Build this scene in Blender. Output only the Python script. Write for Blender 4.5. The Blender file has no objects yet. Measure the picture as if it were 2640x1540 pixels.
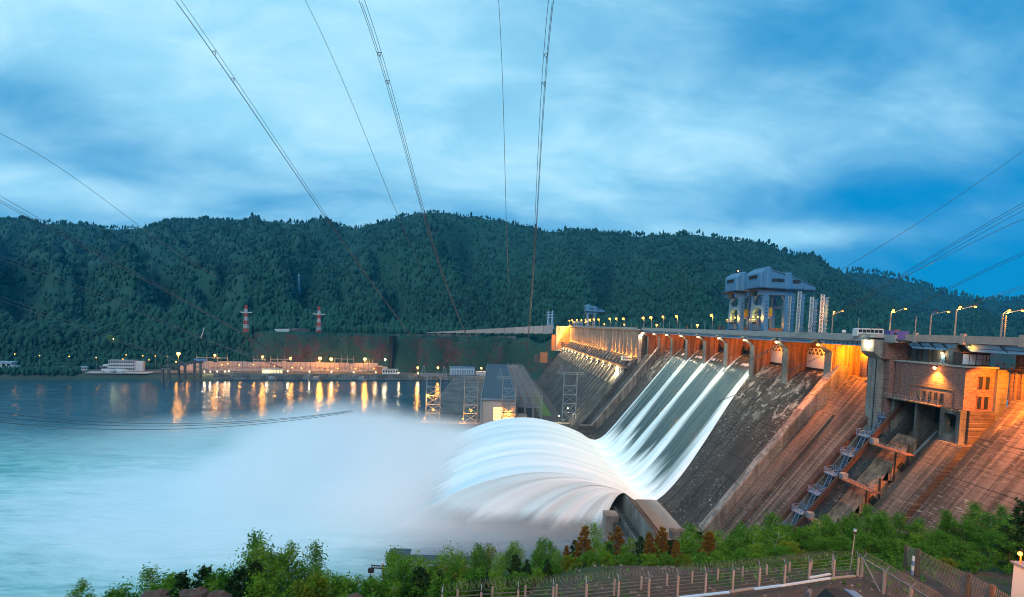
import bpy, math, random
import numpy as np
from mathutils import Vector, Matrix
random.seed(7)
rng = np.random.default_rng(7)
SC = bpy.context.scene
COL = SC.collection

# ------------------------------------------------------------------ camera
# metres; X = upstream, Y = along the dam towards the far bank, Z = up, river level = 0
F, PU, PV = 1400.0, 1320.0, 920.0
PIT, ROLL, YAW = math.atan(84 / 1400), 0.034, math.atan(46 / 1400)
HC = 100.0
fwd = np.array([math.sin(YAW) * math.cos(PIT), math.cos(YAW) * math.cos(PIT), -math.sin(PIT)])
r0 = np.array([math.cos(YAW), -math.sin(YAW), 0.0])
u0 = np.cross(r0, fwd)
rt = r0 * math.cos(ROLL) + u0 * math.sin(ROLL)
up = u0 * math.cos(ROLL) - r0 * math.sin(ROLL)
cd = bpy.data.cameras.new('camera')
cam = bpy.data.objects.new('camera', cd)
COL.objects.link(cam)
cd.sensor_fit = 'HORIZONTAL'
cd.sensor_width = 36
cd.lens = F / 2640 * 36
cd.shift_y = (PV - 770) / 2640
cd.clip_start = 0.5
cd.clip_end = 20000
cam.matrix_world = Matrix(((rt[0], up[0], -fwd[0], 0), (rt[1], up[1], -fwd[1], 0), (rt[2], up[2], -fwd[2], HC), (0, 0, 0, 1)))
SC.camera = cam

# ------------------------------------------------------------------ sky, sun, exposure
w = bpy.data.worlds.new('World')
SC.world = w
w.use_nodes = True
nt = w.node_tree
nt.nodes.clear()
def wn(t, **k):
    n = nt.nodes.new(t)
    for a, b in k.items():
        setattr(n, a, b)
    return n
def wl(a, b): nt.links.new(a, b)
def wm(op, a, b=None, c=None, clamp=False):
    n = wn('ShaderNodeMath', operation=op, use_clamp=clamp)
    for i, x in enumerate((a, b, c)):
        if x is None: continue
        if isinstance(x, (int, float)): n.inputs[i].default_value = x
        else: wl(x, n.inputs[i])
    return n.outputs[0]
def wmix(f, a, b):
    n = wn('ShaderNodeMix', data_type='RGBA')
    if isinstance(f, (int, float)): n.inputs[0].default_value = f
    else: wl(f, n.inputs[0])
    for i, x in ((6, a), (7, b)):
        if isinstance(x, tuple): n.inputs[i].default_value = x + (1,)
        else: wl(x, n.inputs[i])
    return n.outputs[2]
SUN_EL, SUN_ROT = math.radians(5), math.radians(205)
sky = wn('ShaderNodeTexSky', sky_type='NISHITA')
sky.sun_disc = False
sky.sun_elevation = SUN_EL
sky.sun_rotation = SUN_ROT
sky.air_density = 1.0
sky.dust_density = 0.3
sky.ozone_density = 6.0
tc = wn('ShaderNodeTexCoord')
sp = wn('ShaderNodeSeparateXYZ')
wl(tc.outputs['Generated'], sp.inputs[0])
dx, dy, dz = sp.outputs
zz = wm('ADD', wm('MAXIMUM', dz, 0.0), 0.38)
px_, py_ = wm('DIVIDE', dx, zz), wm('DIVIDE', dy, zz)
cv = wn('ShaderNodeCombineXYZ')
wl(px_, cv.inputs[0]); wl(py_, cv.inputs[1])
def cloud(rot, scl, scale, detail, rough, dist, off):
    mp = wn('ShaderNodeMapping')
    mp.inputs['Rotation'].default_value = (0, 0, math.radians(rot))
    mp.inputs['Scale'].default_value = scl
    mp.inputs['Location'].default_value = off
    wl(cv.outputs[0], mp.inputs[0])
    n = wn('ShaderNodeTexNoise')
    n.inputs['Scale'].default_value = scale
    n.inputs['Detail'].default_value = detail
    n.inputs['Roughness'].default_value = rough
    n.inputs['Distortion'].default_value = dist
    wl(mp.outputs[0], n.inputs['Vector'])
    return n.outputs[0]
big = cloud(20, (1, 1.0, 1), 0.85, 3, 0.5, 0.5, (3.3, 1.2, 0))
mid = cloud(14, (0.78, 1.1, 1), 2.0, 6, 0.54, 0.45, (0.4, 0.7, 0))
fin = cloud(-12, (0.62, 1.1, 1), 5.5, 6, 0.60, 0.5, (0, 0, 0))
az = wm('ARCTAN2', dx, dy)                                   # 0 along the dam, + to the right
el = wm('ARCTAN2', dz, wm('SQRT', wm('ADD', wm('MULTIPLY', dx, dx), wm('MULTIPLY', dy, dy))))
# broad cover: thick to the left and overhead, thinning to clear blue on the right and in a band low on the left
cover = wm('ADD', wm('MULTIPLY', big, 0.75), wm('ADD', wm('MULTIPLY', mid, 0.62), wm('MULTIPLY', fin, 0.16)))
cover = wm('SUBTRACT', cover, wm('MULTIPLY', wm('MAXIMUM', wm('SUBTRACT', az, 0.14), 0.0), 0.41))
low = wm('MULTIPLY', wm('SUBTRACT', 0.30, el), 1.0, clamp=True)
cover = wm('SUBTRACT', cover, wm('MULTIPLY', low, wm('MULTIPLY', wm('ABSOLUTE', az), 1.3)))
def blob(a0, e0, sa, se, k):
    p = wm('DIVIDE', wm('SUBTRACT', az, a0), sa); q = wm('DIVIDE', wm('SUBTRACT', el, e0), se)
    return wm('MULTIPLY', wm('EXPONENT', wm('MULTIPLY', wm('ADD', wm('MULTIPLY', p, p), wm('MULTIPLY', q, q)), -1.0)), k)
# pale breaks: low over the right ridge, low at the left, and the thick bright cloud overhead on the left
for bl4 in ((0.50, 0.155, 0.13, 0.018, 0.30), (-0.74, 0.165, 0.16, 0.022, 0.30), (-0.34, 0.42, 0.30, 0.13, 0.16), (0.10, 0.30, 0.28, 0.08, 0.08), (-0.72, 0.27, 0.14, 0.05, -0.24), (0.66, 0.47, 0.20, 0.06, -0.09), (0.62, 0.22, 0.2, 0.05, -0.12)):
    cover = wm('ADD', cover, blob(*bl4))
mr = wn('ShaderNodeMapRange', interpolation_type='SMOOTHSTEP')
wl(cover, mr.inputs[0])
mr.inputs[1].default_value = 0.36
mr.inputs[2].default_value = 0.90
cov = mr.outputs[0]
tint = wn('ShaderNodeMix', data_type='RGBA', blend_type='MULTIPLY')
tint.inputs[0].default_value = 1
wl(sky.outputs[0], tint.inputs[6])
tint.inputs[7].default_value = (0.35, 0.9, 1.25, 1)
clear = wmix(0.88, tint.outputs[2], (0.0, 2.5, 5.5))
thin = wmix(cov, clear, (3.0, 6.5, 8.5))
bright = wm('MULTIPLY', wm('MULTIPLY', cov, cov), wm('MULTIPLY', wm('SUBTRACT', fin, 0.40), 1.6, clamp=True))
colr = wmix(bright, thin, (6.8, 9.6, 10.6))
bg = wn('ShaderNodeBackground')
wl(colr, bg.inputs[0])
bg.inputs[1].default_value = 0.1
wo = wn('ShaderNodeOutputWorld')
wl(bg.outputs[0], wo.inputs[0])

sd = bpy.data.lights.new('sun', 'SUN')
sd.energy = 1.4
sd.angle = math.radians(40)
sd.color = (0.95, 0.98, 0.97)
so = bpy.data.objects.new('sun', sd)
COL.objects.link(so)
so.rotation_euler = (math.radians(52), 0, math.radians(-25))
SC.view_settings.view_transform = 'Standard'
SC.view_settings.look = 'None'
SC.view_settings.gamma = 1
SC.view_settings.exposure = 0.25
SC.view_settings.use_curve_mapping = False
SC.render.engine = 'CYCLES'
cy = SC.cycles
cy.use_denoising = True
try:
    cy.denoiser = 'OPENIMAGEDENOISE'
except Exception:
    pass
cy.max_bounces = 12
cy.diffuse_bounces = 2
cy.glossy_bounces = 2
cy.transparent_max_bounces = 12
cy.volume_bounces = 10
cy.sample_clamp_indirect = 3
cy.sample_clamp_direct = 0
cy.use_light_tree = True
cy.pixel_filter_type = 'BLACKMAN_HARRIS'
cy.filter_width = 1.05
cy.volume_max_steps = 64
cy.volume_step_rate = 2.0

# ------------------------------------------------------------------ layout helpers (the photograph's rays, met at a real depth or level)
CAM = np.array([0, 0, HC])
def ray(u, v): return fwd + rt * (u - PU) / F - up * (v - PV) / F
def at(u, v, Y):
    d = ray(u, v); return CAM + d * (Y / d[1])
def onz(u, v, Z):
    d = ray(u, v); return CAM + d * ((Z - HC) / d[2])
def onx(u, v, X):
    d = ray(u, v); return CAM + d * (X / d[0])
def Yi(i): return 32.0 * (i + 5.6)

# ------------------------------------------------------------------ object helpers
BASE = {}
def tag(o, label=None, cat=None, group=None, kind=None):
    if label: o['label'] = label
    if cat: o['category'] = cat
    if group: o['group'] = group
    if kind: o['kind'] = kind
    return o
def thing(name, label, cat, loc=(0, 0, 0), group=None):
    o = bpy.data.objects.new(name, None)
    o.empty_display_size = 0.5
    COL.objects.link(o)
    o.location = loc
    BASE[o.name] = np.array(loc, float)
    return tag(o, label, cat, group)
class MB:
    def __init__(s): s.v, s.f = [], []
    def poly(s, pts):
        b = len(s.v); s.v += [tuple(map(float, p)) for p in pts]; s.f.append(tuple(range(b, b + len(pts)))); return s
    def box(s, x0, x1, y0, y1, z0, z1):
        b = len(s.v)
        s.v += [(x0, y0, z0), (x1, y0, z0), (x1, y1, z0), (x0, y1, z0), (x0, y0, z1), (x1, y0, z1), (x1, y1, z1), (x0, y1, z1)]
        s.f += [tuple(b + i for i in q) for q in ((3, 2, 1, 0), (4, 5, 6, 7), (0, 1, 5, 4), (1, 2, 6, 5), (2, 3, 7, 6), (3, 0, 4, 7))]
        return s
    def prism(s, prof, y0, y1):                                   # (x, z) outline pulled along Y
        b, n = len(s.v), len(prof)
        s.v += [(x, y0, z) for x, z in prof] + [(x, y1, z) for x, z in prof]
        s.f += [tuple(b + i for i in range(n)), tuple(b + n + i for i in reversed(range(n)))]
        s.f += [(b + (i + 1) % n, b + i, b + n + i, b + n + (i + 1) % n) for i in range(n)]
        return s
    def prismx(s, prof, x0, x1):                                  # (y, z) outline pulled along X
        b, n = len(s.v), len(prof)
        s.v += [(x0, y, z) for y, z in prof] + [(x1, y, z) for y, z in prof]
        s.f += [tuple(b + i for i in reversed(range(n))), tuple(b + n + i for i in range(n))]
        s.f += [(b + i, b + (i + 1) % n, b + n + (i + 1) % n, b + n + i) for i in range(n)]
        return s
    def bar(s, p, q, w_, h_=None):
        p, q = np.array(p, float), np.array(q, float)
        h_ = h_ or w_
        d = q - p; L = np.linalg.norm(d)
        if L < 1e-6: return s
        d /= L
        a = np.cross(d, (0, 0, 1.0))
        if np.linalg.norm(a) < 1e-3: a = np.array([1.0, 0, 0])
        a /= np.linalg.norm(a); c = np.cross(a, d)
        b = len(s.v)
        for e in (p, q):
            for i, j in ((-1, -1), (1, -1), (1, 1), (-1, 1)):
                s.v.append(tuple(e + a * i * w_ / 2 + c * j * h_ / 2))
        s.f += [tuple(b + i for i in t) for t in ((0, 1, 2, 3), (7, 6, 5, 4), (0, 4, 5, 1), (1, 5, 6, 2), (2, 6, 7, 3), (3, 7, 4, 0))]
        return s
    def tube(s, pts, r, n=6, r2=None):
        pts = [np.array(p, float) for p in pts]
        m = len(pts); b = len(s.v)
        for k, p in enumerate(pts):
            d = pts[min(k + 1, m - 1)] - pts[max(k - 1, 0)]
            d = d / (np.linalg.norm(d) + 1e-9)
            a = np.cross(d, (0, 0, 1.0))
            if np.linalg.norm(a) < 1e-3: a = np.array([1.0, 0, 0])
            a /= np.linalg.norm(a); c = np.cross(a, d)
            rr = r if r2 is None else r + (r2 - r) * k / (m - 1)
            if callable(r): rr = r(k / (m - 1))
            for i in range(n):
                t = 2 * math.pi * i / n
                s.v.append(tuple(p + (a * math.cos(t) + c * math.sin(t)) * rr))
        for k in range(m - 1):
            for i in range(n):
                j = (i + 1) % n
                s.f.append((b + k * n + i, b + k * n + j, b + (k + 1) * n + j, b + (k + 1) * n + i))
        s.f.append(tuple(b + i for i in reversed(range(n))))
        s.f.append(tuple(b + (m - 1) * n + i for i in range(n)))
        return s
    def ball(s, c, r, n=8, m=5, sz=1.0):
        b = len(s.v); c = np.array(c, float)
        s.v.append((c[0], c[1], c[2] + r * sz))
        for k in range(1, m):
            t = math.pi * k / m
            for i in range(n):
                p = 2 * math.pi * i / n
                s.v.append((c[0] + r * math.sin(t) * math.cos(p), c[1] + r * math.sin(t) * math.sin(p), c[2] + r * sz * math.cos(t)))
        s.v.append((c[0], c[1], c[2] - r * sz))
        for i in range(n):
            j = (i + 1) % n
            s.f.append((b, b + 1 + i, b + 1 + j))
            for k in range(m - 2):
                q = b + 1 + k * n
                s.f.append((q + i, q + n + i, q + n + j, q + j))
            q = b + 1 + (m - 2) * n
            s.f.append((q + j, q + i, b + 1 + (m - 1) * n))
        return s
    def build(s, name, mat, parent=None, smooth=False, kind=None):
        base = np.array([0, 0, 0.0])
        if parent is not None: base = BASE[parent.name]
        me = bpy.data.meshes.new(name)
        me.from_pydata([tuple(np.array(p) - base) for p in s.v], [], s.f)
        me.materials.append(mat)
        if smooth: me.polygons.foreach_set('use_smooth', [True] * len(me.polygons))
        me.update()
        o = bpy.data.objects.new(name, me)
        COL.objects.link(o)
        BASE[o.name] = base
        if parent is not None: o.parent = parent
        if kind: o['kind'] = kind
        return o
def like(o, off, name=None, parent=None):
    """another piece with the same mesh, shifted by off"""
    c = o.copy(); COL.objects.link(c); c.location = Vector(o.location) + Vector(off)
    if parent is not None: c.parent = parent
    BASE[c.name] = BASE[o.name]
    return c
def dup(root, loc, rotz=0.0, scale=1.0, label=None):
    r = root.copy(); COL.objects.link(r)
    r.location = loc; r.rotation_euler = (0, 0, rotz); r.scale = (scale,) * 3 if isinstance(scale, (int, float)) else scale
    if label: r['label'] = label
    BASE[r.name] = np.array(loc, float)
    for ch in list(root.children):
        c = ch.copy(); COL.objects.link(c); c.parent = r
        for g in ch.children:
            d = g.copy(); COL.objects.link(d); d.parent = c
    return r
ORD = ('first second third fourth fifth sixth seventh eighth ninth tenth eleventh twelfth thirteenth fourteenth fifteenth sixteenth seventeenth '
       'eighteenth nineteenth twentieth').split()
def ordw(k):
    if k < 20: return ORD[k]
    t = {2: 'twenty', 3: 'thirty', 4: 'forty', 5: 'fifty', 6: 'sixty'}[(k + 1) // 10]
    r = (k + 1) % 10
    return (t[:-1] + 'ieth') if r == 0 else t + '-' + ORD[r - 1]
SODIUM, WARMW, AMBER = (1.0, 0.37, 0.035), (1.0, 0.80, 0.48), (1.0, 0.25, 0.006)
def lamp(name, loc, watts, color=SODIUM, r=0.4, parent=None, spot=None, aim=None, blend=0.6):
    l = bpy.data.lights.new(name, 'SPOT' if spot else 'POINT')
    l.energy = watts; l.color = color; l.shadow_soft_size = r
    o = bpy.data.objects.new(name, l)
    COL.objects.link(o)
    base = np.array([0, 0, 0.0]) if parent is None else BASE[parent.name]
    o.location = tuple(np.array(loc, float) - base)
    if spot:
        l.spot_size = math.radians(spot); l.spot_blend = blend
        o.rotation_euler = Vector(np.array(aim, float) - np.array(loc, float)).to_track_quat('-Z', 'Y').to_euler()
    if parent is not None: o.parent = parent
    return o

# ------------------------------------------------------------------ materials
class NB:
    def __init__(s, name):
        s.m = bpy.data.materials.new(name); s.m.use_nodes = True
        s.t = s.m.node_tree; s.t.nodes.clear()
        s.out = s.t.nodes.new('ShaderNodeOutputMaterial')
        s.pos = None
    def n(s, t, **k):
        x = s.t.nodes.new(t)
        for a, b in k.items(): setattr(x, a, b)
        return x
    def l(s, a, b): s.t.links.new(a, b)
    def set(s, sock, v):
        if isinstance(v, bpy.types.NodeSocket): s.l(v, sock)
        elif isinstance(v, tuple) and len(v) == 3 and sock.type == 'RGBA': sock.default_value = v + (1,)
        else: sock.default_value = v
    def P(s):
        if s.pos is None: s.pos = s.n('ShaderNodeNewGeometry').outputs['Position']
        return s.pos
    def math(s, op, a, b=0.0, c=None, clamp=False):
        x = s.n('ShaderNodeMath', operation=op, use_clamp=clamp)
        s.set(x.inputs[0], a); s.set(x.inputs[1], b)
        if c is not None: s.set(x.inputs[2], c)
        return x.outputs[0]
    def mix(s, f, a, b, blend='MIX'):
        x = s.n('ShaderNodeMix', data_type='RGBA', blend_type=blend)
        s.set(x.inputs[0], f); s.set(x.inputs[6], a); s.set(x.inputs[7], b)
        return x.outputs[2]
    def noise(s, scale=(1, 1, 1), k=1.0, detail=4, rough=0.55, dist=0.0, vec=None):
        mp = s.n('ShaderNodeMapping'); mp.inputs['Scale'].default_value = tuple(a * k for a in scale)
        s.l(vec or s.P(), mp.inputs[0])
        x = s.n('ShaderNodeTexNoise')
        x.inputs['Scale'].default_value = 1; x.inputs['Detail'].default_value = detail
        x.inputs['Roughness'].default_value = rough; x.inputs['Distortion'].default_value = dist
        s.l(mp.outputs[0], x.inputs['Vector'])
        return x.outputs[0]
    def ramp(s, f, a, b, smooth=True):
        x = s.n('ShaderNodeMapRange', interpolation_type='SMOOTHSTEP' if smooth else 'LINEAR')
        s.set(x.inputs[0], f); x.inputs[1].default_value = a; x.inputs[2].default_value = b
        return x.outputs[0]
    def xyz(s, vec=None):
        x = s.n('ShaderNodeSeparateXYZ'); s.l(vec or s.P(), x.inputs[0]); return x.outputs
    def lines(s, coord, period, width, wob=None):
        """1 on thin lines every period along coord"""
        c = s.math('MULTIPLY', coord, 1.0 / period)
        if wob is not None: c = s.math('ADD', c, s.math('MULTIPLY', wob, 0.25))
        f = s.math('FRACT', c)
        return s.math('LESS_THAN', f, width)
    def bsdf(s, col, rough=0.8, metal=0.0, bump=None, bs=0.3, bd=0.1, spec=None, emit=None, es=0.0, alpha=None):
        b = s.n('ShaderNodeBsdfPrincipled')
        s.set(b.inputs['Base Color'], col); s.set(b.inputs['Roughness'], rough); s.set(b.inputs['Metallic'], metal)
        if spec is not None: b.inputs['Specular IOR Level'].default_value = spec
        if bump is not None:
            q = s.n('ShaderNodeBump'); q.inputs['Strength'].default_value = bs; q.inputs['Distance'].default_value = bd
            s.l(bump, q.inputs['Height']); s.l(q.outputs[0], b.inputs['Normal'])
        if emit is not None:
            s.set(b.inputs['Emission Color'], emit); b.inputs['Emission Strength'].default_value = es
        if alpha is not None: s.set(b.inputs['Alpha'], alpha)
        s.l(b.outputs[0], s.out.inputs[0])
        return s.m
def plain(name, col, rough=0.7, metal=0.0, var=0.35, scale=0.6):
    b = NB(name)
    n = b.noise(k=scale, detail=5)
    c = b.mix(n, tuple(x * (1 - var) for x in col), tuple(min(1, x * (1 + var)) for x in col))
    return b.bsdf(c, rough, metal, bump=n, bs=0.1, bd=0.05)
def glow(name, col, st):
    b = NB(name)
    e = b.n('ShaderNodeEmission'); e.inputs[0].default_value = col + (1,); e.inputs[1].default_value = st
    b.l(e.outputs[0], b.out.inputs[0])
    b.m.cycles.emission_sampling = 'NONE'
    return b.m
def concrete(name, dark, light, course=1.5, cw=0.10, streak=0.6, white=0.0, slope=False, stain=0.5, blotch=0.06, joint=0.55, lime=None):
    """board-marked concrete: casting courses, run-down stains, pale lime marks"""
    b = NB(name)
    x, y, z = b.xyz()
    big = b.noise(k=blotch, detail=5, rough=0.6)
    fine = b.noise(k=1.3, detail=4, rough=0.65)
    st = b.noise(scale=(0.02, 0.55, 0.02) if slope else (0.5, 0.5, 0.035), detail=5, rough=0.6)
    f = b.math('ADD', b.math('MULTIPLY', big, 0.55), b.math('MULTIPLY', st, streak))
    f = b.math('ADD', f, b.math('MULTIPLY', fine, 0.25))
    mid_ = 0.5 * (0.80 + streak)
    f = b.ramp(f, mid_ - 0.085 - 0.10 * streak, mid_ + 0.11 + 0.12 * streak)
    c = b.mix(f, dark, light)
    wob = b.noise(k=0.25, detail=2)
    ln = b.lines(z, course, cw, wob)
    brk = b.ramp(b.noise(scale=(0.15, 0.15, 0.8), k=1.0, detail=3), 0.38, 0.6)
    ln = b.math('MULTIPLY', ln, brk)
    c = b.mix(b.math('MULTIPLY', ln, joint), c, tuple(v * 0.35 for v in dark))
    if white:
        wn_ = b.noise(scale=(0.0, 0.30, 2.4) if slope else (0.3, 0.3, 1.6), detail=4, rough=0.75)
        patch = b.ramp(b.noise(k=0.045, detail=3), 0.36, 0.58)
        wmk = b.math('MULTIPLY', b.ramp(wn_, 0.56, 0.66), patch)
        c = b.mix(b.math('MULTIPLY', wmk, white), c, (0.42, 0.39, 0.35))
    if lime:
        ln_ = b.noise(scale=(0.05, 0.22, 0.22), k=1.0, detail=6, rough=0.68, dist=0.6)
        lm_ = b.math('MULTIPLY', b.ramp(ln_, 0.50, 0.60), b.ramp(b.math('ADD', z, b.math('MULTIPLY', big, 22.0)), lime, lime + 14.0))
        c = b.mix(b.math('MULTIPLY', lm_, 0.75), c, (0.40, 0.36, 0.31))
    h = b.math('SUBTRACT', b.math('MULTIPLY', fine, 0.6), ln)
    return b.bsdf(c, 0.85, bump=h, bs=0.5, bd=0.12)
M = {}
M['conc'] = concrete('grey concrete', (0.055, 0.050, 0.045), (0.20, 0.185, 0.165))
M['pier'] = concrete('pale pier concrete', (0.10, 0.095, 0.085), (0.30, 0.285, 0.255), course=1.0, streak=0.35)
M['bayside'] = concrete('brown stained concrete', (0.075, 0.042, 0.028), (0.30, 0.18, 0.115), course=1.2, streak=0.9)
M['chute'] = concrete('dark brown spillway concrete', (0.014, 0.0125, 0.012), (0.058, 0.049, 0.042), course=1.6, cw=0.12, streak=0.95, white=1.0, slope=True, lime=66)  # very dark grey brown base with random streaks and pale lime marks
M['slope'] = concrete('weathered slope concrete', (0.034, 0.022, 0.017), (0.20, 0.130, 0.095), course=1.1, cw=0.18, streak=0.95, white=0.5, slope=True)
M['darkslope'] = concrete('dark grey slope concrete', (0.018, 0.018, 0.020), (0.075, 0.072, 0.066), course=1.5, streak=0.6, white=0.5, slope=True)  # plain dark grey base with streaks and a few pale marks
M['wall'] = concrete('dam wall concrete', (0.12, 0.090, 0.075), (0.38, 0.30, 0.25), course=3.0, cw=0.06, streak=0.95)
M['deckc'] = plain('parapet concrete', (0.30, 0.29, 0.27), 0.85, var=0.25, scale=0.5)
M['pinkc'] = plain('weathered pink parapet concrete', (0.40, 0.27, 0.22), 0.85, var=0.25, scale=0.5)
M['steel'] = plain('blue grey steel', (0.20, 0.36, 0.50), 0.5, 0.1, var=0.15)
M['crane'] = plain('light blue crane paint', (0.07, 0.20, 0.33), 0.45, 0.0, var=0.08, scale=0.2)
M['darksteel'] = plain('dark rusty steel', (0.05, 0.035, 0.03), 0.6, 0.3)
M['rust'] = plain('rust brown painted steel', (0.22, 0.085, 0.05), 0.6, 0.1)
M['trackrust'] = plain('dark track steel', (0.085, 0.034, 0.020), 0.6, 0.1)
M['galv'] = plain('galvanised steel', (0.25, 0.28, 0.31), 0.45, 0.4, var=0.15)
M['bluesteel'] = plain('light blue painted steel', (0.15, 0.24, 0.38), 0.5, 0.1)
M['yellow'] = plain('yellow hook paint', (0.55, 0.36, 0.03), 0.5)
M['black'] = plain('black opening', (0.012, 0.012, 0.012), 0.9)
M['white'] = plain('white paint', (0.55, 0.55, 0.54), 0.6, var=0.08)
M['red'] = plain('red paint', (0.55, 0.03, 0.03), 0.5, var=0.15)
M['wire'] = plain('aluminium cable', (0.035, 0.04, 0.05), 0.5, 0.4)
M['roofd'] = plain('dark blue grey roofing', (0.035, 0.055, 0.075), 0.6, var=0.3, scale=0.08)
M['pinkwall'] = plain('pale pink render', (0.42, 0.33, 0.29), 0.85, var=0.08)
M['purple'] = plain('purple blue metal', (0.10, 0.08, 0.28), 0.5)
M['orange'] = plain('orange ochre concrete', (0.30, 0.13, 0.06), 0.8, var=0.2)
M['glass'] = NB('window glass').bsdf((0.02, 0.025, 0.03), 0.08)
M['bluepane'] = plain('pale blue glazed panel', (0.42, 0.58, 0.70), 0.25, var=0.05)
M['wood'] = plain('weathered wood', (0.30, 0.24, 0.19), 0.85, var=0.3, scale=2)
M['asphalt'] = plain('asphalt', (0.05, 0.05, 0.052), 0.9)
M['lampo'] = glow('sodium lamp glass', (1.0, 0.40, 0.05), 7)
M['lampbig'] = glow('strong sodium lamp glass', (1.0, 0.44, 0.07), 14)
M['lampw'] = glow('warm white lamp glass', (1.0, 0.72, 0.36), 12)
M['lampy'] = glow('lit yellow window', (1.0, 0.62, 0.20), 2.5)
M['grassm'] = plain('lawn grass', (0.07, 0.16, 0.03), 0.9, var=0.4, scale=1.5)
def brickm():
    b = NB('red brown brick')
    x, y, z = b.xyz()
    wob = b.noise(k=0.4, detail=2)
    ln = b.lines(z, 0.42, 0.16, wob)
    fr = b.noise(scale=(1, 1, 3.2), k=0.9, detail=4, rough=0.7)
    c = b.mix(b.ramp(fr, 0.3, 0.7), (0.11, 0.050, 0.042), (0.30, 0.145, 0.115))
    brk = b.ramp(b.noise(scale=(0.5, 0.5, 1.2), k=1.0, detail=3), 0.42, 0.6)
    lm = b.math('MULTIPLY', ln, brk)
    c = b.mix(b.math('MULTIPLY', lm, 0.5), c, (0.40, 0.27, 0.21))
    return b.bsdf(c, 0.9, bump=b.math('ADD', fr, lm), bs=0.5, bd=0.08)
M['brick'] = brickm()
# ------------------------------------------------------------------ terrain: far bank, cliff, hills
def sstep(a, b, x):
    t = np.clip((x - a) / (b - a), 0, 1); return t * t * (3 - 2 * t)
_tab = rng.random((64, 64))
def vnoise(x, y):
    xi, yi = np.floor(x).astype(int), np.floor(y).astype(int)
    fx, fy = x - xi, y - yi
    fx, fy = fx * fx * (3 - 2 * fx), fy * fy * (3 - 2 * fy)
    g = lambda i, j: _tab[i % 64, j % 64]
    return (g(xi, yi) * (1 - fx) + g(xi + 1, yi) * fx) * (1 - fy) + (g(xi, yi + 1) * (1 - fx) + g(xi + 1, yi + 1) * fx) * fy
def fbm(x, y, o=4):
    s, a, t = 0, 1, 0
    for k in range(o):
        s = s + a * vnoise(x * 2 ** k + 17 * k, y * 2 ** k + 31 * k); t += a; a *= 0.5
    return s / t
RIDGE = np.array([(-400, 590), (0, 574), (120, 573), (200, 576), (262, 582), (330, 588), (398, 586), (470, 571), (545, 565), (630, 566), (733, 570),
                  (817, 574), (922, 582), (985, 569), (1048, 550), (1110, 543), (1184, 549), (1257, 558), (1341, 574), (1404, 582), (1498, 592),
                  (1570, 593), (1655, 601), (1718, 597), (1781, 595), (1833, 602), (1886, 612), (1970, 619), (2043, 645), (2095, 666), (2158, 692),
                  (2250, 740), (2400, 790), (2640, 850), (3000, 900)], float)
RIDGE2 = np.array([(1900, 760), (2040, 712), (2110, 700), (2170, 694), (2221, 692), (2284, 700), (2368, 718), (2430, 739), (2515, 757), (2556, 767), (2640, 763), (2760, 756), (3000, 790)], float)
def horiz(u): return 834.5 + 0.034 * (u - 1277)
def shore(u):
    X = (u - 1277) / 1400 * 930
    y = 944 + 0.225 * X
    return np.where(u < 1330, y, y + (925 - y) * sstep(1330, 1400, u)) + 0.0
def ground(u, d):
    """height of the far side at column u (direction from the viewpoint) and distance d behind the waterline"""
    u = np.asarray(u, float); d = np.asarray(d, float)
    cl = sstep(600, 720, u)
    dn = sstep(1360, 1440, u)                                    # behind the dam: no shelf, the reservoir side
    yb = shore(u)
    yr = 2450 + 250 * np.sin(u / 420.0) + 0.25 * np.maximum(u - 1700, 0)
    vr = np.interp(u, RIDGE[:, 0], RIDGE[:, 1]) + 7
    zr = HC + (horiz(u) - vr) / 1400 * yr
    shelf = 7.5 * sstep(0, 10, d) + 0.5 * sstep(10, 60, d)
    w0 = 62 + 8 * (fbm(u / 40, u * 0 + 3.3, 2) - 0.5) * 2
    cz = 64 * sstep(0, 1, np.clip((d - w0) / (150 - 116 * cl), 0, 1)) ** (1 - 0.35 * cl)
    base = (shelf + cz) * (1 - dn) + dn * (20 + 70 * sstep(-5, 60, d) * sstep(1340, 1460, u))
    d1 = 165.0
    t = np.clip((d - d1) / (yr - yb - d1), 0, 1)
    zb = 74.0 + 14 * dn
    h = 0.55 * t + 0.45 * t ** 1.7
    sp = fbm(u / 95 + 0.4 * fbm(u / 50, d / 300, 2), d / 420, 4) - 0.5
    sp2 = np.abs(np.sin(u / 120.0 + 1.8 * fbm(u / 200, d / 500, 2) * 2))
    bump = (sp * 330 + (sp2 - 0.6) * 110) * np.sin(np.pi * np.clip(t, 0, 1)) ** 0.8
    fold = 46 * np.exp(-((t - 0.30) / 0.10) ** 2) * sstep(760, 420, u)
    hill = (zr - zb) * h + bump + fold
    z = base + np.where(d > d1, hill + (zb - 74.0 - 14 * dn), 0)
    back = np.maximum(d - (yr - yb), 0)
    return z - back * 0.35, yb + d
NU, cols = 0, np.arange(-380, 2960, 9.0)
ds = np.concatenate([[-12], np.arange(0, 60, 10), np.arange(60, 110, 4.0), np.arange(112, 200, 9), np.geomspace(200, 2100, 74), [2300, 2700, 3200]])
U, D = np.meshgrid(cols, ds)
Z, Y = ground(U, D)
Z = np.where(D < 0, -3, Z)
rock = sstep(620, 720, U) * sstep(58, 64, D) * sstep(118, 96, D)
Z = Z + rock * (fbm(U / 9, D / 7, 3) - 0.5) * 9
Y = Y + rock * (fbm(U / 14 + 9, D / 30, 3) - 0.5) * 16
X = Y * (U - 1277) / 1400
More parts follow.
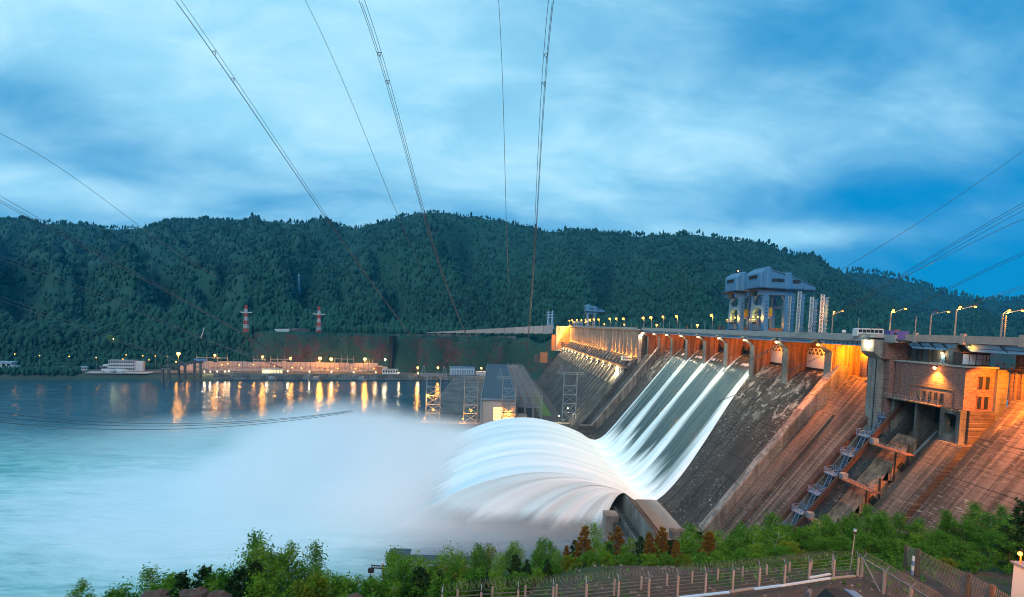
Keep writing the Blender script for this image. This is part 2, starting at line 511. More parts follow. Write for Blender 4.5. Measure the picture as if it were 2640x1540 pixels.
def gridmesh(name, X, Y, Z, mat, smooth=True):
    r, c = X.shape
    v = np.stack([X, Y, Z], -1).reshape(-1, 3)
    i = np.arange(r * c).reshape(r, c)
    f = np.stack([i[:-1, :-1], i[:-1, 1:], i[1:, 1:], i[1:, :-1]], -1).reshape(-1, 4)
    me = bpy.data.meshes.new(name)
    me.vertices.add(len(v)); me.vertices.foreach_set('co', v.astype(np.float32).ravel())
    me.loops.add(f.size); me.loops.foreach_set('vertex_index', f.astype(np.int32).ravel())
    me.polygons.add(len(f)); me.polygons.foreach_set('loop_start', np.arange(0, f.size, 4, dtype=np.int32))
    if smooth: me.polygons.foreach_set('use_smooth', np.ones(len(f), bool))
    me.materials.append(mat); me.update(); me.validate()
    o = bpy.data.objects.new(name, me); COL.objects.link(o); BASE[o.name] = np.zeros(3)
    return o
def hillm():
    b = NB('hill ground')
    g = b.n('ShaderNodeNewGeometry')
    nz = b.xyz(g.outputs['Normal'])[2]
    n1 = b.noise(k=0.02, detail=6, rough=0.65)
    n2 = b.noise(k=0.12, detail=5, rough=0.65)
    green = b.mix(n2, (0.004, 0.034, 0.026), (0.015, 0.082, 0.044))
    rockc = b.mix(n2, (0.034, 0.015, 0.012), (0.12, 0.056, 0.040))
    veg = b.ramp(b.math('ADD', b.math('MULTIPLY', n1, 0.7), b.math('MULTIPLY', n2, 0.45)), 0.47, 0.60)
    steep = b.math('MULTIPLY', b.ramp(nz, 0.86, 0.66), b.ramp(b.xyz()[2], 100.0, 78.0))
    c = b.mix(b.math('MULTIPLY', steep, b.math('SUBTRACT', 1.0, b.math('MULTIPLY', veg, 0.85))), green, rockc)
    z = b.xyz()[2]
    low = b.math('MULTIPLY', b.ramp(z, 9.5, 7.9), b.ramp(nz, 0.9, 0.98))
    c = b.mix(b.math('MULTIPLY', low, 0.75), c, (0.11, 0.09, 0.075))
    return b.bsdf(c, 0.95, bump=n2, bs=1.0, bd=2.0)
hills = gridmesh('hills', X, Y, Z, hillm())
tag(hills, 'long forested hill range rising behind the far river bank', 'hills', kind='structure')
U2, T2 = np.meshgrid(np.arange(1850, 3100, 15.0), np.linspace(0, 1.5, 26))
yr2 = 3700.0
zr2 = HC + (horiz(U2) - np.interp(U2, RIDGE2[:, 0], RIDGE2[:, 1]) - 5) / 1400 * yr2
Z2 = np.where(T2 <= 1, 60 + (zr2 - 60) * (0.6 * T2 + 0.4 * T2 ** 2), zr2 - (T2 - 1) * 500) + (fbm(U2 / 60, T2 * 6, 4) - 0.5) * 130 * np.sin(np.pi * np.clip(T2, 0, 1))
Y2 = 2500 + (yr2 - 2500) * T2
hills2 = gridmesh('hills', Y2 * (U2 - 1277) / 1400, Y2, Z2, bpy.data.materials['hill ground'])
tag(hills2, 'blue forested ridge farther off at the right edge', 'hills', kind='structure')

# ------------------------------------------------------------------ forest on the hills: one mass, real little trees
def forestm():
    b = NB('forest foliage')
    a = b.n('ShaderNodeAttribute', attribute_name='tone'); t = a.outputs['Fac']
    n1 = b.noise(k=0.006, detail=3)
    n2 = b.noise(scale=(1, 1, 2.2), k=0.0022, detail=4)
    f = b.math('ADD', b.math('MULTIPLY', t, 0.45), b.math('ADD', b.math('MULTIPLY', n1, 0.5), b.math('MULTIPLY', n2, 0.5)))
    c = b.mix(b.ramp(f, 0.45, 0.98), (0.003, 0.028, 0.026), (0.014, 0.082, 0.046))
    return b.bsdf(c, 0.95)
def cone_tree():
    v, f = [], []
    for z0, z1, r in ((0.05, 0.62, 0.20), (0.40, 1.0, 0.135)):
        b = len(v); n = 5
        v += [(r * math.cos(2 * math.pi * i / n), r * math.sin(2 * math.pi * i / n), z0) for i in range(n)] + [(0, 0, z1)]
        f += [(b + i, b + (i + 1) % n, b + n) for i in range(n)]
    return np.array(v), np.array(f)
def round_tree():
    v, f = [], []; n = 6
    for z, r in ((0.12, 0.12), (0.42, 0.27), (0.75, 0.20)):
        v += [(r * math.cos(2 * math.pi * (i + z) / n), r * math.sin(2 * math.pi * (i + z) / n), z) for i in range(n)]
    v.append((0.02, 0, 1.0))
    for k in range(2):
        for i in range(n):
            j = (i + 1) % n
            a, b, c, d = k * n + i, k * n + j, (k + 1) * n + j, (k + 1) * n + i
            f += [(a, b, c), (a, c, d)]
    f += [(2 * n + i, 2 * n + (i + 1) % n, 3 * n) for i in range(n)]
    return np.array(v, float), np.array(f)
def scatter(name, pts, hts, wid, kinds, mat, jit=0.0):
    V, Fc, T = [], [], []; off = 0
    protos = (cone_tree(), round_tree())
    for k in (0, 1):
        sel = np.where(kinds == k)[0]
        if not len(sel): continue
        pv, pf = protos[k]
        ang = rng.random(len(sel)) * 6.283
        ca, sa = np.cos(ang)[:, None], np.sin(ang)[:, None]
        h, wd = hts[sel][:, None], wid[sel][:, None]
        jx = 1 + (rng.random((len(sel), len(pv))) - 0.5) * 0.5
        x = (pv[:, 0] * ca - pv[:, 1] * sa) * h * wd * jx; y = (pv[:, 0] * sa + pv[:, 1] * ca) * h * wd * jx
        z = pv[:, 2] * h
        v = np.stack([x, y, z], -1) + pts[sel][:, None, :]
        V.append(v.reshape(-1, 3))
        Fc.append((pf[None] + (np.arange(len(sel)) * len(pv))[:, None, None]).reshape(-1, 3) + off)
        tone = np.clip(rng.normal(0.5, 0.13, len(sel)) + (0.14 if k else -0.12), 0, 1)
        T.append(np.repeat(tone, len(pv)))
        off += len(sel) * len(pv)
    V = np.concatenate(V).astype(np.float32); Fc = np.concatenate(Fc).astype(np.int32); T = np.concatenate(T).astype(np.float32)
    me = bpy.data.meshes.new(name)
    me.vertices.add(len(V)); me.vertices.foreach_set('co', V.ravel())
    me.loops.add(Fc.size); me.loops.foreach_set('vertex_index', Fc.ravel())
    me.polygons.add(len(Fc)); me.polygons.foreach_set('loop_start', np.arange(0, Fc.size, 3, dtype=np.int32))
    me.attributes.new('tone', 'FLOAT', 'POINT').data.foreach_set('value', T)
    me.materials.append(mat); me.update(); me.validate()
    o = bpy.data.objects.new(name, me); COL.objects.link(o); BASE[o.name] = np.zeros(3)
    return o
NF = 62000
fu = rng.uniform(-330, 2900, NF)
fd = 165 + (2150 - 165) * rng.random(NF) ** 1.25
keep = np.ones(NF, bool)
# the lower slopes left of the cliff, and a fringe on the bench above it
lu = rng.uniform(-330, 660, 5200); ld = rng.uniform(66, 185, 5200)
bu = rng.uniform(640, 1380, 1500); bd_ = rng.uniform(140, 180, 1500)
wu = rng.uniform(-330, 235, 1200); wd_ = rng.uniform(6, 34, 1200)
su = rng.uniform(660, 1380, 1500); sd_ = rng.uniform(60, 128, 1500)
fu = np.concatenate([fu, lu, bu, wu, su]); fd = np.concatenate([fd, ld, bd_, wd_, sd_])
fz, fy = ground(fu, fd)
meadow = (fbm(fu / 130, fd / 120, 3) > 0.545) & (fu < 640) & (fd > 260) & (fd < 950)
far_clear = fd > 165
ok = ~(meadow & (rng.random(len(fu)) < 0.85))
fu, fd, fz, fy = fu[ok], fd[ok], fz[ok], fy[ok]
pts = np.stack([fy * (fu - 1277) / 1400, fy, fz - 1.0], -1)
hts = np.clip(rng.lognormal(2.48, 0.27, len(fu)), 6, 24)
small = (fd < 130)
hts[small] = rng.uniform(4, 11, small.sum())
cl_ = (fd < 132) & (fu > 660)
hts[cl_] = rng.uniform(1.5, 5, cl_.sum())
con = (rng.random(len(fu)) < 0.30 + 0.35 * sstep(900, 1900, fd)).astype(int)
fo = scatter('forest', pts, hts, rng.uniform(0.85, 1.35, len(fu)), 1 - con, forestm())
tag(fo, 'dense mixed forest covering the far hills', 'forest', kind='stuff')
n2 = 5000
u2 = rng.uniform(1900, 3000, n2); t2 = rng.uniform(0.55, 1.03, n2)
y2 = 2500 + 1200 * t2
z2r = HC + (horiz(u2) - np.interp(u2, RIDGE2[:, 0], RIDGE2[:, 1]) - 5) / 1400 * yr2
z2 = 60 + (z2r - 60) * (0.6 * t2 + 0.4 * t2 ** 2) + (fbm(u2 / 60, t2 * 6, 4) - 0.5) * 130 * np.sin(np.pi * np.clip(t2, 0, 1))
fo2 = scatter('forest', np.stack([y2 * (u2 - 1277) / 1400, y2, z2 - 2], -1), rng.uniform(16, 30, n2), rng.uniform(0.7, 1.2, n2), (rng.random(n2) < 0.4).astype(int), bpy.data.materials['forest foliage'])
tag(fo2, 'forest on the farther blue ridge at the right', 'forest', kind='stuff')

# ------------------------------------------------------------------ river
def riverm():
    b = NB('river water')
    x, y, z = b.xyz()
    # churned, aerated water spreads from where the jet lands and drifts downstream (towards -X)
    ex = b.math('DIVIDE', b.math('ADD', x, 130.0), 260.0)
    ey = b.math('DIVIDE', b.math('SUBTRACT', y, 300.0), 210.0)
    r = b.math('SQRT', b.math('ADD', b.math('MULTIPLY', ex, ex), b.math('MULTIPLY', ey, ey)))
    n1 = b.noise(scale=(0.010, 0.030, 1), detail=6, rough=0.65, dist=1.2)
    n2 = b.noise(scale=(0.05, 0.14, 1), detail=6, rough=0.65, dist=1.5)
    milk = b.ramp(b.math('ADD', r, b.math('MULTIPLY', b.math('SUBTRACT', n1, 0.5), 0.7)), 1.35, 0.45)
    nearm = b.math('MULTIPLY', b.ramp(x, -40.0, -130.0), b.ramp(y, 520.0, 330.0))
    milk = b.math('MAXIMUM', milk, b.math('MULTIPLY', nearm, b.math('ADD', 0.45, b.math('MULTIPLY', n1, 0.7))))
    calm = b.math('MULTIPLY', b.ramp(x, -75.0, -20.0), b.ramp(y, 300.0, 268.0))
    milk = b.math('MULTIPLY', milk, b.math('SUBTRACT', 1.0, calm))
    c_w = b.ramp(b.math('ADD', r, b.math('MULTIPLY', b.math('SUBTRACT', n1, 0.5), 0.5)), 0.72, 0.22)
    foam = b.math('MULTIPLY', b.ramp(n2, 0.56, 0.75), b.math('ADD', 0.06, b.math('MULTIPLY', milk, 0.5)))
    n3 = b.noise(scale=(0.018, 0.075, 1), detail=6, rough=0.7, dist=2.0)
    c = b.mix(milk, (0.004, 0.075, 0.12), b.mix(b.ramp(b.math('ADD', b.math('MULTIPLY', n3, 0.7), b.math('MULTIPLY', n2, 0.3)), 0.34, 0.62), (0.05, 0.33, 0.32), (0.33, 0.68, 0.64)))
    c = b.mix(b.math('MULTIPLY', c_w, 0.9), c, (0.80, 0.88, 0.90))
    c = b.mix(foam, c, (0.78, 0.86, 0.88))
    w1 = b.noise(scale=(0.045, 0.11, 1), detail=5, rough=0.62, dist=1.0)
    w2 = b.noise(scale=(0.25, 0.5, 1), detail=3, rough=0.6)
    h = b.math('ADD', w1, b.math('MULTIPLY', w2, 0.22))
    return b.bsdf(c, b.math('ADD', 0.05, b.math('MULTIPLY', milk, 0.5)), bump=h, bs=0.33, bd=2.0, spec=0.5)
rx = np.concatenate([np.linspace(-4000, -700, 12), np.linspace(-640, 140, 60)])
ry = np.concatenate([np.linspace(-60, 1000, 70), [1100, 1400]])
RX, RY = np.meshgrid(rx, ry)
river = gridmesh('river', RX, RY, RX * 0, riverm())
tag(river, 'wide teal river, milky and churned below the spillway', 'river', kind='structure')

# ------------------------------------------------------------------ air
hz = MB().box(-4300, 4300, -150, 4600, -6, 1150)
def hazem():
    b = NB('evening haze')
    v = b.n('ShaderNodeVolumePrincipled')
    v.inputs['Color'].default_value = (0.03, 0.58, 1.0, 1)
    v.inputs['Density'].default_value = 0.000045
    v.inputs['Anisotropy'].default_value = 0.0
    b.l(v.outputs[0], b.out.inputs['Volume'])
    return b.m
HAZE = True
if HAZE:
    ho = hz.build('haze', hazem())
    tag(ho, 'thin blue evening haze over the valley', 'haze', kind='stuff')
# ------------------------------------------------------------------ the dam
def PX(z): return 132.5 - 0.775 * (77.2 - z)          # spillway face
def QX(z): return 126.8 - 0.775 * (77.2 - z)          # face of the powerhouse section
dam = thing('dam', 'huge concrete dam with water pouring through its open bays', 'dam', (132, 300, 0))
OGEE = [(150, 85.6), (144, 85.5), (140.5, 84.6), (137, 82.2), (134.2, 79.3), (132.5, 77.2)]
BUCK = [(94.4, 28.0), (90.2, 22.9), (86.4, 18.6), (82.4, 15.3), (78.2, 13.7), (74.0, 14.1), (70.0, 16.0), (66.5, 18.5)]
CH = OGEE + [(PX(z), z) for z in (70, 60, 50, 40)] + BUCK
core = [(x + 0.45, z - 0.45) for x, z in CH]
core[-1] = (66.9, 18.0)
MB().prism(core + [(66.9, -4), (150, -4)], 211, 432.6).build('spillway_core', M['chute'], dam)
chute = MB().prism([(66.4, 18.6), (66.4, -4), (66.9, -4), (66.9, 18.0)], 211, 432.6).build('flip_bucket_wall', M['pier'], dam)
# slabs of the chute lining, each with its own edges; joints stay open
ss = [0.0]
for a, b_ in zip(CH[:-1], CH[1:]): ss.append(ss[-1] + math.hypot(b_[0] - a[0], b_[1] - a[1]))
def chpt(s, off=0.0):
    s = min(max(s, 0), ss[-1])
    k = max(i for i in range(len(ss) - 1) if ss[i] <= s + 1e-9)
    a, b_ = CH[k], CH[k + 1]
    t = (s - ss[k]) / (ss[k + 1] - ss[k])
    nx, nz = -(b_[1] - a[1]), (b_[0] - a[0])
    L = math.hypot(nx, nz); nx, nz = nx / L, nz / L
    if nz < 0: nx, nz = -nx, -nz
    return (a[0] + (b_[0] - a[0]) * t + nx * off, a[1] + (b_[1] - a[1]) * t + nz * off)
s_top = ss[3]
edges = list(np.linspace(s_top, ss[-1] - 0.2, 12))
lining = MB().prism([chpt(edges[0] - 2, -0.2), chpt(edges[0] - 2, 0.1), chpt(edges[0], 0.1), chpt(edges[0], -0.2)], 211, 432).build('chute_lining', M['chute'], dam)
def slab(s0, s1, y0, y1, dz, g=0.09):
    n = 4
    topp = [chpt(s0 + g + (s1 - s0 - 2 * g) * k / n, dz) for k in range(n + 1)]
    bot = [chpt(s0 + g + (s1 - s0 - 2 * g) * k / n, -0.35) for k in reversed(range(n + 1))]
    MB().prism(topp + bot, y0 + g, y1 - g).build('chute_slab', M['chute'], lining)
ycol = [211, 225, 239, 253, 267, 281] + [400, 416, 432.5]
for a, b_ in zip(ycol[:-1], ycol[1:]):
    if a == 281: continue
    for k in range(len(edges) - 1):
        slab(edges[k], edges[k + 1], a, b_, random.uniform(-0.03, 0.06))
# piers with corbelled heads
for i in range(1, 10):
    y = Yi(i)
    if i in (1, 8): prof = [(132.4, 76), (132.4, 93.2), (128.6, 96.0), (128.6, 98.3), (152, 98.3), (152, 76)]
    else: prof = [(132.4, 70), (132.4, 93.2), (128.6, 96.0), (128.6, 98.3), (152, 98.3), (152, 70)]
    if i == 9: prof[0], prof[-1] = (132.4, 60), (152, 60)
    p = MB().prism(prof, y - 2.3, y + 2.3).build('pier', M['pier'], dam)
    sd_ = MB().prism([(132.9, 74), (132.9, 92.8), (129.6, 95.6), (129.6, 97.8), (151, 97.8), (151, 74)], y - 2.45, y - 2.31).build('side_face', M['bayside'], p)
    gs = MB()
    for gx in (139.2, 143.0): gs.box(gx, gx + 0.7, y - 2.75, y - 2.46, 80 if i < 9 else 62, 97.5)
    gs.build('gate_guide', M['rust'], p)
    MB().box(133.6, 135.2, y - 2.62, y - 2.46, 78 if i < 9 else 62, 97).build('pilaster', M['bayside'], p)
    if i > 1:
        MB().box(128.7, 150, y - 32 + 2.31, y - 2.46, 96.6, 97.2).build('ceiling_beam', M['bayside'], p)
# gates: closed in the dry bays, lifted out of the water in the running ones
for i in range(0, 9):
    y0, y1 = Yi(i) + 2.35, Yi(i + 1) - 2.5
    closed = i in (1, 2, 7)
    if i == 0 : continue
    if i == 8:
        MB().box(143.8, 144.6, y0, y1, 60, 90).build('bulkhead', M['bayside'], dam); continue
    zb = 84.9 if closed else 91.6
    g = MB().box(141.2, 142.2, y0, y1, zb, zb + (6.2 if closed else 4.5)).build('spillway_gate', M['white'] if closed else M['rust'], dam)
    MB().box(140.9, 141.18, y0, y1, zb - 0.9, zb + 0.35).build('bottom_seal', M['black'], g)
    zt = zb + (6.2 if closed else 4.5)
    tr = MB()
    n = 9
    for k in range(n):
        a = y0 + (y1 - y0) * k / n; b_ = y0 + (y1 - y0) * (k + 1) / n
        tr.bar((141.4, a, zt), (141.4, (a + b_) / 2, zt + 2.6), 0.28).bar((141.4, (a + b_) / 2, zt + 2.6), (141.4, b_, zt), 0.28)
    tr.bar((141.4, y0, zt + 2.6), (141.4, y1, zt + 2.6), 0.3).bar((141.4, y0, zt + 1.3), (141.4, y1, zt + 1.3), 0.18)
    tr.build('truss', M['white'] if closed else M['rust'], g)
    if not closed:
        for q in (0.22, 0.5, 0.78):
            yy = y0 + (y1 - y0) * q
            MB().box(139.6, 141.1, yy - 1.2, yy + 1.2, zb - 1.6, zb + 0.4).build('roller_box', M['darksteel'], g)
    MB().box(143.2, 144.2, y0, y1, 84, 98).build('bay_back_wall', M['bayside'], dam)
# deck, girders and parapet over the spillway
MB().box(127.6, 154, 167, 912, 98.35, 99.15).build('deck', M['asphalt'], dam)
for i in range(0, 9):
    a, b_ = Yi(i) + 1.5, Yi(i + 1) - 1.5
    prof = [(a, 98.2), (a, 97.6), (a + 3.4, 96.5), (b_ - 3.4, 96.5), (b_, 97.6), (b_, 98.2)]
    g = MB().prismx(prof, 127.7, 128.3).build('girder', M['steel'], dam)
    MB().box(127.45, 127.69, a + 3, b_ - 3, 97.2, 97.32).build('stiffener', M['darksteel'], g)
    MB().prismx(prof, 133.5, 134.1).build('inner_beam', M['steel'], g)
    if i == 0:
        st = MB()
        for k in range(9): st.box(127.5, 127.69, a + 4 + k * 2.6, a + 4.15 + k * 2.6, 96.6, 98.2)
        st.build('web_stiffener', M['darksteel'], g)
kerb = MB().box(127.0, 127.9, 168, 467, 98.25, 98.75).build('deck_edge', M['deckc'], dam)
for k in range(50):
    y0 = 168.6 + k * 6.0
    if y0 > 465: break
    MB().box(126.95, 127.25, y0 + 0.04, y0 + 5.96, 98.76, 100.75).build('parapet_panel', M['deckc'], kerb)
dn = MB()
for k in range(280): dn.box(127.0, 127.5, 170 + k * 1.06, 170.45 + k * 1.06, 97.9, 98.24)
o = dn.build('bracket', M['conc'], kerb); o['kind'] = 'stuff'
# right hand bay without a gate: floor, back wall, side wall
MB().prism([(PX(z), z) for z in (84.5, 60, 40, 20, -4)] + [(150, -4), (150, 84.5)], 179.4, 206.8).build('side_chute', M['slope'], dam)
MB().box(143, 150, 179.4, 208, 84.4, 98.2).build('bay_end_wall', M['bayside'], dam)
MB().prism([(PX(70) - 0.6, 70.6), (PX(5) - 0.6, 5.6), (PX(5), 5), (PX(70), 70)], 196, 206.7).build('raised_slab', M['slope'], dam)
MB().box(138.5, 142.9, 197, 201, 83, 93).build('buttress', M['bayside'], dam)
MB().prism([(143, 84.4), (143, 90), (137, 83.9)], 184, 196).build('chute_apron', M['slope'], dam)
# training walls either side of the chute
def twall(y0, y1, x_t, z_t, x_b, z_b, name, capm):
    t = MB().prism([(x_t, z_t), (x_b, z_b), (x_b - 3.2, z_b), (x_b - 3.2, -4), (x_t + 3, -4), (x_t + 3, z_t)], y0, y1).build('training_wall', M['conc'], dam)
    t['label'] = name
    n = 11
    for k in range(n):
        a, c = (k + 0.012) / n, (k + 0.988) / n
        p = [(x_t + (x_b - x_t) * q, z_t + (z_b - z_t) * q) for q in (a, c)]
        MB().prism([(p[0][0] - 0.1, p[0][1] + 0.08), (p[1][0] - 0.1, p[1][1] + 0.08), (p[1][0] - 0.5, p[1][1] + 0.5), (p[0][0] - 0.5, p[0][1] + 0.5)], y0 - 0.25, y1 + 0.25).build('coping_block', capm, t)
    return t
w1 = twall(206.9, 210.9, 135.2, 88.0, 84.5, 21.0, 'training wall between the dry chute and the side chute', M['wall'])
w8 = twall(432.7, 436.6, 134.0, 86.6, 81.0, 19.8, 'training wall beyond the running water', M['wall'])
MB().box(70.5, 82.5, 431.5, 438, 8, 20.4).build('wall_foot', M['darkslope'], dam)
MB().box(72.0, 84, 206.9, 210.4, 17.5, 20.8).build('end_beam', M['conc'], dam)
MB().box(58.0, 66.3, 209, 285, -4, 9.6).build('bucket_ledge', M['darkslope'], dam)
MB().box(61.5, 62.6, 209, 284, 9.62, 11.4).build('ledge_rail_wall', M['conc'], dam)
MB().box(54.5, 60.5, 246, 254, -4, 12.5).build('ledge_tower', M['pier'], dam)
MB().box(55.0, 60.0, 211, 214, -4, 9).build('ledge_leg', M['pier'], dam)
# second small chute between the far training wall and the powerhouse section
MB().prism([(PX(z) - 1.5, z) for z in (78, 50, 22, -4)] + [(150, -4), (150, 78)], 436.6, 468).build('dry_side_slope', M['darkslope'], dam)
# ---- powerhouse section: lit upper wall in blocks, sloping bench with ribs, gallery, long lower slope
Y0, Y1 = 468.0, 910.0
body = MB().prism([(125.2, 98.4), (125.2, 74.6), (QX(74.6) , 74.6), (QX(-4), -4), (152, -4), (152, 98.4)], Y0 + 0.3, Y1).build('powerhouse_section', M['darkslope'], dam)
nb = 28
st_ = (Y1 - Y0) / nb
for k in range(nb):
    a = Y0 + k * st_
    MB().box(124.5, 125.1, a + 0.12, a + st_ - 0.12, 74.2, 98.2).build('wall_block', M['wall'], body)
MB().prism([(124.45, 93.6), (127.6, 98.3), (127.6, 60), (124.45, 60)], Y0 - 0.4, Y0 + 0.25).build('end_face', M['wall'], body)
MB().box(122.9, 126, Y0 - 0.5, Y1, 98.4, 99.4).build('crest_band', M['deckc'], body)
MB().box(122.7, 123.2, Y0 - 0.5, Y1, 99.41, 100.7).build('parapet', M['deckc'], body)
br = MB()
for k in range(147): br.prism([(124.45, 97.2), (124.45, 98.38), (123.0, 98.38)], Y0 + k * 3.0, Y0 + k * 3.0 + 0.7)
o = br.build('corbel', M['wall'], body); o['kind'] = 'stuff'
for k in range(27):
    y = 474.5 + 16.2 * k
    a, c = 74.1, 66.6
    MB().prism([(QX(a), a), (QX(c), c), (QX(c) - 1.1, c + 0.6), (QX(a) - 1.1, a + 0.6)], y - 1.0, y + 1.0).build('upper_rib', M['wall'], body)
    a, c = 63.5, 49.5
    MB().prism([(QX(a), a), (QX(c), c), (QX(c) - 1.0, c + 0.5), (QX(a) - 2.6, a - 0.5)], y - 1.3, y + 1.3).build('lower_rib', M['wall'], body)
    MB().box(112.9, 114.0, y - 1.0, y + 1.0, QX(0) * 0 + 58.5, 64.4).build('gallery_column', M['pier'], body)
MB().box(112.6, 117.6, Y0 + 10, Y1, 64.45, 65.9).build('gallery', M['orange'], body)
rl = MB()
for k in range(72): rl.box(112.7, 112.8, Y0 + 11 + k * 6.1, Y0 + 11.1 + k * 6.1, 65.92, 67.0)
rl.box(112.7, 112.8, Y0 + 10, Y1, 66.95, 67.05)
rl.build('gallery_railing', M['rust'], body)
for k in range(5): MB().box(112.3, 113.6, 470 + k * 6.2, 472.0 + k * 6.2, 50, 64.4).build('tall_column', M['pier'], body)
MB().box(112.4, 118, 469, 500, 64.5, 65.4).build('landing', M['conc'], body)
for k in range(30):                                                # vertical lift joints standing proud on the lower slope
    y = Y0 + 4 + k * 14.7
    a, c = 48.5, 7
    MB().prism([(QX(a), a), (QX(c), c), (QX(c) - 0.35, c + 0.3), (QX(a) - 0.35, a + 0.3)], y - 0.35, y + 0.35).build('slope_rib', M['conc'], body)
# left abutment of the crest
ab = MB().box(102.5, 124.4, 905, 918, 58, 99.5).build('abutment', M['pinkwall'], dam)
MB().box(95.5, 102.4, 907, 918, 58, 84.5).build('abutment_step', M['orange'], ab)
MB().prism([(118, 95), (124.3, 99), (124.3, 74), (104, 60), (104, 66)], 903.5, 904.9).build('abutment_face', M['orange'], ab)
for k in range(7): MB().box(106 + k * 2.3, 107.0 + k * 2.3, 903.9, 904.9, 86, 98.5).build('abutment_rib', M['pinkwall'], ab)
# ------------------------------------------------------------------ right end: wide pier, brick building, slopes
p0 = MB().box(126.4, 128.3, 174.2, 179.3, 60, 94.6).build('wide_pier', M['pier'], dam)
MB().prism([(126.4, 93.0), (123.9, 95.0), (123.9, 99.0), (126.9, 99.0), (126.9, 93.0)], 173.6, 180.0).build('pier_head', M['pier'], p0)
MB().box(126.30, 126.39, 175.2, 175.5, 62, 93).build('pier_joint', M['black'], p0)
MB().box(123.6, 131, 173.0, 180.4, 99.65, 100.6).build('pier_cap', M['deckc'], p0)
MB().box(127.0, 137.5, 172.2, 179.0, 92.8, 98.2).build('brick_return_wall', M['brick'], dam)
MB().box(128.4, 134, 172.0, 179.0, 60, 92.7).build('brick_side_wall', M['brick'], dam)
rs = thing('sloping_dam_flank', 'stepped sloping concrete flank of the dam below the brick building, lit orange', 'dam flank', (120, 140, 0))
def slope_part(name, y0, y1, off, ztop, mat, par, zb=-6):
    return MB().prism([(PX(ztop) - off, ztop), (PX(zb) - off, zb), (150, zb), (150, ztop)], y0, y1).build(name, mat, par)
slope_part('broad_slope', 60, 138.3, 0.9, 84.5, M['slope'], rs)
ob = None
for k in range(8):
    for j in range(3):
        a, c = 84 - k * 10.2, 84 - (k + 1) * 10.2 + 0.12
        y0 = 138.2 - 13 * (j + 1) + 0.1; y1 = 138.2 - 13 * j
        MB().prism([(PX(a) - 1.05, a), (PX(c) - 1.05, c), (PX(c) - 0.85, c), (PX(a) - 0.85, a)], y0, y1).build('slope_slab', M['slope'], rs)
slope_part('drain_strip', 138.3, 141.6, -2.2, 76, M['slope'], rs)
slope_part('block_slope', 141.6, 150.6, 0.0, 71.0, M['slope'], rs)
slope_part('channel_floor', 150.6, 168.5, -7.0, 74, M['slope'], rs)
slope_part('ledge_slope', 150.6, 153.4, -2.0, 73, M['slope'], rs)
slope_part('track_bed', 168.5, 179.4, -3.0, 76, M['darkslope'], rs)
slope_part('track_kerb', 178.2, 179.4, -0.2, 78, M['conc'], rs)
# buttress blocks with diamond openings, between the track and the ledge
for k in range(5):
    z = 66 - k * 10.5
    x = PX(z)
    bb = MB().prism([(x + 5.5, z + 3.5), (x - 1.2, z - 4.5), (x - 4.5, z - 9.8), (x + 5.5, z - 9.8)], 159.5, 167.5).build('buttress_block', M['bayside'], rs)
    MB().prism([(x - 0.2, z - 5.4), (x + 1.2, z - 3.8), (x + 2.6, z - 5.4), (x + 1.2, z - 7.0)], 159.2, 159.49).build('diamond_opening', M['black'], bb)
    MB().bar((x - 1.5, 158.6, z - 9.5), (x - 1.5, 158.6, z - 0.5), 0.35).build('drain_pipe', M['darksteel'], bb)
    MB().bar((x + 3.0, 159.3, z - 9), (x + 3.0, 159.3, z + 1.5), 0.4).build('block_edge', M['darksteel'], bb)
for k in range(3):                                                 # service footbridges with railings
    x, z = ((PX(65.5) - 1, 65.5), (PX(54) - 1.2, 54), (PX(41) - 1.2, 41))[k]
    wk = MB().box(x - 1.4, x + 1.4, 153.0, 168.8, z, z + 0.3).build('walkway', M['rust'], rs)
    r = MB()
    for q in range(9): r.box(x - 1.4, x - 1.3, 153.2 + q * 1.9, 153.3 + q * 1.9, z + 0.31, z + 1.5)
    r.box(x - 1.4, x - 1.3, 153, 168.8, z + 1.45, z + 1.55).box(x - 1.4, x - 1.3, 153, 168.8, z + 0.85, z + 0.92)
    r.build('railing', M['galv'], wk)
    MB().box(x - 1.2, x + 0.6, 167.0, 168.7, z + 0.31, z + 2.1).build('control_box', M['galv'], wk)
# inclined service track with its blue landings
tk = thing('inclined_track', 'rust brown inclined track with a ladder of blue landings climbing the dam face', 'inclined track', (PX(40), 174, 38))
for yy, nm in ((178.0, 'far'), (169.6, 'near')):
    a, c = (PX(79) - 1.2, yy, 80.0), (PX(6) - 1.2, yy, 7.0)
    MB().bar(a, c, 0.8, 1.3).build('rail_girder', M['trackrust'], tk)
    r = MB()
    for off, hh in ((0.9, 1.2), (0.9, 0.7)):
        r.bar((a[0] - hh * 0.6, yy + (1 if yy > 175 else -1) * off, a[2] + hh), (c[0] - hh * 0.6, yy + (1 if yy > 175 else -1) * off, c[2] + hh), 0.14)
    for q in range(34):
        t = q / 33
        bx, bz = a[0] + (c[0] - a[0]) * t, a[2] + (c[2] - a[2]) * t
        s_ = yy + (1 if yy > 175 else -1) * 0.9
        r.bar((bx, s_, bz), (bx - 0.75, s_, bz + 1.25), 0.12)
    r.build('handrail', M['trackrust'], tk)
    tb = MB()
    for q in range(48):
        t = q / 47
        tb.box(a[0] + (c[0] - a[0]) * t - 0.2, a[0] + (c[0] - a[0]) * t + 0.2, yy - 0.9, yy + 0.9, a[2] + (c[2] - a[2]) * t + 0.55, a[2] + (c[2] - a[2]) * t + 0.85)
    tb.build('tie', M['darksteel'], tk)
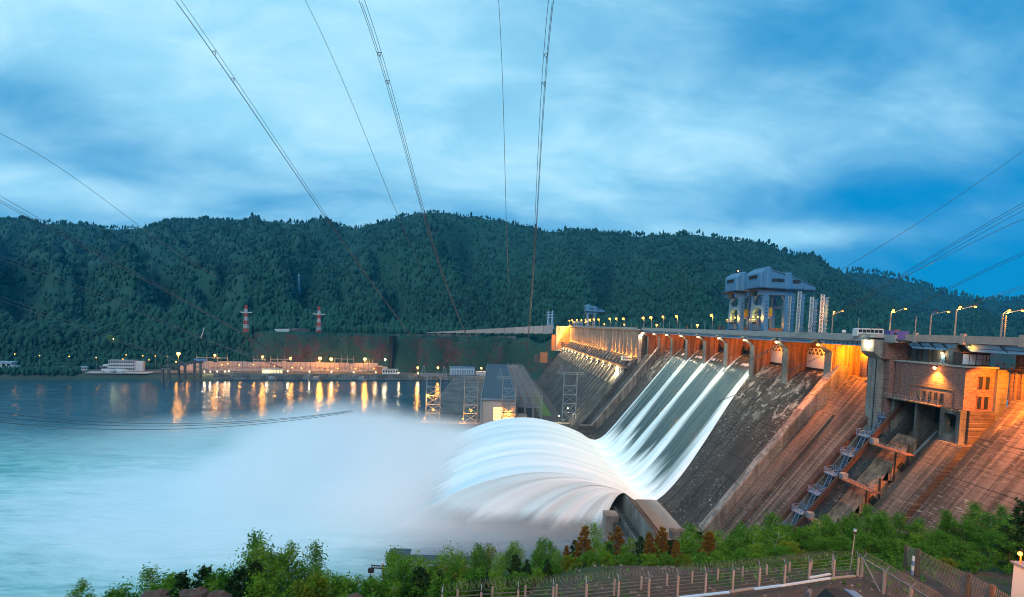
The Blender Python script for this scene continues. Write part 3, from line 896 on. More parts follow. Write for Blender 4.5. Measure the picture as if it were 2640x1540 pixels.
for k in range(10):
    z = 73.5 - 6.55 * k
    x = PX(z) - 0.2
    ld = MB().box(x - 2.3, x + 0.9, 171.4, 176.6, z, z + 0.35).build('landing', M['bluesteel'], tk)
    f = MB()
    for yy in np.linspace(171.5, 176.5, 5):
        f.box(x - 2.3, x - 2.18, yy - 0.06, yy + 0.06, z + 0.36, z + 1.9).box(x + 0.8, x + 0.9, yy - 0.06, yy + 0.06, z + 0.36, z + 2.6)
    for zz in (0.9, 1.4, 1.9): f.box(x - 2.3, x - 2.2, 171.4, 176.6, z + zz, z + zz + 0.1)
    for zz in (1.2, 1.9, 2.55): f.box(x + 0.8, x + 0.9, 171.4, 176.6, z + zz, z + zz + 0.1)
    for yy in (171.4, 176.5): f.bar((x - 2.2, yy, z + 1.9), (x + 0.85, yy, z + 2.55), 0.1).bar((x - 2.2, yy, z + 1.2), (x + 0.85, yy, z + 1.6), 0.1)
    f.build('landing_rail', M['bluesteel'], ld)
    l2 = MB()
    for yy in (172.2, 174.2): l2.bar((x - 2.0, yy, z - 0.1), (x - 4.2, yy, z - 5.9), 0.16)
    for q in range(8): l2.bar((x - 2.1 - q * 0.28, 172.2, z - 0.5 - q * 0.7), (x - 2.1 - q * 0.28, 174.2, z - 0.5 - q * 0.7), 0.12)
    l2.build('ladder', M['bluesteel'], ld)
    MB().box(x - 1.0, x + 0.6, 174.6, 176.2, z - 2.6, z - 0.02).build('counterweight', M['darksteel'], ld)
# brick building over the intake openings
bb = thing('brick_building', 'red brown brick control building with five tall windows and a balcony on the dam end', 'building', (134, 158, 68))
wallp = MB().box(130, 138.4, 145.2, 171.4, 80.4, 92.2).build('brick_wall', M['brick'], bb)
MB().box(129.6, 139, 144.8, 172, 92.25, 92.7).build('roof_edge', M['deckc'], bb)
MB().box(129.85, 130.0, 148.8, 164.4, 85.4, 85.75).build('hood_mould', M['orange'], wallp)
for yy in (164.3, 148.8): MB().box(129.86, 129.99, yy - 0.12, yy + 0.12, 80.6, 85.4).build('bay_edge', M['rust'], wallp)
MB().box(129.84, 129.99, 168.9, 169.2, 80.6, 92).build('down_pipe', M['rust'], wallp)
for k in range(5):
    y = 152.6 + k * 2.05
    wd = MB().box(129.9, 129.995, y - 0.68, y + 0.68, 81.2, 84.3).build('window', M['rust'], bb)
    MB().box(129.86, 129.89, y - 0.52, y - 0.04, 81.35, 84.1).build('pane', M['glass'], wd)
    MB().box(129.86, 129.89, y + 0.04, y + 0.52, 81.35, 84.1).build('pane', M['glass'], wd)
bl = MB().box(128.2, 129.98, 151.6, 163.0, 80.3, 80.62).build('balcony', M['orange'], bb)
r = MB()
for q in range(10): r.box(128.22, 128.32, 151.7 + q * 1.24, 151.8 + q * 1.24, 80.63, 81.9)
r.box(128.22, 128.32, 151.6, 163, 81.85, 81.95).box(128.22, 128.32, 151.6, 163, 81.2, 81.27)
r.build('balcony_rail', M['galv'], bl)
wl2 = MB().box(127.6, 129.98, 163.1, 172.5, 80.35, 80.65).build('side_walkway', M['conc'], bb)
r = MB()
for q in range(7): r.box(127.62, 127.72, 163.2 + q * 1.5, 163.3 + q * 1.5, 80.66, 81.9)
r.box(127.62, 127.72, 163.1, 172.5, 81.85, 81.93)
r.build('walkway_rail', M['galv'], wl2)
# intake level under the building: framed opening, deep dark bay
fr = MB().box(129.2, 131, 150.2, 151.7, 68, 80.3).box(129.2, 131, 144.9, 146.2, 68, 80.3).box(129.0, 131, 146.25, 150.15, 79.0, 80.2).box(129.0, 131, 146.25, 150.15, 70.6, 73.0).build('opening_frame', M['conc'], bb)
MB().prism([(130.5, 73.0), (136.5, 76.2), (136.5, 73.0)], 146.25, 150.15).build('hopper', M['conc'], fr)
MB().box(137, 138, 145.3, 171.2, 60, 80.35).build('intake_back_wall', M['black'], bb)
MB().box(129.5, 137, 170.2, 171.3, 62, 80.3).build('intake_side_wall', M['conc'], bb)
MB().box(131.0, 136.9, 162.5, 163.4, 62, 80.3).build('intake_divider', M['conc'], bb)
MB().bar((PX(64) + 5.5, 158.8, 64.2), (PX(72) + 6.5, 158.8, 72), 0.5).build('chute_pipe', M['galv'], bb)
# end wall facing the viewer
MB().box(131.2, 138.4, 144.2, 145.15, 62, 80.35).build('end_wall_base', M['slope'], bb)
for zb_, zt_ in ((86.4, 90.0), (80.9, 84.4)):
    wd = MB().box(133.6, 137.0, 145.02, 145.19, zb_, zt_).build('window', M['rust'], bb)
    for xa in (133.75, 135.7): MB().box(xa, xa + 1.1, 144.95, 145.01, zb_ + 0.1, zt_ - 0.1).build('pane', M['glass'], wd)
    MB().box(133.4, 137.2, 144.8, 145.01, zt_ + 0.02, zt_ + 0.25).build('lintel', M['orange'], wd)
MB().box(138.42, 141.6, 144.4, 147.5, 62, 92.0).build('corner_pilaster', M['conc'], bb)
# near wall right of the building and its walkway
nw = thing('side_wall', 'tall orange lit concrete wall with dark run marks at the right edge', 'wall', (142, 120, 78))
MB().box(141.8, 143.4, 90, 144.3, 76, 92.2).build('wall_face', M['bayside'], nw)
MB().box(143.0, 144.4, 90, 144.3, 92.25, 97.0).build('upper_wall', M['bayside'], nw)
for k in range(5):
    MB().box(141.55, 141.79, 142.2 - k * 1.9, 142.7 - k * 1.9, 80, 92).build('wall_rib', M['bayside'], nw)
wk = MB().box(140.2, 142.9, 90, 147.4, 92.25, 92.5).build('walkway', M['darksteel'], nw)
r = MB()
for q in range(16): r.box(140.2, 140.3, 146.8 - q * 2.2, 146.9 - q * 2.2, 92.5, 93.8)
r.box(140.2, 140.3, 100, 147.3, 93.7, 93.82).box(140.2, 140.3, 100, 147.3, 93.1, 93.18)
r.build('walkway_rail', M['rust'], wk)
stx = MB().bar((141.5, 132, 92.6), (141.5, 141.5, 96.6), 0.5, 0.2)
for q in range(7): stx.bar((140.8, 132.5 + q * 1.4, 92.8 + q * 0.6), (142.2, 132.5 + q * 1.4, 92.8 + q * 0.6), 0.3, 0.1)
stx.build('stair', M['rust'], wk)
# rooftop: dark recessed wall, door, glazed cabin, round column
rf = thing('rooftop_cabin', 'glazed cabin with pale blue panes on the brick building roof under the bridge', 'cabin', (133, 147, 92.7))
cb = MB().box(130.2, 138.2, 147.0, 150.0, 92.75, 96.3).build('cabin_wall', M['darksteel'], rf)
for k, mt in enumerate(('bluepane', 'bluepane', 'bluepane', 'bluepane')):
    f = MB().box(130.4 + k * 1.95, 132.1 + k * 1.95, 146.9, 146.98, 93.1, 95.9).build('pane', M[mt], rf)
    if k >= 2: MB().box(130.4 + k * 1.95, 132.1 + k * 1.95, 146.8, 146.89, 94.4, 94.55).build('glazing_bar', M['darksteel'], f)
    if k == 3: MB().box(131.1 + k * 1.95, 131.25 + k * 1.95, 146.8, 146.89, 93.1, 95.9).build('glazing_bar', M['darksteel'], f)
MB().box(129.9, 138.5, 146.7, 150.2, 96.32, 96.55).build('cabin_roof', M['rust'], rf)
rw = thing('rooftop_wall', 'dark recessed concrete wall with a small door under the bridge', 'wall', (135, 160, 92.7))
MB().box(134.5, 136, 150.3, 171, 92.75, 98.3).build('recessed_wall', M['conc'], rw)
MB().box(134.3, 134.49, 157.6, 159.0, 92.8, 95.0).build('door', M['steel'], rw)
for yy in (153.5, 163.5, 167): MB().box(133.9, 134.48, yy - 0.4, yy + 0.4, 92.8, 98.2).build('pilaster', M['conc'], rw)
r = MB()
for q in range(12): r.box(130.0, 130.1, 151.5 + q * 1.7, 151.6 + q * 1.7, 92.72, 93.9)
r.box(130.0, 130.1, 151.4, 171, 93.8, 93.9)
r.build('roof_railing', M['darksteel'], rw)
cp = MB().tube([(131.9, 151.5, 92.75), (131.9, 151.5, 97.6)], 1.25, 14).build('column', M['pier'], smooth=True)
tag(cp, 'round concrete column carrying the bridge above the brick building', 'column')
# bridge on the right with pink parapet
bg_ = thing('road_bridge', 'road bridge with pinkish concrete parapet and blue grey girders passing over the brick building', 'bridge', (131, 130, 98))
MB().box(130.2, 153, 88, 168.5, 98.75, 99.35).build('bridge_deck', M['asphalt'], bg_)
for a, c in ((150.2, 168.0), (104.0, 147.2)):
    gd = MB().prismx([(a, 98.7), (a, 97.6), (a + 3.0, 96.7), (c - 2.0, 96.7), (c, 98.0), (c, 98.7)], 130.9, 131.5).build('girder', M['steel'], bg_)
    MB().box(130.7, 130.89, a + 3, c - 2, 97.5, 97.62).build('stiffener', M['darksteel'], gd)
    for q in range(3):
        yy = a + (c - a) * (0.25 + 0.25 * q)
        MB().bar((130.6, yy, 98.5), (131.0, yy - 2.0, 97.0), 0.25).build('strut', M['darksteel'], gd)
    MB().prismx([(a, 98.7), (a, 97.6), (a + 3.0, 96.7), (c - 2.0, 96.7), (c, 98.0), (c, 98.7)], 140, 140.6).build('inner_girder', M['steel'], bg_)
ke = MB().box(129.7, 130.4, 88, 168.4, 98.9, 99.5).build('bridge_kerb', M['pinkc'], bg_)
for k in range(22):
    y1 = 168.0 - k * 3.6
    MB().box(129.75, 130.0, y1 - 3.54, y1, 99.52, 101.0).build('parapet_panel', M['pinkc'], ke)
for yy in (163.9, 146.8, 129.8): MB().box(129.4, 130.3, yy - 0.6, yy + 0.6, 98.6, 101.6).build('parapet_pedestal', M['pinkc'], ke)
# ------------------------------------------------------------------ water over the spillway, the jet, the spray
def attr_mesh(o, **k):
    for n, a in k.items():
        o.data.attributes.new(n, 'FLOAT', 'POINT').data.foreach_set('value', np.asarray(a, np.float32).ravel())
def waterm(name, curtain=False, soft=1.0):
    b = NB(name)
    A = lambda n: b.n('ShaderNodeAttribute', attribute_name=n).outputs['Fac']
    fy, fs, foam = A('fy'), A('fs'), A('foam')
    cv = b.n('ShaderNodeCombineXYZ'); b.l(fy, cv.inputs[0]); b.l(fs, cv.inputs[1])
    n1 = b.noise(scale=(0.55 * soft, 0.020 * soft, 1), detail=4 if soft == 1 else 3, rough=0.5, vec=cv.outputs[0])
    n2 = b.noise(scale=(0.22 * soft, 0.010 * soft, 1), detail=4 if soft == 1 else 2, rough=0.55, vec=cv.outputs[0])
    nn = b.math('ADD', b.math('MULTIPLY', n1, 0.55), b.math('MULTIPLY', n2, 0.65))
    amp = b.math('ADD', 0.25, b.math('MULTIPLY', b.math('MULTIPLY', foam, b.math('SUBTRACT', 1.0, foam)), 4.0))
    f = b.math('ADD', foam, b.math('MULTIPLY', b.math('SUBTRACT', nn, 0.60), b.math('MULTIPLY', amp, 1.35)))
    f = b.ramp(f, 0.14, 0.86)
    white = b.mix(b.ramp(n2, 0.35, 0.68), (0.72, 0.84, 0.86), (0.93, 0.95, 0.95))
    c = b.mix(f, (0.070, 0.095, 0.086), white)
    alpha = None
    if curtain:
        al = A('alpha')
        alpha = b.math('MULTIPLY', b.ramp(b.math('ADD', al, b.math('MULTIPLY', b.math('SUBTRACT', nn, 0.6), 1.3)), 0.05, 0.75), 1.0, clamp=True)
    return b.bsdf(c, b.math('ADD', 0.22, b.math('MULTIPLY', f, 0.5)), bump=nn, bs=0.22 if soft == 1 else 0.05, bd=0.9, alpha=alpha, spec=0.4)
NS, NYW = 130, 230
s_ = np.linspace(0, ss[-1], NS)
q_ = np.linspace(0, 1, NYW)
S, Q = np.meshgrid(s_, q_, indexing='ij')
T = np.clip((S - s_top) / (ss[-1] - s_top), 0, 1)
yn = 277.0 - 16.0 * sstep(0, 0.75, T) ; yf = 402.5 + 1.5 * T
Yw = yn + (yf - yn) * Q
foam = np.zeros_like(S)
for k in (4, 5, 6):
    dyp = Yw - (Yi(k) - 1.2 - 4.0 * T)
    g = 2.6 * np.clip(1 - T / 0.30, 0, 1)
    wdt = 1.6 + 9.0 * T
    foam = np.maximum(foam, np.exp(-((np.abs(dyp) - g) / wdt) ** 2) * sstep(0.0, 0.03, T) * (0.80 + 0.2 * T))
foam = np.maximum(foam, np.exp(-((Yw - yn) / (3.2 + 13 * T)) ** 2) * (0.85 + .15 * T))
foam = np.maximum(foam, np.exp(-((yf - Yw) / (3.5 + 11 * T)) ** 2) * (0.9))
foam = np.maximum(foam, sstep(0.52, 0.93, T + 0.10 * (fbm(Yw / 9, S * 0 + 2, 2) - 0.5)) * 1.05)
ins = S < s_top + 0.5
arc = np.zeros_like(S)
for k in (4, 5, 6, 7):
    arc = np.maximum(arc, np.exp(-((Yw - (Yi(k) - 3.4)) / 0.9) ** 2))
foam = np.where(ins, np.maximum(arc * 0.95, foam * 0), foam)
lipf = np.exp(-((S - s_top - 1.0) / 0.9) ** 2) * 0.75 * (fbm(Yw / 3.0, S * 0, 2) > 0.48)
foam = np.clip(np.maximum(foam, lipf), 0, 1)
thick = np.where(S < s_top, 1.2 + 2.2 * (1 - S / s_top) ** 1.2, 1.2 - 0.2 * T)
edge = np.minimum(1, np.minimum(Yw - yn, yf - Yw) / 2.2)
thick = thick * (0.12 + 0.88 * np.clip(edge, 0, 1)) + 0.55 * foam * sstep(0.02, 0.2, T) * np.clip(edge, 0, 1)
thick = thick + (fbm(Yw / 2.2, S / 45, 3) - 0.5) * 0.5 * np.clip(edge, 0, 1) * sstep(0, 0.1, T)
PXZ = np.array([[chpt(s, 0.12) for s in s_], [chpt(s, 1.12) for s in s_]])
bx, bz = PXZ[0, :, 0], PXZ[0, :, 1]; nx, nz = PXZ[1, :, 0] - bx, PXZ[1, :, 1] - bz
ker = np.ones(9) / 9
def smooth1(a): return np.convolve(np.pad(a, 4, 'edge'), ker, 'valid')
nx, nz = smooth1(nx), smooth1(nz)
Xw = bx[:, None] + nx[:, None] * thick; Zw = bz[:, None] + nz[:, None] * thick
wsh = gridmesh('spillway_water', Xw, Yw, Zw, waterm('spillway water', False, 0.72))
attr_mesh(wsh, fy=Yw, fs=S, foam=foam)
tag(wsh, 'sheet of dark green water streaked with white foam sliding down the spillway chute', 'water', kind='structure')
# the jet thrown off the bucket lip: ballistic streamlines
TAN, KQ = 0.50, 0.00600
def zfall(x, f): return TAN * x - KQ * x * x / (f * f)
def xland(f, z0): return (TAN + math.sqrt(TAN * TAN + 4 * KQ / f / f * z0)) / (2 * KQ / f / f)
ZL = 19.3
NA, NB_ = 90, 170
ta, tb = np.linspace(0, 1, NA), np.linspace(0, 1, NB_)
A_, B_ = np.meshgrid(ta, tb, indexing='ij')
xl = xland(1.0, ZL)
xx = A_ * xl * 1.0
x0_, y0_, z0_ = (np.interp(tb, q_, a[-1])[None, :] for a in (Xw, Yw, Zw))
Yj = y0_ + (-0.05 * (1 - B_) + 0.03 * B_) * xx
ramp_ = np.clip(A_ * 7, 0, 1)
fr_ = 1.0 + 0.05 * (fbm(Yj / 14, A_ * 0 + 5, 2) - 0.5)
Zj = z0_ + zfall(xx, fr_) + (fbm(Yj / 6.5 + A_ * 1.5, xx / 70, 2) - 0.5) * (0.8 + 2.8 * A_) * ramp_
Xj = x0_ - xx
jet = gridmesh('spillway_jet', Xj, Yj, Zj, waterm('white jet water', True, 0.38))
attr_mesh(jet, alpha=1.3 - 1.25 * sstep(0.55, 1.0, A_), fy=Yj, fs=xx + 90, foam=np.clip(0.91 + 0.07 * np.cos(Yj / 7.0 + A_ * 2), 0, 1))
tag(jet, 'great white arc of water leaping off the lip at the foot of the spillway', 'water jet', kind='structure')
# its near flank breaks up into falling veils
for layer in range(3):
    NQ, NT = 70, 60
    qa, tt_ = np.meshgrid(np.linspace(0, 1, NQ), np.linspace(0, 1, NT), indexing='ij')
    f_ = 1.0 - 0.80 * qa ** 1.15
    xm = (TAN + np.sqrt(TAN ** 2 + 4 * KQ / f_ ** 2 * (ZL + 0.5))) / (2 * KQ / f_ ** 2)
    x_ = xm * tt_
    zc = float(z0_[0, 0]) + TAN * x_ - KQ * x_ ** 2 / f_ ** 2 - 0.4 * layer - (0 if layer == 0 else 0.8)
    yc = float(y0_[0, 0]) - 0.05 * x_ + layer * 5 - qa * 7 * tt_ + (fbm(qa * 9 + 3 * layer, tt_ * 1.2, 2) - 0.5) * (0.4 + 3.0 * tt_) * np.clip(qa * 5, 0, 1)
    if layer == 0:                                                  # the outermost veil grows out of the edge of the jet itself
        kq_ = (1 - qa) ** 3
        zc = zc + kq_ * (np.interp(x_, xx[:, 0], Zj[:, 0]) - float(z0_[0, 0]) - zfall(x_, 1.0))
        yc = yc + kq_ * (np.interp(x_, xx[:, 0], Yj[:, 0]) - float(y0_[0, 0]) + 0.05 * x_)
    ve = gridmesh('spray_veil', float(x0_[0, 0]) - x_, yc, zc, bpy.data.materials.get('falling veil water') or waterm('falling veil water', True, 0.30))
    attr_mesh(ve, fy=qa * 75 + 40 * layer, fs=x_ * 0.8, foam=0.88 - 0.20 * qa, alpha=np.clip(1.15 - 0.40 * qa - 0.15 * tt_ * qa, 0, 1) * sstep(1.0, 0.72, tt_))
    tag(ve, ('outer', 'middle', 'inner')[layer] + ' veil of falling water on the near flank of the white jet', 'water veil', kind='structure')
# still grey water left in the near end of the bucket
pl = MB().poly([(71.5, 211.2, 15.6), (82.9, 211.2, 15.6), (82.9, 262, 15.6), (71.5, 262, 15.6)]).build('bucket_pool', plain('grey pool water', (0.16, 0.15, 0.13), 0.12, var=0.2, scale=0.3))
tag(pl, 'shallow grey pool of water lying in the near end of the bucket', 'pool', kind='structure')
# drifting spray
def mistm():
    b = NB('spray mist')
    x, y, z = b.xyz()
    def lobe(cx, cy_, cz, sx, sy, sz):
        e = [b.math('POWER', b.math('ABSOLUTE', b.math('DIVIDE', b.math('SUBTRACT', c, cc), s)), 2.0) for c, cc, s in ((x, cx, sx), (y, cy_, sy), (z, cz, sz))]
        r = b.math('ADD', b.math('ADD', e[0], e[1]), e[2])
        return b.math('POWER', b.math('MAXIMUM', b.math('SUBTRACT', 1.0, r), 0.0), 1.6)
    n = b.noise(scale=(0.012, 0.014, 0.03), detail=4, rough=0.55)
    d = b.math('ADD', b.math('MULTIPLY', lobe(-72, 345, 0, 120, 118, 42), 1.6), b.math('MULTIPLY', lobe(-185, 410, 0, 170, 110, 24), 0.35))
    d = b.math('ADD', d, b.math('MULTIPLY', lobe(0, 268, 0, 95, 55, 17), 1.4))
    d = b.math('ADD', d, b.math('MULTIPLY', lobe(-40, 272, 0, 66, 48, 28), 2.6))
    d = b.math('ADD', d, b.math('MULTIPLY', lobe(-110, 400, 10, 90, 70, 34), 0.8))
    n_f = b.noise(scale=(0.035, 0.04, 0.07), detail=4, rough=0.6)
    d = b.math('MULTIPLY', d, b.math('MULTIPLY', b.math('MULTIPLY', b.ramp(n, 0.22, 0.68), b.math('ADD', 0.45, n_f)), 0.085))
    v = b.n('ShaderNodeVolumePrincipled')
    v.inputs['Color'].default_value = (1.0, 1.0, 1.0, 1)
    b.l(d, v.inputs['Density'])
    b.l(v.outputs[0], b.out.inputs['Volume'])
    return b.m
mi = MB().box(-390, 100, 185, 545, -0.5, 46).build('mist', mistm())
tag(mi, 'soft white spray mist drifting over the river in front of the jet', 'mist', kind='stuff')
# ------------------------------------------------------------------ powerhouse below the dam and its yard
def bank(u, d, z=None):
    """a point on the far bank: direction u, d metres behind the waterline"""
    y = float(shore(np.array(float(u)))) + d
    if z is None: z = float(ground(np.array([u]), np.array([d]))[0][0])
    return np.array([y * (u - 1277) / 1400, y, z])
plat = thing('powerhouse_platform', 'low dark concrete platform in the river carrying the powerhouse', 'platform', (0, 505, 0))
MB().box(-68, 24, 497, 958, -5, 6.0).build('platform_slab', M['conc'], plat)
MB().box(24.2, 74, 503, 958, -5, 6.0).build('yard_slab', M['asphalt'], plat)
MB().box(-69, 24, 496.2, 496.9, 4.4, 7.0).build('quay_edge', M['rust'], plat)
MB().box(44, 72, 497, 502.8, -5, 9.5).build('corner_block', M['conc'], plat)
for k in range(22): MB().box(-67 + k * 4.1, -64.2 + k * 4.1, 496.3, 496.95, -4, 4.2).build('quay_panel', M['darkslope'], plat)
lw = MB().box(50, 62, 560, 830, 6.02, 6.15).build('lawn', M['grassm']); tag(lw, 'narrow strip of bright green lawn at the foot of the dark dam slope', 'lawn', kind='stuff')
ph = thing('powerhouse', 'long powerhouse with dark flat roof and pale end wall beside the river', 'building', (5, 510, 6))
MB().box(-9.5, 21, 508, 948, 6, 28.0).build('hall', M['pinkwall'], ph)
for k in range(11): MB().box(-11.0, 21.6, 507 + k * 40.2, 507 + k * 40.2 + 40.0, 28.05, 29.2).build('roof_slab', M['roofd'], ph)
MB().box(-11.5, -10.9, 506.6, 949, 28.1, 29.9).build('roof_edge', M['galv'], ph)
MB().box(-11.4, 22, 506.2, 506.9, 28.1, 29.6).build('roof_edge', M['galv'], ph)
MB().box(21.7, 22.3, 506.9, 949, 28.0, 29.8).build('roof_edge', M['galv'], ph)
MB().box(-11.5, -9.6, 507, 509, 6, 28).build('corner_post', M['galv'], ph)
for zz in (9.0, 12.2, 15.4, 18.6):
    w_ = MB().box(1.0, 9.6, 507.8, 507.98, zz, zz + 2.7).build('window', M['lampy'], ph)
    for k in range(3): MB().box(3.0 + k * 2.1, 3.15 + k * 2.1, 507.6, 507.79, zz, zz + 2.7).build('mullion', M['darksteel'], w_)
MB().box(10.5, 20.2, 507.8, 507.98, 6.2, 12.2).build('gate_door', M['lampy'], ph)
an = MB().box(22.4, 40, 540, 930, 6, 18).build('annex', M['roofd'], ph)
MB().box(22.4, 34, 524, 539.8, 6, 11).build('annex_end', M['pinkwall'], ph)
MB().box(24, 42, 930.2, 946, 6, 27).build('annex_tower', M['pinkwall'], ph)
# transformer gantries between powerhouse and dam
def portal_gantry():
    t = thing('transformer_gantry', 'pale lattice transformer gantry between the powerhouse roof and the dam slope', 'gantry', (33, 0, 6), 'lattice gantries beside the powerhouse')
    for x in (24, 32, 40, 48):
        m = MB()
        for dx_ in (-0.8, 0.8):
            for dy_ in (-0.8, 0.8): m.bar((x + dx_, dy_, 6), (x + dx_ * 0.5, dy_ * 0.5, 31), 0.34)
        for q in range(8):
            z = 7 + q * 3
            m.bar((x - 0.75, -0.7, z), (x + 0.7, -0.7, z + 3), 0.24).bar((x + 0.75, -0.7, z), (x - 0.7, -0.7, z + 3), 0.24).bar((x - 0.8, -0.75, z), (x + 0.8, -0.75, z), 0.24)
        m.build('lattice_post', M['galv'], t)
        MB().tube([(x, 0, 31), (x, 0, 36)], 0.22, 5, 0.06).build('spike', M['galv'], t)
    m = MB()
    for z in (19, 29.5):
        m.bar((23, 0, z), (49, 0, z), 0.4).bar((23, 0, z + 1.6), (49, 0, z + 1.6), 0.4)
        for q in range(12): m.bar((23 + q * 2.15, 0, z + (q % 2) * 1.6), (25.15 + q * 2.15, 0, z + 1.6 - (q % 2) * 1.6), 0.22)
    m.build('cross_beam', M['galv'], t)
    for x in (28, 36, 44):
        i_ = MB()
        for q in range(5): i_.tube([(x, 0, 28.6 - q * 0.9), (x, 0, 28.0 - q * 0.9)], 0.5, 7)
        i_.tube([(x, 0, 29.4), (x, 0, 23)], 0.12, 5)
        i_.build('insulator', M['rust'], t)
    return t
pg = portal_gantry()
pg.location.y = 528
pg['label'] = 'nearest pale lattice transformer gantry beside the powerhouse end'
for k in range(1, 16): dup(pg, (33, 528 + k * 26.5, 6), label=f'{ordw(k)} pale lattice transformer gantry from the near end of the powerhouse')
# transmission portals at the near end of the platform
def trans_tower(u1, u2, vb, vt, arm, Yt, label):
    b1, b2 = at(u1, vb, Yt), at(u2, vb, Yt)
    zb_ = b1[2]; H_ = at(u1, vt, Yt)[2] - zb_
    xc, hw = (b1[0] + b2[0]) / 2, abs(b2[0] - b1[0]) / 2
    t = thing('transmission_portal', label, 'transmission tower', (xc, Yt, zb_), 'steel transmission portals at the near end of the powerhouse')
    for s in (-1, 1):
        m = MB()
        for dy_ in (-1, 1): m.bar((xc + s * hw, Yt + dy_ * 1.2, zb_), (xc + s * hw * 0.94, Yt + dy_ * 0.7, zb_ + H_), 0.55)
        for q in range(10): m.bar((xc + s * hw * 0.97, Yt - 1.1, zb_ + H_ * q / 10), (xc + s * hw * 0.97, Yt + 1.1, zb_ + H_ * (q + 1) / 10), 0.25)
        m.build('leg', M['galv'], t)
        p = MB()
        for e in (-1, 1): p.bar((xc + s * hw * 1.45 + e * 1.9, Yt, zb_ + H_), (xc + s * hw * 1.4 + e * 0.4, Yt, zb_ + H_ + 8.5), 0.32)
        for q in range(3): p.bar((xc + s * hw * 1.45 - 1.6 + q * 0.4, Yt, zb_ + H_ + 1 + q * 2.4), (xc + s * hw * 1.45 + 1.6 - q * 0.4, Yt, zb_ + H_ + 1 + q * 2.4), 0.22)
        p.build('peak', M['galv'], t)
    m = MB()
    for dy_ in (-0.8, 0.8):
        for z in (-0.9, 0.9): m.bar((xc - arm, Yt + dy_, zb_ + H_ + z), (xc + arm, Yt + dy_, zb_ + H_ + z), 0.35)
    for q in range(12): m.bar((xc - arm + q * arm / 6, Yt - 0.8, zb_ + H_ - 0.9 + (q % 2) * 1.8), (xc - arm + (q + 1) * arm / 6, Yt - 0.8, zb_ + H_ + 0.9 - (q % 2) * 1.8), 0.22)
    m.build('cross_arm', M['galv'], t)
    n = 4
    m = MB()
    for k in range(n):
        a, c = zb_ + H_ * k * 0.185, zb_ + H_ * (k + 1) * 0.185
        m.bar((xc - hw, Yt, c), (xc + hw, Yt, c), 0.5, 0.8)
        if k < n: m.bar((xc - hw, Yt, a), (xc + hw, Yt, c), 0.36).bar((xc + hw, Yt, a), (xc - hw, Yt, c), 0.36)
    m.bar((xc - hw, Yt, c + 2.6), (xc - hw * 0.6, Yt, c + 0.4), 0.4).bar((xc + hw, Yt, c + 2.6), (xc + hw * 0.6, Yt, c + 0.4), 0.4)
    m.build('bracing', M['galv'], t)
    return t, xc, hw, zb_, H_
tw = [trans_tower(1097, 1134, 1087, 966, 12.5, 512, 'steel transmission portal at the left end of the quay, bright lamp on its left leg'),
      trans_tower(1195, 1230, 1088, 968, 12.5, 512, 'steel transmission portal just left of the powerhouse end wall'),
      trans_tower(1293, 1328, 1084, 973, 12.5, 505, 'steel transmission portal in front of the powerhouse end wall'),
      trans_tower(1449, 1484, 1086, 962, 12.8, 500, 'steel transmission portal against the dark slope of the dam')]
def small_lamp(name, p, r, mat, label, cat, watts=0, color=SODIUM, group=None, pole=None, polemat='galv'):
    """bulb with housing on a pole; the pole stands at pole=(x, y, z)"""
    t = thing(name, label, cat, tuple(pole if pole is not None else p), group)
    bl_ = MB().ball(p, r, 8, 6).build('bulb', mat, t, smooth=True)
    MB().tube([(p[0], p[1], p[2] + r * 0.75), (p[0], p[1], p[2] + r * 1.35)], r * 0.9, 8, r * 0.35).build('hood', M['darksteel'], t)
    if pole is not None:
        MB().tube([tuple(pole), (pole[0], pole[1], p[2] + r * 0.2)], 0.2 if p[1] > 400 else 0.13, 6, 0.1).build('pole', M[polemat], t)
        if abs(pole[0] - p[0]) > 0.3: MB().bar((pole[0], pole[1], p[2] + r * 0.9), (p[0], p[1], p[2] + r * 1.2), 0.14).build('arm', M[polemat], t)
    else:
        MB().bar((p[0], p[1], p[2] + r * 1.3), (p[0], p[1] + 0.8, p[2] + r * 1.5), 0.15).build('bracket', M['darksteel'], t)
    if watts: lamp('light', (p[0], p[1] - r * 0.4, p[2] - r * 1.3), watts, color, r * 0.8, t)
    return t
p = at(1103, 1020, 509); small_lamp('floodlight', p, 1.1, M['lampo'], 'bright sodium floodlight on the leftmost transmission portal', 'floodlight', 25000)
for (u, v, lb) in ((1117, 1058, 'lamp on the lower bracing of the leftmost portal'), (1094, 1078, 'lamp at the foot of the leftmost portal'), (1193, 1080, 'lamp at the foot of the portal left of the powerhouse'),
                   (1214, 1061, 'lamp on the bracing of the portal left of the powerhouse'), (1310, 1064, 'lamp in front of the powerhouse doorway'), (1441, 1072, 'lamp at the foot of the portal against the dam slope'), (1464, 1053, 'lamp on the bracing of the portal against the dam slope')):
    p = at(u, v, 506); small_lamp('quay_lamp', p, 0.6, M['lampw'] if 'dam slope' in lb else M['lampo'], 'small glowing ' + lb, 'lamp', 7000, WARMW if 'dam slope' in lb else SODIUM, 'lamps on the powerhouse quay')

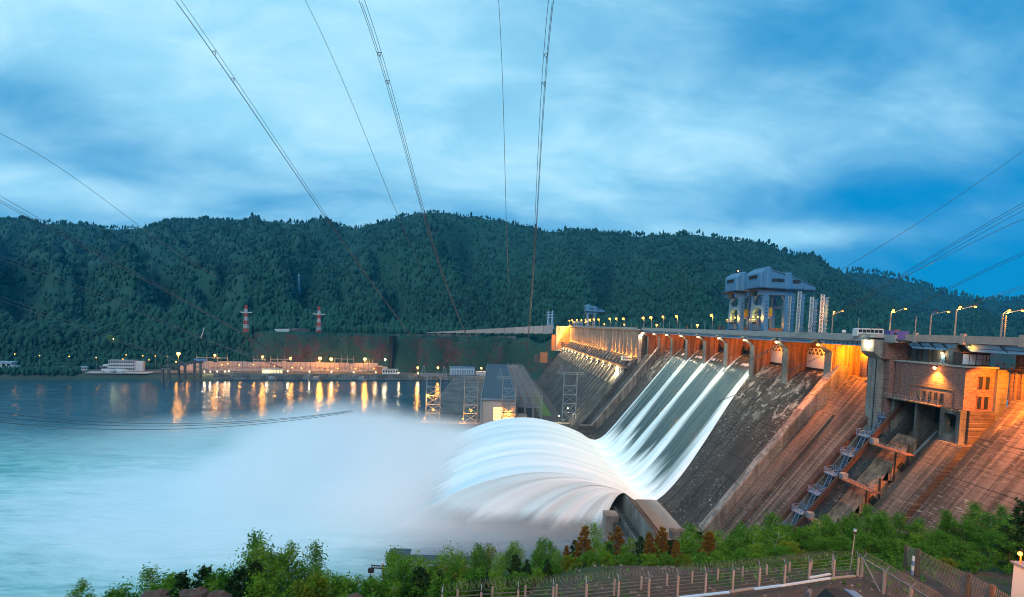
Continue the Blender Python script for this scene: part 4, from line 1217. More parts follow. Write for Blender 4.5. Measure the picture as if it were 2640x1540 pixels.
# ------------------------------------------------------------------ far bank: revetment, yard, buildings
rv = thing('revetment', 'pale slab revetment with a grid of joints along the far waterline', 'revetment', tuple(bank(900, 0, 0)))
us = np.linspace(565, 1240, 96)
for a, c in zip(us[:-1], us[1:]):
    pa, pb = bank(a + 0.6, -1.5, 0.2), bank(c - 0.6, -1.5, 0.2)
    qa_, qb = bank(a + 0.6, 7, 8.2), bank(c - 0.6, 7, 8.2)
    for lo, hi in ((0.02, 0.48), (0.52, 0.98)):
        P4 = [pa + (qa_ - pa) * lo, pb + (qb - pb) * lo, pb + (qb - pb) * hi, pa + (qa_ - pa) * hi]
        m = MB(); nrm = np.array([0, -0.45, 0.3])
        b0 = [tuple(q) for q in P4]; b1_ = [tuple(q + nrm) for q in P4]
        m.v = b0 + b1_; m.f = [(3, 2, 1, 0), (4, 5, 6, 7), (0, 1, 5, 4), (1, 2, 6, 5), (2, 3, 7, 6), (3, 0, 4, 7)]
        m.build('slab', M['conc'], rv)
rd = MB()
for a, c in zip(np.linspace(250, 1240, 40)[:-1], np.linspace(250, 1240, 40)[1:]):
    rd.poly([bank(a, 10, 8.35), bank(c, 10, 8.35), bank(c, 19, 8.45), bank(a, 19, 8.45)])
tag(rd.build('road', M['asphalt']), 'riverside road along the far bank under sodium lamps', 'road', kind='structure')
yw = thing('switchyard_wall', 'long pale pink retaining wall behind the far switchyard', 'wall', tuple(bank(740, 58, 8)))
us = np.linspace(478, 1004, 44)
for k, (a, c) in enumerate(zip(us[:-1], us[1:])):
    pa, pb = bank(a + 0.5, 57, 8), bank(c - 0.5, 57, 8)
    hh = 15.5 + 2 * math.sin(k * 0.7) * (k % 7 == 0) - (4 if a < 510 or a > 975 else 0)
    m = MB()
    for z_, dd in ((6, 0), (8 + hh, 0)): pass
    m.v = [(pa[0], pa[1], 6), (pb[0], pb[1], 6), (pb[0], pb[1] + 1.2, 6), (pa[0], pa[1] + 1.2, 6), (pa[0], pa[1], 8 + hh), (pb[0], pb[1], 8 + hh), (pb[0], pb[1] + 1.2, 8 + hh), (pa[0], pa[1] + 1.2, 8 + hh)]
    m.f = [(3, 2, 1, 0), (4, 5, 6, 7), (0, 1, 5, 4), (1, 2, 6, 5), (2, 3, 7, 6), (3, 0, 4, 7)]
    m.build('wall_panel', M['pinkwall'], yw)
# switchgear posts: one kind, many copies, nothing tells them apart
sg = thing('switchgear_post', 'small switchgear post with cross bar and insulators in the far sodium-lit yard', 'switchgear', (0, 0, 0), 'switchgear posts in the far yard')
MB().bar((0, 0, 0), (0, 0, 6.5), 0.5).build('post', M['galv'], sg)
MB().bar((-2.6, 0, 6.4), (2.6, 0, 6.4), 0.4).build('cross_bar', M['galv'], sg)
for x in (-2.2, 0, 2.2): MB().tube([(x, 0, 6.6), (x, 0, 8.8)], 0.42, 6, 0.3).build('insulator', M['rust'], sg)
first = True
for row, d in enumerate((24, 34, 45)):
    for k in range(26):
        u = 560 + k * 16.6 + row * 5 + random.uniform(-2, 2)
        b_ = bank(u, d, 8.4)
        if first: sg.location = b_; first = False
        else: dup(sg, tuple(b_), 0, random.uniform(0.8, 1.15))
def yard_gantry(u0, u1, d, h, label):
    t = thing('yard_gantry', label, 'gantry', tuple(bank((u0 + u1) / 2, d, 8.4)), 'busbar gantries in the far yard')
    n = 4
    pts_ = [bank(u0 + (u1 - u0) * k / (n - 1), d, 8.4) for k in range(n)]
    for p in pts_:
        MB().bar(p, p + (0, 0, h), 0.7).build('post', M['galv'], t)
        MB().tube([p + (0, 0, h), p + (0, 0, h + 7)], 0.25, 5, 0.08).build('spike', M['galv'], t)
    MB().bar(pts_[0] + (0, 0, h - 1), pts_[-1] + (0, 0, h - 1), 0.6, 0.9).build('beam', M['galv'], t)
yard_gantry(522, 600, 50, 22, 'busbar gantry at the left end of the far yard')
yard_gantry(664, 694, 48, 20, 'narrow busbar gantry left of the small white yard building')
yard_gantry(708, 760, 52, 21, 'busbar gantry behind the brightest far lamp')
yard_gantry(870, 918, 52, 23, 'busbar gantry near the middle of the far yard')
yard_gantry(945, 966, 46, 17, 'short busbar gantry at the right end of the far yard')
# buildings
def block(name, label, u0, u1, d, h, depth, mat, roofmat, rows=0, colsn=0, winmat='glass', z=8.3, cat='building', over=0.6):
    a, c = bank(u0, d, z), bank(u1, d, z)
    L = np.linalg.norm((c - a)[:2]); ang = math.atan2(c[1] - a[1], c[0] - a[0])
    t = thing(name, label, cat, tuple((a + c) / 2))
    t.rotation_euler = (0, 0, ang)
    base = BASE[t.name]
    def loc(x0, x1, y0, y1, z0, z1): return MB().box(base[0] + x0, base[0] + x1, base[1] + y0, base[1] + y1, base[2] + z0, base[2] + z1)
    loc(-L / 2, L / 2, 0, depth, -2, h).build('wall', M[mat], t)
    loc(-L / 2 - over, L / 2 + over, -over, depth + over, h + 0.02, h + 0.6).build('roof', M[roofmat], t)
    for r in range(rows):
        for k in range(colsn):
            x0 = -L / 2 + L * (k + 0.18) / colsn; x1 = -L / 2 + L * (k + 0.82) / colsn
            z0 = h * (r + 0.30) / rows; z1 = h * (r + 0.80) / rows
            loc(x0, x1, -0.18, -0.02, z0, z1).build('window', M[winmat], t)
    return t, L, loc
t, L, loc = block('office_block', 'three storey pale office block with window bands on the far left bank', 303, 368, 46, 15.5, 12, 'white', 'galv', 3, 12)
loc(L / 2 + 0.2, L / 2 + 11, 1, 11, -2, 14.5).build('stair_tower', M['white'], t)
loc(-L / 2 - 8, -L / 2 - 0.2, 2, 11, -2, 9).build('side_wing', M['white'], t)
block('long_hall', 'long low hall with pale blue roof at the left edge of the far bank', -60, 64, 60, 10, 18, 'white', 'bluepane', 1, 10, over=1.5)
block('roadside_shed', 'small pale shed right of the long low hall', 56, 80, 52, 5, 8, 'white', 'bluepane')
block('white_hut', 'small white hut among trees on the far left bank', 181, 194, 50, 4.5, 6, 'white', 'galv', 1, 2)
block('kiosk', 'tiny kiosk with pale roof left of the office block', 236, 249, 52, 5, 6, 'white', 'bluepane', 1, 2)
block('storage_shed', 'low grey shed just left of the office block', 281, 297, 46, 6, 7, 'conc', 'galv', 1, 3)
block('yard_building', 'small white building with a wide roof on the riverside road of the yard', 686, 738, 14, 6.5, 8, 'white', 'white', 1, 7, 'lampy', over=1.4)
block('gatehouse', 'small white gatehouse with flat roof at the right end of the yard', 991, 1031, 24, 7.5, 8, 'white', 'galv', 1, 6)
t, L, loc = block('pump_station', 'pale station with a row of lit white columns across the water from the powerhouse', 1166, 1228, 14, 13.5, 12, 'steel', 'bluesteel', 0, 0)
for k in range(10): loc(-L / 2 + L * (k + 0.35) / 10, -L / 2 + L * (k + 0.65) / 10, -1.3, -0.1, 0, 9).build('column', M['white'], t)
loc(-L / 2, L / 2, -1.3, -0.1, 9.1, 10.2).build('lintel', M['white'], t)
block('tank_house', 'rounded ochre store lit by sodium light behind the gatehouse', 972, 990, 34, 10, 8, 'orange', 'orange')
block('quay_store', 'long low pale store on the bank left of the powerhouse roof', 1232, 1262, 14, 6, 8, 'white', 'white')
for k, (u, lb) in enumerate(((301, 'white van parked nearest the water on the far parking ramp'), (331, 'white van parked on the far ramp under the office block'))):
    b_ = bank(u, 22, 8.6)
    t = thing('van', lb, 'van', tuple(b_), 'vans on the far parking ramp')
    MB().box(b_[0] - 9, b_[0] + 6, b_[1], b_[1] + 4, b_[2] + 0.8, b_[2] + 4.6).build('body', M['white'], t)
    MB().prism([(b_[0] + 6.05, b_[2] + 0.8), (b_[0] + 9, b_[2] + 0.8), (b_[0] + 9, b_[2] + 2.4), (b_[0] + 7.4, b_[2] + 4.0), (b_[0] + 6.05, b_[2] + 4.0)], b_[1], b_[1] + 4).build('cab', M['white'], t)
    MB().box(b_[0] + 6.2, b_[0] + 7.3, b_[1] - 0.08, b_[1] - 0.01, b_[2] + 2.4, b_[2] + 3.6).build('window', M['glass'], t)
    for x in (-6, 5): MB().prismx([(b_[1] - 0.3 + 0 * q, 0) for q in range(0)] or [(b_[1] - 0.2, b_[2]), (b_[1] + 0.4, b_[2]), (b_[1] + 0.4, b_[2] + 1.6), (b_[1] - 0.2, b_[2] + 1.6)], b_[0] + x - 0.8, b_[0] + x + 0.8).build('wheel', M['black'], t)
for k, u in enumerate((289, 316, 344, 532, 611)):
    b_ = bank(u, 15 if k < 3 else 20, 8.45)
    t = thing('parked_car', 'small ' + ('pale', 'grey', 'white', 'blue', 'silver')[k] + ' car parked ' + ('at the left of the far ramp', 'between the two far vans', 'right of the far vans', 'beside the concrete mooring pier', 'on the riverside road of the yard')[k], 'car', tuple(b_), 'cars on the far bank')
    mt = M[('white', 'conc', 'white', 'bluesteel', 'galv')[k]]
    MB().box(b_[0] - 2.6, b_[0] + 2.6, b_[1], b_[1] + 2, b_[2] + 0.35, b_[2] + 1.0).build('body', mt, t)
    MB().prism([(b_[0] - 1.7, b_[2] + 1.02), (b_[0] + 1.5, b_[2] + 1.02), (b_[0] + 0.8, b_[2] + 1.7), (b_[0] - 1.2, b_[2] + 1.7)], b_[1] + 0.1, b_[1] + 1.9).build('cabin', M['glass'], t)
    for x in (-1.6, 1.6): MB().box(b_[0] + x - 0.4, b_[0] + x + 0.4, b_[1] - 0.1, b_[1] + 0.3, b_[2], b_[2] + 0.7).build('wheel', M['black'], t)
pr = MB().poly([bank(244, 8, 8.4), bank(400, 6, 8.4), bank(420, 30, 8.6), bank(258, 34, 8.6)]).build('parking_ramp', M['pinkwall'])
tag(pr, 'paved parking ramp on the far left bank', 'pavement', kind='structure')
# concrete mooring pier with portal legs standing in the water
b_ = bank(485, -18, 0)
t = thing('mooring_pier', 'grey concrete mooring pier on portal legs in the river by the far bank', 'pier', tuple(b_))
for k, (dx_, dy_, h) in enumerate(((-14, -16, 18), (0, 0, 23), (14, 16, 26))):
    for e in (-4, 5):
        MB().box(b_[0] + dx_ + e - 1.5, b_[0] + dx_ + e + 1.5, b_[1] + dy_ - 1.2, b_[1] + dy_ + 1.2, -3, h).build('leg', M['conc'], t)
    MB().box(b_[0] + dx_ - 7, b_[0] + dx_ + 8, b_[1] + dy_ - 1.6, b_[1] + dy_ + 1.6, h + 0.02, h + 2.2).build('cap_beam', M['conc'], t)
for e in (-4.5, 5.5): MB().bar((b_[0] - 16 + e, b_[1] - 18, 21.4), (b_[0] + 18 + e, b_[1] + 20, 29.6), 1.6, 2.0).build('crane_beam', M['conc'], t)
MB().box(b_[0] + 8, b_[0] + 26, b_[1] + 17, b_[1] + 22, 28.4, 32).build('crab', M['bluesteel'], t)
for k, u in enumerate((712, 824, 939)):
    b_ = bank(u, -9, 0)
    t = thing('float', ('leftmost', 'middle', 'rightmost')[k] + ' of the three small grey floats moored along the slab revetment', 'float', tuple(b_), 'floats along the revetment')
    MB().prism([(b_[0] - 8, 0.4), (b_[0] - 6.5, -0.8), (b_[0] + 6.5, -0.8), (b_[0] + 8, 0.4), (b_[0] + 8, 2.2), (b_[0] - 8, 2.2)], b_[1] - 3, b_[1] + 3).build('hull', M['conc'], t)
    MB().box(b_[0] - 5, b_[0] + 3, b_[1] - 2, b_[1] + 2, 2.22, 6.2).build('cabin', M['galv'], t)
    MB().bar((b_[0] + 5, b_[1], 2.2), (b_[0] + 5, b_[1], 9), 0.3).build('mast', M['galv'], t)
# walls along the bench road above the cliff
def bench_wall(u0, u1, va, vb, hh, d, label, n, mat='conc'):
    t = thing('bench_wall', label, 'wall', tuple(bank((u0 + u1) / 2, d)))
    us = np.linspace(u0, u1, n + 1)
    for a, c in zip(us[:-1], us[1:]):
        ya = float(shore(np.array(a))) + d; yc = float(shore(np.array(c))) + d
        fa = va + (vb - va) * (a - u0) / (u1 - u0); fc = va + (vb - va) * (c - u0) / (u1 - u0)
        p, q = at(a + 0.35, fa, ya), at(c - 0.35, fc, yc)
        h = hh if not isinstance(hh, tuple) else hh[0] + (hh[1] - hh[0]) * (a - u0) / (u1 - u0)
        m = MB()
        m.v = [(p[0], p[1], p[2] - h), (q[0], q[1], q[2] - h), (q[0], q[1] + 1, q[2] - h), (p[0], p[1] + 1, p[2] - h), tuple(p), tuple(q), (q[0], q[1] + 1, q[2]), (p[0], p[1] + 1, p[2])]
        m.f = [(3, 2, 1, 0), (4, 5, 6, 7), (0, 1, 5, 4), (1, 2, 6, 5), (2, 3, 7, 6), (3, 0, 4, 7)]
        m.build('wall_panel', M[mat], t)
bench_wall(707, 746, 848.5, 848, 6.5, 112, 'short white wall segment beside the right red and white mast', 4, 'white')
bench_wall(746, 800, 845.5, 848, 9, 116, 'dark panelled wall segment behind the right red and white mast', 9)
bench_wall(660, 1100, 838.5, 850, 2.0, 150, 'long thin pale parapet of the upper bench road', 26)
bench_wall(800, 1100, 861.5, 862.5, 2.2, 103, 'low pale kerb wall along the cliff top', 22)
bench_wall(1100, 1232, 861.5, 864, 6.5, 103, 'panelled wall along the cliff top left of the dam', 16)
bench_wall(1262, 1330, 868, 867, 10, 100, 'pale ribbed wall below the crest road near the dam', 9)
bench_wall(1100, 1426, 857.5, 838.5, (1.5, 17), 112, 'tall pinkish retaining wall of the crest road left of the dam', 13, 'pinkwall')
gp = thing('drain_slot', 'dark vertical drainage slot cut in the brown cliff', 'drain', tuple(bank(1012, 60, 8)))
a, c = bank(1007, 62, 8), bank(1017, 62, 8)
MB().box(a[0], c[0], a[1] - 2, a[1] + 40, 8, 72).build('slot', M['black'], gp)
# red and white masts, lattice pylons
def lattice(mb, c, z0, z1, w0, w1, n, r):
    for k in range(n):
        ta_, tb_ = k / n, (k + 1) / n
        wa, wb = w0 + (w1 - w0) * ta_, w0 + (w1 - w0) * tb_
        za, zb2 = z0 + (z1 - z0) * ta_, z0 + (z1 - z0) * tb_
        for sx, sy in ((-1, -1), (1, -1), (1, 1), (-1, 1)):
            mb.bar((c[0] + sx * wa, c[1] + sy * wa, za), (c[0] + sx * wb, c[1] + sy * wb, zb2), r)
        for s in (-1, 1):
            mb.bar((c[0] - wa, c[1] + s * wa, za), (c[0] + wb, c[1] + s * wb, zb2), r * 0.7).bar((c[0] + wa, c[1] + s * wa, za), (c[0] - wb, c[1] + s * wb, zb2), r * 0.7)
            mb.bar((c[0] - wb, c[1] + s * wb, zb2), (c[0] + wb, c[1] + s * wb, zb2), r * 0.7)
    return mb
for (u, vt, vb, lb) in ((634, 787, 857, 'left of the two red and white lattice masts on the far bench'), (822, 791, 863, 'right of the two red and white lattice masts on the far bench')):
    Yp = float(shore(np.array(float(u)))) + 108
    tp, bt = at(u, vt, Yp), at(u, vb, Yp)
    c = (bt[0], Yp)
    t = thing('red_white_mast', lb, 'mast', (bt[0], Yp, bt[2]), 'red and white masts on the far bench')
    Hm = tp[2] - bt[2]
    for k in range(7):
        a0, a1 = k / 7, (k + 1) / 7
        lattice(MB(), c, bt[2] + Hm * a0, bt[2] + Hm * a1, 3.4 - 2.0 * a0, 3.4 - 2.0 * a1, 2, 0.42).build('mast_section', M['red' if k % 2 == 0 else 'white'], t)
    arm = lattice(MB(), c, bt[2] + Hm * 0.70, bt[2] + Hm * 0.74, 1.9, 1.9, 1, 0.6)
    arm.bar((c[0] - 11, c[1], bt[2] + Hm * 0.74), (c[0] + 11, c[1], bt[2] + Hm * 0.74), 0.9).bar((c[0] - 11, c[1], bt[2] + Hm * 0.74), (c[0], c[1], bt[2] + Hm * 0.70), 0.6).bar((c[0] + 11, c[1], bt[2] + Hm * 0.74), (c[0], c[1], bt[2] + Hm * 0.70), 0.6)
    arm.build('cross_arm', M['white'], t)
for (u, vt, vb, Yp, lb) in ((637, 739, 792, 1350, 'pale blue lattice pylon on the slope above the left red and white mast'), (770, 706, 754, 1500, 'pale blue lattice pylon on the wooded slope above the right mast'),
                            (466, 730, 772, 1500, 'faint lattice pylon on the meadow slope at the left'), (1413, 802, 840, 1060, 'left of two small lattice pylons beyond the dam abutment'), (1423, 801, 840, 1060, 'right of two small lattice pylons beyond the dam abutment')):
    tp, bt = at(u, vt, Yp), at(u, vb, Yp)
    t = thing('lattice_pylon', lb, 'pylon', (bt[0], Yp, bt[2]), 'lattice pylons on the far slope')
    Hm = tp[2] - bt[2]
    lattice(MB(), (bt[0], Yp), bt[2] - 6, bt[2] + Hm * 0.45, 5.5 * Hm / 55, 2.0 * Hm / 55, 4, 0.55).build('lower_body', M['bluepane'], t)
    m = lattice(MB(), (bt[0], Yp), bt[2] + Hm * 0.45, tp[2], 2.0 * Hm / 55, 0.8, 6, 0.5)
    m.build('upper_body', M['bluepane'], t)
    for hz_, aw in ((0.55, 9), (0.72, 11), (0.9, 7)):
        MB().bar((bt[0] - aw * Hm / 55, Yp, bt[2] + Hm * hz_), (bt[0] + aw * Hm / 55, Yp, bt[2] + Hm * hz_), 0.7).build('cross_arm', M['bluepane'], t)
a, c = at(518, 866, 900), at(527, 845, 900)
tag(MB().tube([a - (0, 0, 4), c], 0.6, 6).build('leaning_pole', M['white']), 'thin white pole leaning out of the trees on the far left slope', 'pole')
# lamps of the far bank
big_l = [(460, 912, 12000, 'bright tall sodium lamp at the left end of the far yard, behind the mooring pier'), (554, 916, 6000, 'tall sodium lamp above the left end of the pale yard wall'), (677, 920, 8000, 'tall sodium lamp beside the narrow gantry in the far yard'),
         (749, 924, 5000, 'tall sodium lamp just left of the brightest far lamp'), (825, 924, 16000, 'brightest tall sodium lamp in the far yard, under the right mast'), (854, 926, 9000, 'tall sodium lamp right beside the brightest far lamp'),
         (941, 926, 16000, 'bright tall sodium lamp over the broadest orange reflection, near the gatehouse'), (993, 927, 4000, 'whitish lamp above the gatehouse'), (1077, 948, 5000, 'sodium lamp right of the gatehouse'), (1129, 948, 5000, 'sodium lamp left of the columned station'), (1241, 949, 4000, 'sodium lamp right of the columned station')]
for (u, v, wt, lb) in big_l:
    d = 40 if u < 1000 else 16
    g_ = bank(u, d, 8.4)
    p = at(u, v, g_[1])
    small_lamp('yard_lamp', p, 2.6 if wt > 8000 else 1.7, M['lampw'] if 'whitish' in lb else M['lampbig'], lb, 'street lamp', wt * 2.6, WARMW if 'whitish' in lb else SODIUM, 'tall lamps of the far yard', pole=(p[0], p[1], 8.2))
lowl = [(653, 940), (708, 944), (753, 948), (777, 949), (871, 950), (907, 949), (917, 951), (964, 950), (572, 941), (587, 938), (617, 941), (483, 941), (520, 935), (454, 933)]
for k, (u, v) in enumerate(lowl):
    g_ = bank(u, 30, 8.4); p = at(u, v, g_[1])
    small_lamp('yard_light', p, 0.75, M['lampo'], f'{ordw(sorted(lowl).index((u, v)))} small sodium light from the left among the switchgear of the far yard', 'lamp', 3000, SODIUM, 'small lights among the switchgear', pole=(p[0], p[1], 8.2))
shl = [(527, 958), (542, 958), (560, 958), (580, 958), (590, 957), (688, 957), (742, 957), (798, 958), (855, 959), (912, 960), (969, 960), (1028, 961), (1078, 962)]
for k, (u, v) in enumerate(shl):
    g_ = bank(u, 12, 8.4); p = at(u, v, g_[1])
    p[2] = max(p[2], 10.5)
    small_lamp('roadside_light', p, 0.7, M['lampw'], f'{ordw(sorted(shl).index((u, v)))} small pale light from the left along the far riverside road', 'lamp', 2500, WARMW, 'pale lights along the riverside road', pole=(p[0], p[1], 8.3))
lfl = [(38, 913, 'on the roof edge of the long low hall'), (102, 917, 'right of the long low hall'), (178, 919, 'beside the white hut'), (248, 922, 'beside the tiny kiosk'), (325, 915, 'over the roof of the office block'), (368, 917, 'over the right end of the office block'), (384, 928, 'on the stair tower of the office block'), (400, 918, 'just right of the office block'), (431, 919, 'left of the bright lamp behind the mooring pier'), (317, 926, 'on the front of the office block')]
for (u, v, lb) in lfl:
    g_ = bank(u, 42, 8.4); p = at(u, v, g_[1])
    small_lamp('bank_lamp', p, 0.6, M['lampo'], 'small sodium lamp ' + lb, 'street lamp', 700, SODIUM, 'lamps on the far left bank', pole=(p[0], p[1], 8.2))
# ------------------------------------------------------------------ on the dam: cranes, gate masts, lamps, vehicles
def crane(Yn, label):
    t = thing('gantry_crane', label, 'gantry crane', (135, Yn + 6, 99.2), 'light blue gantry cranes on the dam crest')
    y0, y1 = Yn - 1.5, Yn + 13.5
    def hp(zx, zy):
        u, v = 1860 + zx / 7.35, 680 + zy / 7.35
        p = at(u, v, 260.0); return (p[0], p[2])
    # machine house: long wedge, highest over the downstream legs
    low, top = 121.4, 131.0
    body = [(127.2, low), (127.0, 129.2), (127.8, 130.2), (129.2, 130.9), (132.0, 131.0), (139.6, 128.9), (143.0, 127.9), (154.2, 123.6), (155.0, 122.6), (155.0, 120.9), (140, 121.1)]
    h = MB().prism(body, y0, y1).build('machine_house', M['crane'], t)
    bev = h.modifiers.new('edge', 'BEVEL'); bev.width = 0.9; bev.segments = 3; bev.limit_method = 'ANGLE'; bev.angle_limit = math.radians(40)
    for xa, xb, za, zb2 in ((130.0, 132.3, low - 0.02, 131.9), (139.4, 142.6, 121.0, 129.4)):
        p_ = MB().box(xa, xb, y0 - 0.3, y1 + 0.3, za, zb2).build('frame_band', M['crane'], h)
        b2 = p_.modifiers.new('edge', 'BEVEL'); b2.width = 0.6; b2.segments = 2
    for (xa, xb, za, zb2, n) in ((132.9, 139.0, 124.6, 126.3, 11), (143.0, 147.0, 124.2, 125.9, 7)):
        for k in range(n):
            w0, w1 = xa + (xb - xa) * (k + 0.06) / n, xa + (xb - xa) * (k + 0.80) / n
            MB().box(w0, w1, y0 - 0.12, y0 - 0.02, za, zb2).build('window', M['black'], h)
    for k in range(7):
        MB().box(126.75, 126.95, y0 + 3.4 + k * 1.15, y0 + 4.3 + k * 1.15, 126.4, 128.0).build('window', M['black'], h)
    MB().prism([(132.4, 130.35), (139.4, 128.35), (139.4, 128.1), (132.4, 130.1)], y0 - 0.2, y0 - 0.02).build('eave_line', M['darksteel'], h)
    MB().prism([(142.7, 127.3), (154.0, 123.2), (154.0, 122.95), (142.7, 127.05)], y0 - 0.2, y0 - 0.02).build('eave_line', M['darksteel'], h)
    for xs in (128.6, 134.4, 136.9, 145.2, 148.4, 151.3):
        MB().box(xs, xs + 0.07, y0 - 0.06, y0 - 0.01, 121.3, 123.9 if xs > 150 else (124.0 if xs > 132 else 129.5)).build('panel_seam', M['darksteel'], h)
    tp2 = MB()
    for k in range(6): tp2.bar((132.6 + k * 1.3, y0 + 2, 130.9 - k * 0.37), (132.6 + k * 1.3, y0 + 2, 132.0 - k * 0.37), 0.09)
    tp2.bar((132.6, y0 + 2, 132.0), (139.1, y0 + 2, 130.15), 0.09)
    tp2.build('roof_rail', M['darksteel'], h)
    MB().box(125.5, 155.6, y0 - 0.9, y1 + 0.9, 120.75, 120.98 if False else 120.9).build('walkway', M['darksteel'], t)
    r = MB()
    for k in range(14): r.box(126 + k * 2.2, 126.1 + k * 2.2, y0 - 0.9, y0 - 0.8, 120.92, 121.9)
    r.build('walkway_rail', M['darksteel'], t)
    MB().box(127.5, 144, y0 + 0.8, y0 + 3.2, 118.4, 120.72).build('main_girder', M['crane'], t)
    MB().box(127.5, 144, y1 - 3.2, y1 - 0.8, 118.4, 120.72).build('main_girder', M['crane'], t)
    for xa, wd in ((130.0, 2.4), (140.3, 1.5)):
        for ya in (y0 + 0.9, y1 - 3.1):
            lg = MB()
            b0 = len(lg.v)
            lg.prismx([(ya, 118.38), (ya + 2.2, 118.38), (ya + (2.0 if ya < Yn + 4 else 3.0), 99.6), (ya - (0.8 if ya < Yn + 4 else -0.2), 99.6)], xa, xa + wd)
            o = lg.build('leg', M['crane'], t)
            for q in range(7):
                if xa < 135: MB().box(xa + 1.0, xa + 1.5, ya - 0.5, ya - 0.3 + 0.15 * 0, 104 + q * 1.8, 104.6 + q * 1.8).build('port_hole', M['black'], o)
        MB().box(xa + 0.3, xa + wd - 0.3, y0 + 3.2, y1 - 3.2, 112.0, 113.6).build('tie_beam', M['crane'], t)
        MB().box(xa - 0.4, xa + wd + 0.4, y0 - 1.5, y1 + 1.5, 99.2, 101.2).build('bogie_beam', M['crane'], t)
    for s, ya in ((1, y0 + 3.0), (-1, y1 - 3.0)):
        MB().prismx([(ya, 118.3), (ya + s * 1.8, 118.3), (ya, 116.0)], 130.2, 132.2).build('gusset', M['crane'], t)
        MB().prismx([(ya, 111.9), (ya + s * 1.6, 111.9), (ya - s * 0.1, 109.8)], 130.2, 132.2).build('gusset', M['crane'], t)
        MB().prismx([(ya, 113.7), (ya + s * 1.6, 113.7), (ya, 115.6)], 130.2, 132.2).build('gusset', M['crane'], t)
    pf = MB().box(128.0, 131.8, y0 + 2.6, y1 - 2.6, 105.0, 105.3).build('service_platform', M['orange'], t)
    r = MB()
    for k in range(7): r.box(128.0, 128.12, y0 + 2.7 + k * 1.6, y0 + 2.82 + k * 1.6, 105.3, 106.9)
    for z in (106.0, 106.8): r.box(128.0, 128.12, y0 + 2.6, y1 - 2.6, z, z + 0.12)
    r.build('platform_rail', M['galv'], pf)
    cb_ = MB().box(129.2, 131.2, y0 + 4.2, y1 - 4.2, 101.25, 104.2).build('electrical_house', M['galv'], t)
    for k in range(5): MB().box(128.45, 128.58, y0 + 4.4 + k * 1.5, y0 + 4.7 + k * 1.5, 101.4, 104.4).build('rib', M['crane'], cb_)
    for yy in (Yn + 4.2, Yn + 7.2):
        hk = MB().tube([(136, yy, 112.6), (136, yy, 111.6), (136, yy, 108.8), (136, yy, 108.2)], lambda q: (0.4, 0.95, 0.95, 0.45)[int(round(q * 3))], 10).build('hook_block', M['yellow'], t, smooth=True)
        MB().bar((136, yy, 112.5), (136, yy, 118.6), 0.22).build('hoist_rope', M['darksteel'], hk)
    MB().box(135.3, 136.7, Yn + 3.6, Yn + 7.8, 107.0, 108.15).build('lifting_beam', M['bluesteel'], t)
    MB().bar((138.2, y0 + 1.5, 119.0), (140.6, y0 + 1.5, 115.5), 0.35).build('diagonal_stair', M['galv'], t)
    for q in range(2):
        MB().box(133.5 + q * 4.2, 135.8 + q * 4.2, y0 + 1, y0 + 4, 99.3, 102.4).build('bogie_cab', M['orange'], t)
    for yy in (y0 + 4.5, y0 + 9.5):
        b_ = MB().ball((129.3, yy, 107.6), 0.42, 8, 6).build('lamp_bulb', M['lampo'], t, smooth=True)
        lamp('light', (128.6, yy, 107.2), 2600, SODIUM, 0.3, t)
    lamp('light', (137, Yn + 3, 104.0), 900, AMBER, 0.4, t)
    return t
cr = crane(261.5, 'nearer of the two large light blue gantry cranes side by side on the dam crest')
c2 = dup(cr, (135, 261.5 + 6 + 26, 99.2), 0, 1, 'farther of the two large light blue gantry cranes, half hidden behind the nearer one')
c3 = dup(cr, (135, 775, 99.2), 0, 1, 'small distant light blue gantry crane at the far end of the dam crest')
for cc in (c2,):
    o = MB().ball((131, 293.5, 133.0), 0.35, 8, 6).build('beacon', glow('red beacon glass', (1.0, 0.18, 0.08), 12), cc)
    o.location = tuple(-np.array([135, 293.5, 99.2]) + np.array(BASE[cc.name]) * 0 + np.array([0, 0, 0])) if False else o.location
for o in list(c2.children) + list(c3.children):
    pass
for cc in (c2, c3):                                                # the copies keep their own lights
    for ch in cc.children:
        if ch.type == 'LIGHT': ch.data = ch.data.copy()
# lattice gate masts standing on the deck
def gate_mast(u, vt, label, n):
    X_ = 143.5
    Ym = X_ * 1400 / (u - 1277)
    zt = at(u, vt, Ym)[2]
    t = thing('gate_mast', label, 'mast', (X_, Ym, 99.2), 'lattice gate masts on the dam crest')
    m = MB()
    for xx in (X_ - 1.5, X_): m.bar((xx, Ym, 99.2), (xx, Ym, zt), 0.24)
    hN = 10
    for k in range(hN):
        a, c = 99.4 + (zt - 99.6) * k / hN, 99.4 + (zt - 99.6) * (k + 1) / hN
        m.bar((X_ - 1.5, Ym, c), (X_, Ym, c), 0.18).bar((X_ - 1.5, Ym, a), (X_, Ym, c), 0.16).bar((X_, Ym, a), (X_ - 1.5, Ym, c), 0.16)
    m.build('lattice_ladder', M['white'], t)
    for k in range(hN):
        a, c = 99.4 + (zt - 100.6) * k / hN, 99.4 + (zt - 100.6) * (k + 1) / hN
        MB().box(X_ + 0.45, X_ + 1.7, Ym - 0.2, Ym + 1.6, a + 0.05, c - 0.12).build('gate_panel', M['crane'], t)
        MB().box(X_ + 0.15, X_ + 2.0, Ym - 0.45, Ym - 0.22, c - 0.2, c + 0.05).build('panel_flange', M['galv'], t)
    MB().bar((X_ + 2.6, Ym, 99.3), (X_ + 0.6, Ym, 104), 0.2).build('stay', M['galv'], t)
gate_mast(2046, 752, 'leftmost lattice gate mast, touching the near crane', 0)
gate_mast(2072, 752, 'second lattice gate mast, under the crane boom end', 1)
gate_mast(2106, 766, 'third and shortest lattice gate mast right of the crane', 2)
gate_mast(2134, 760, 'rightmost lattice gate mast, farthest from the crane', 3)
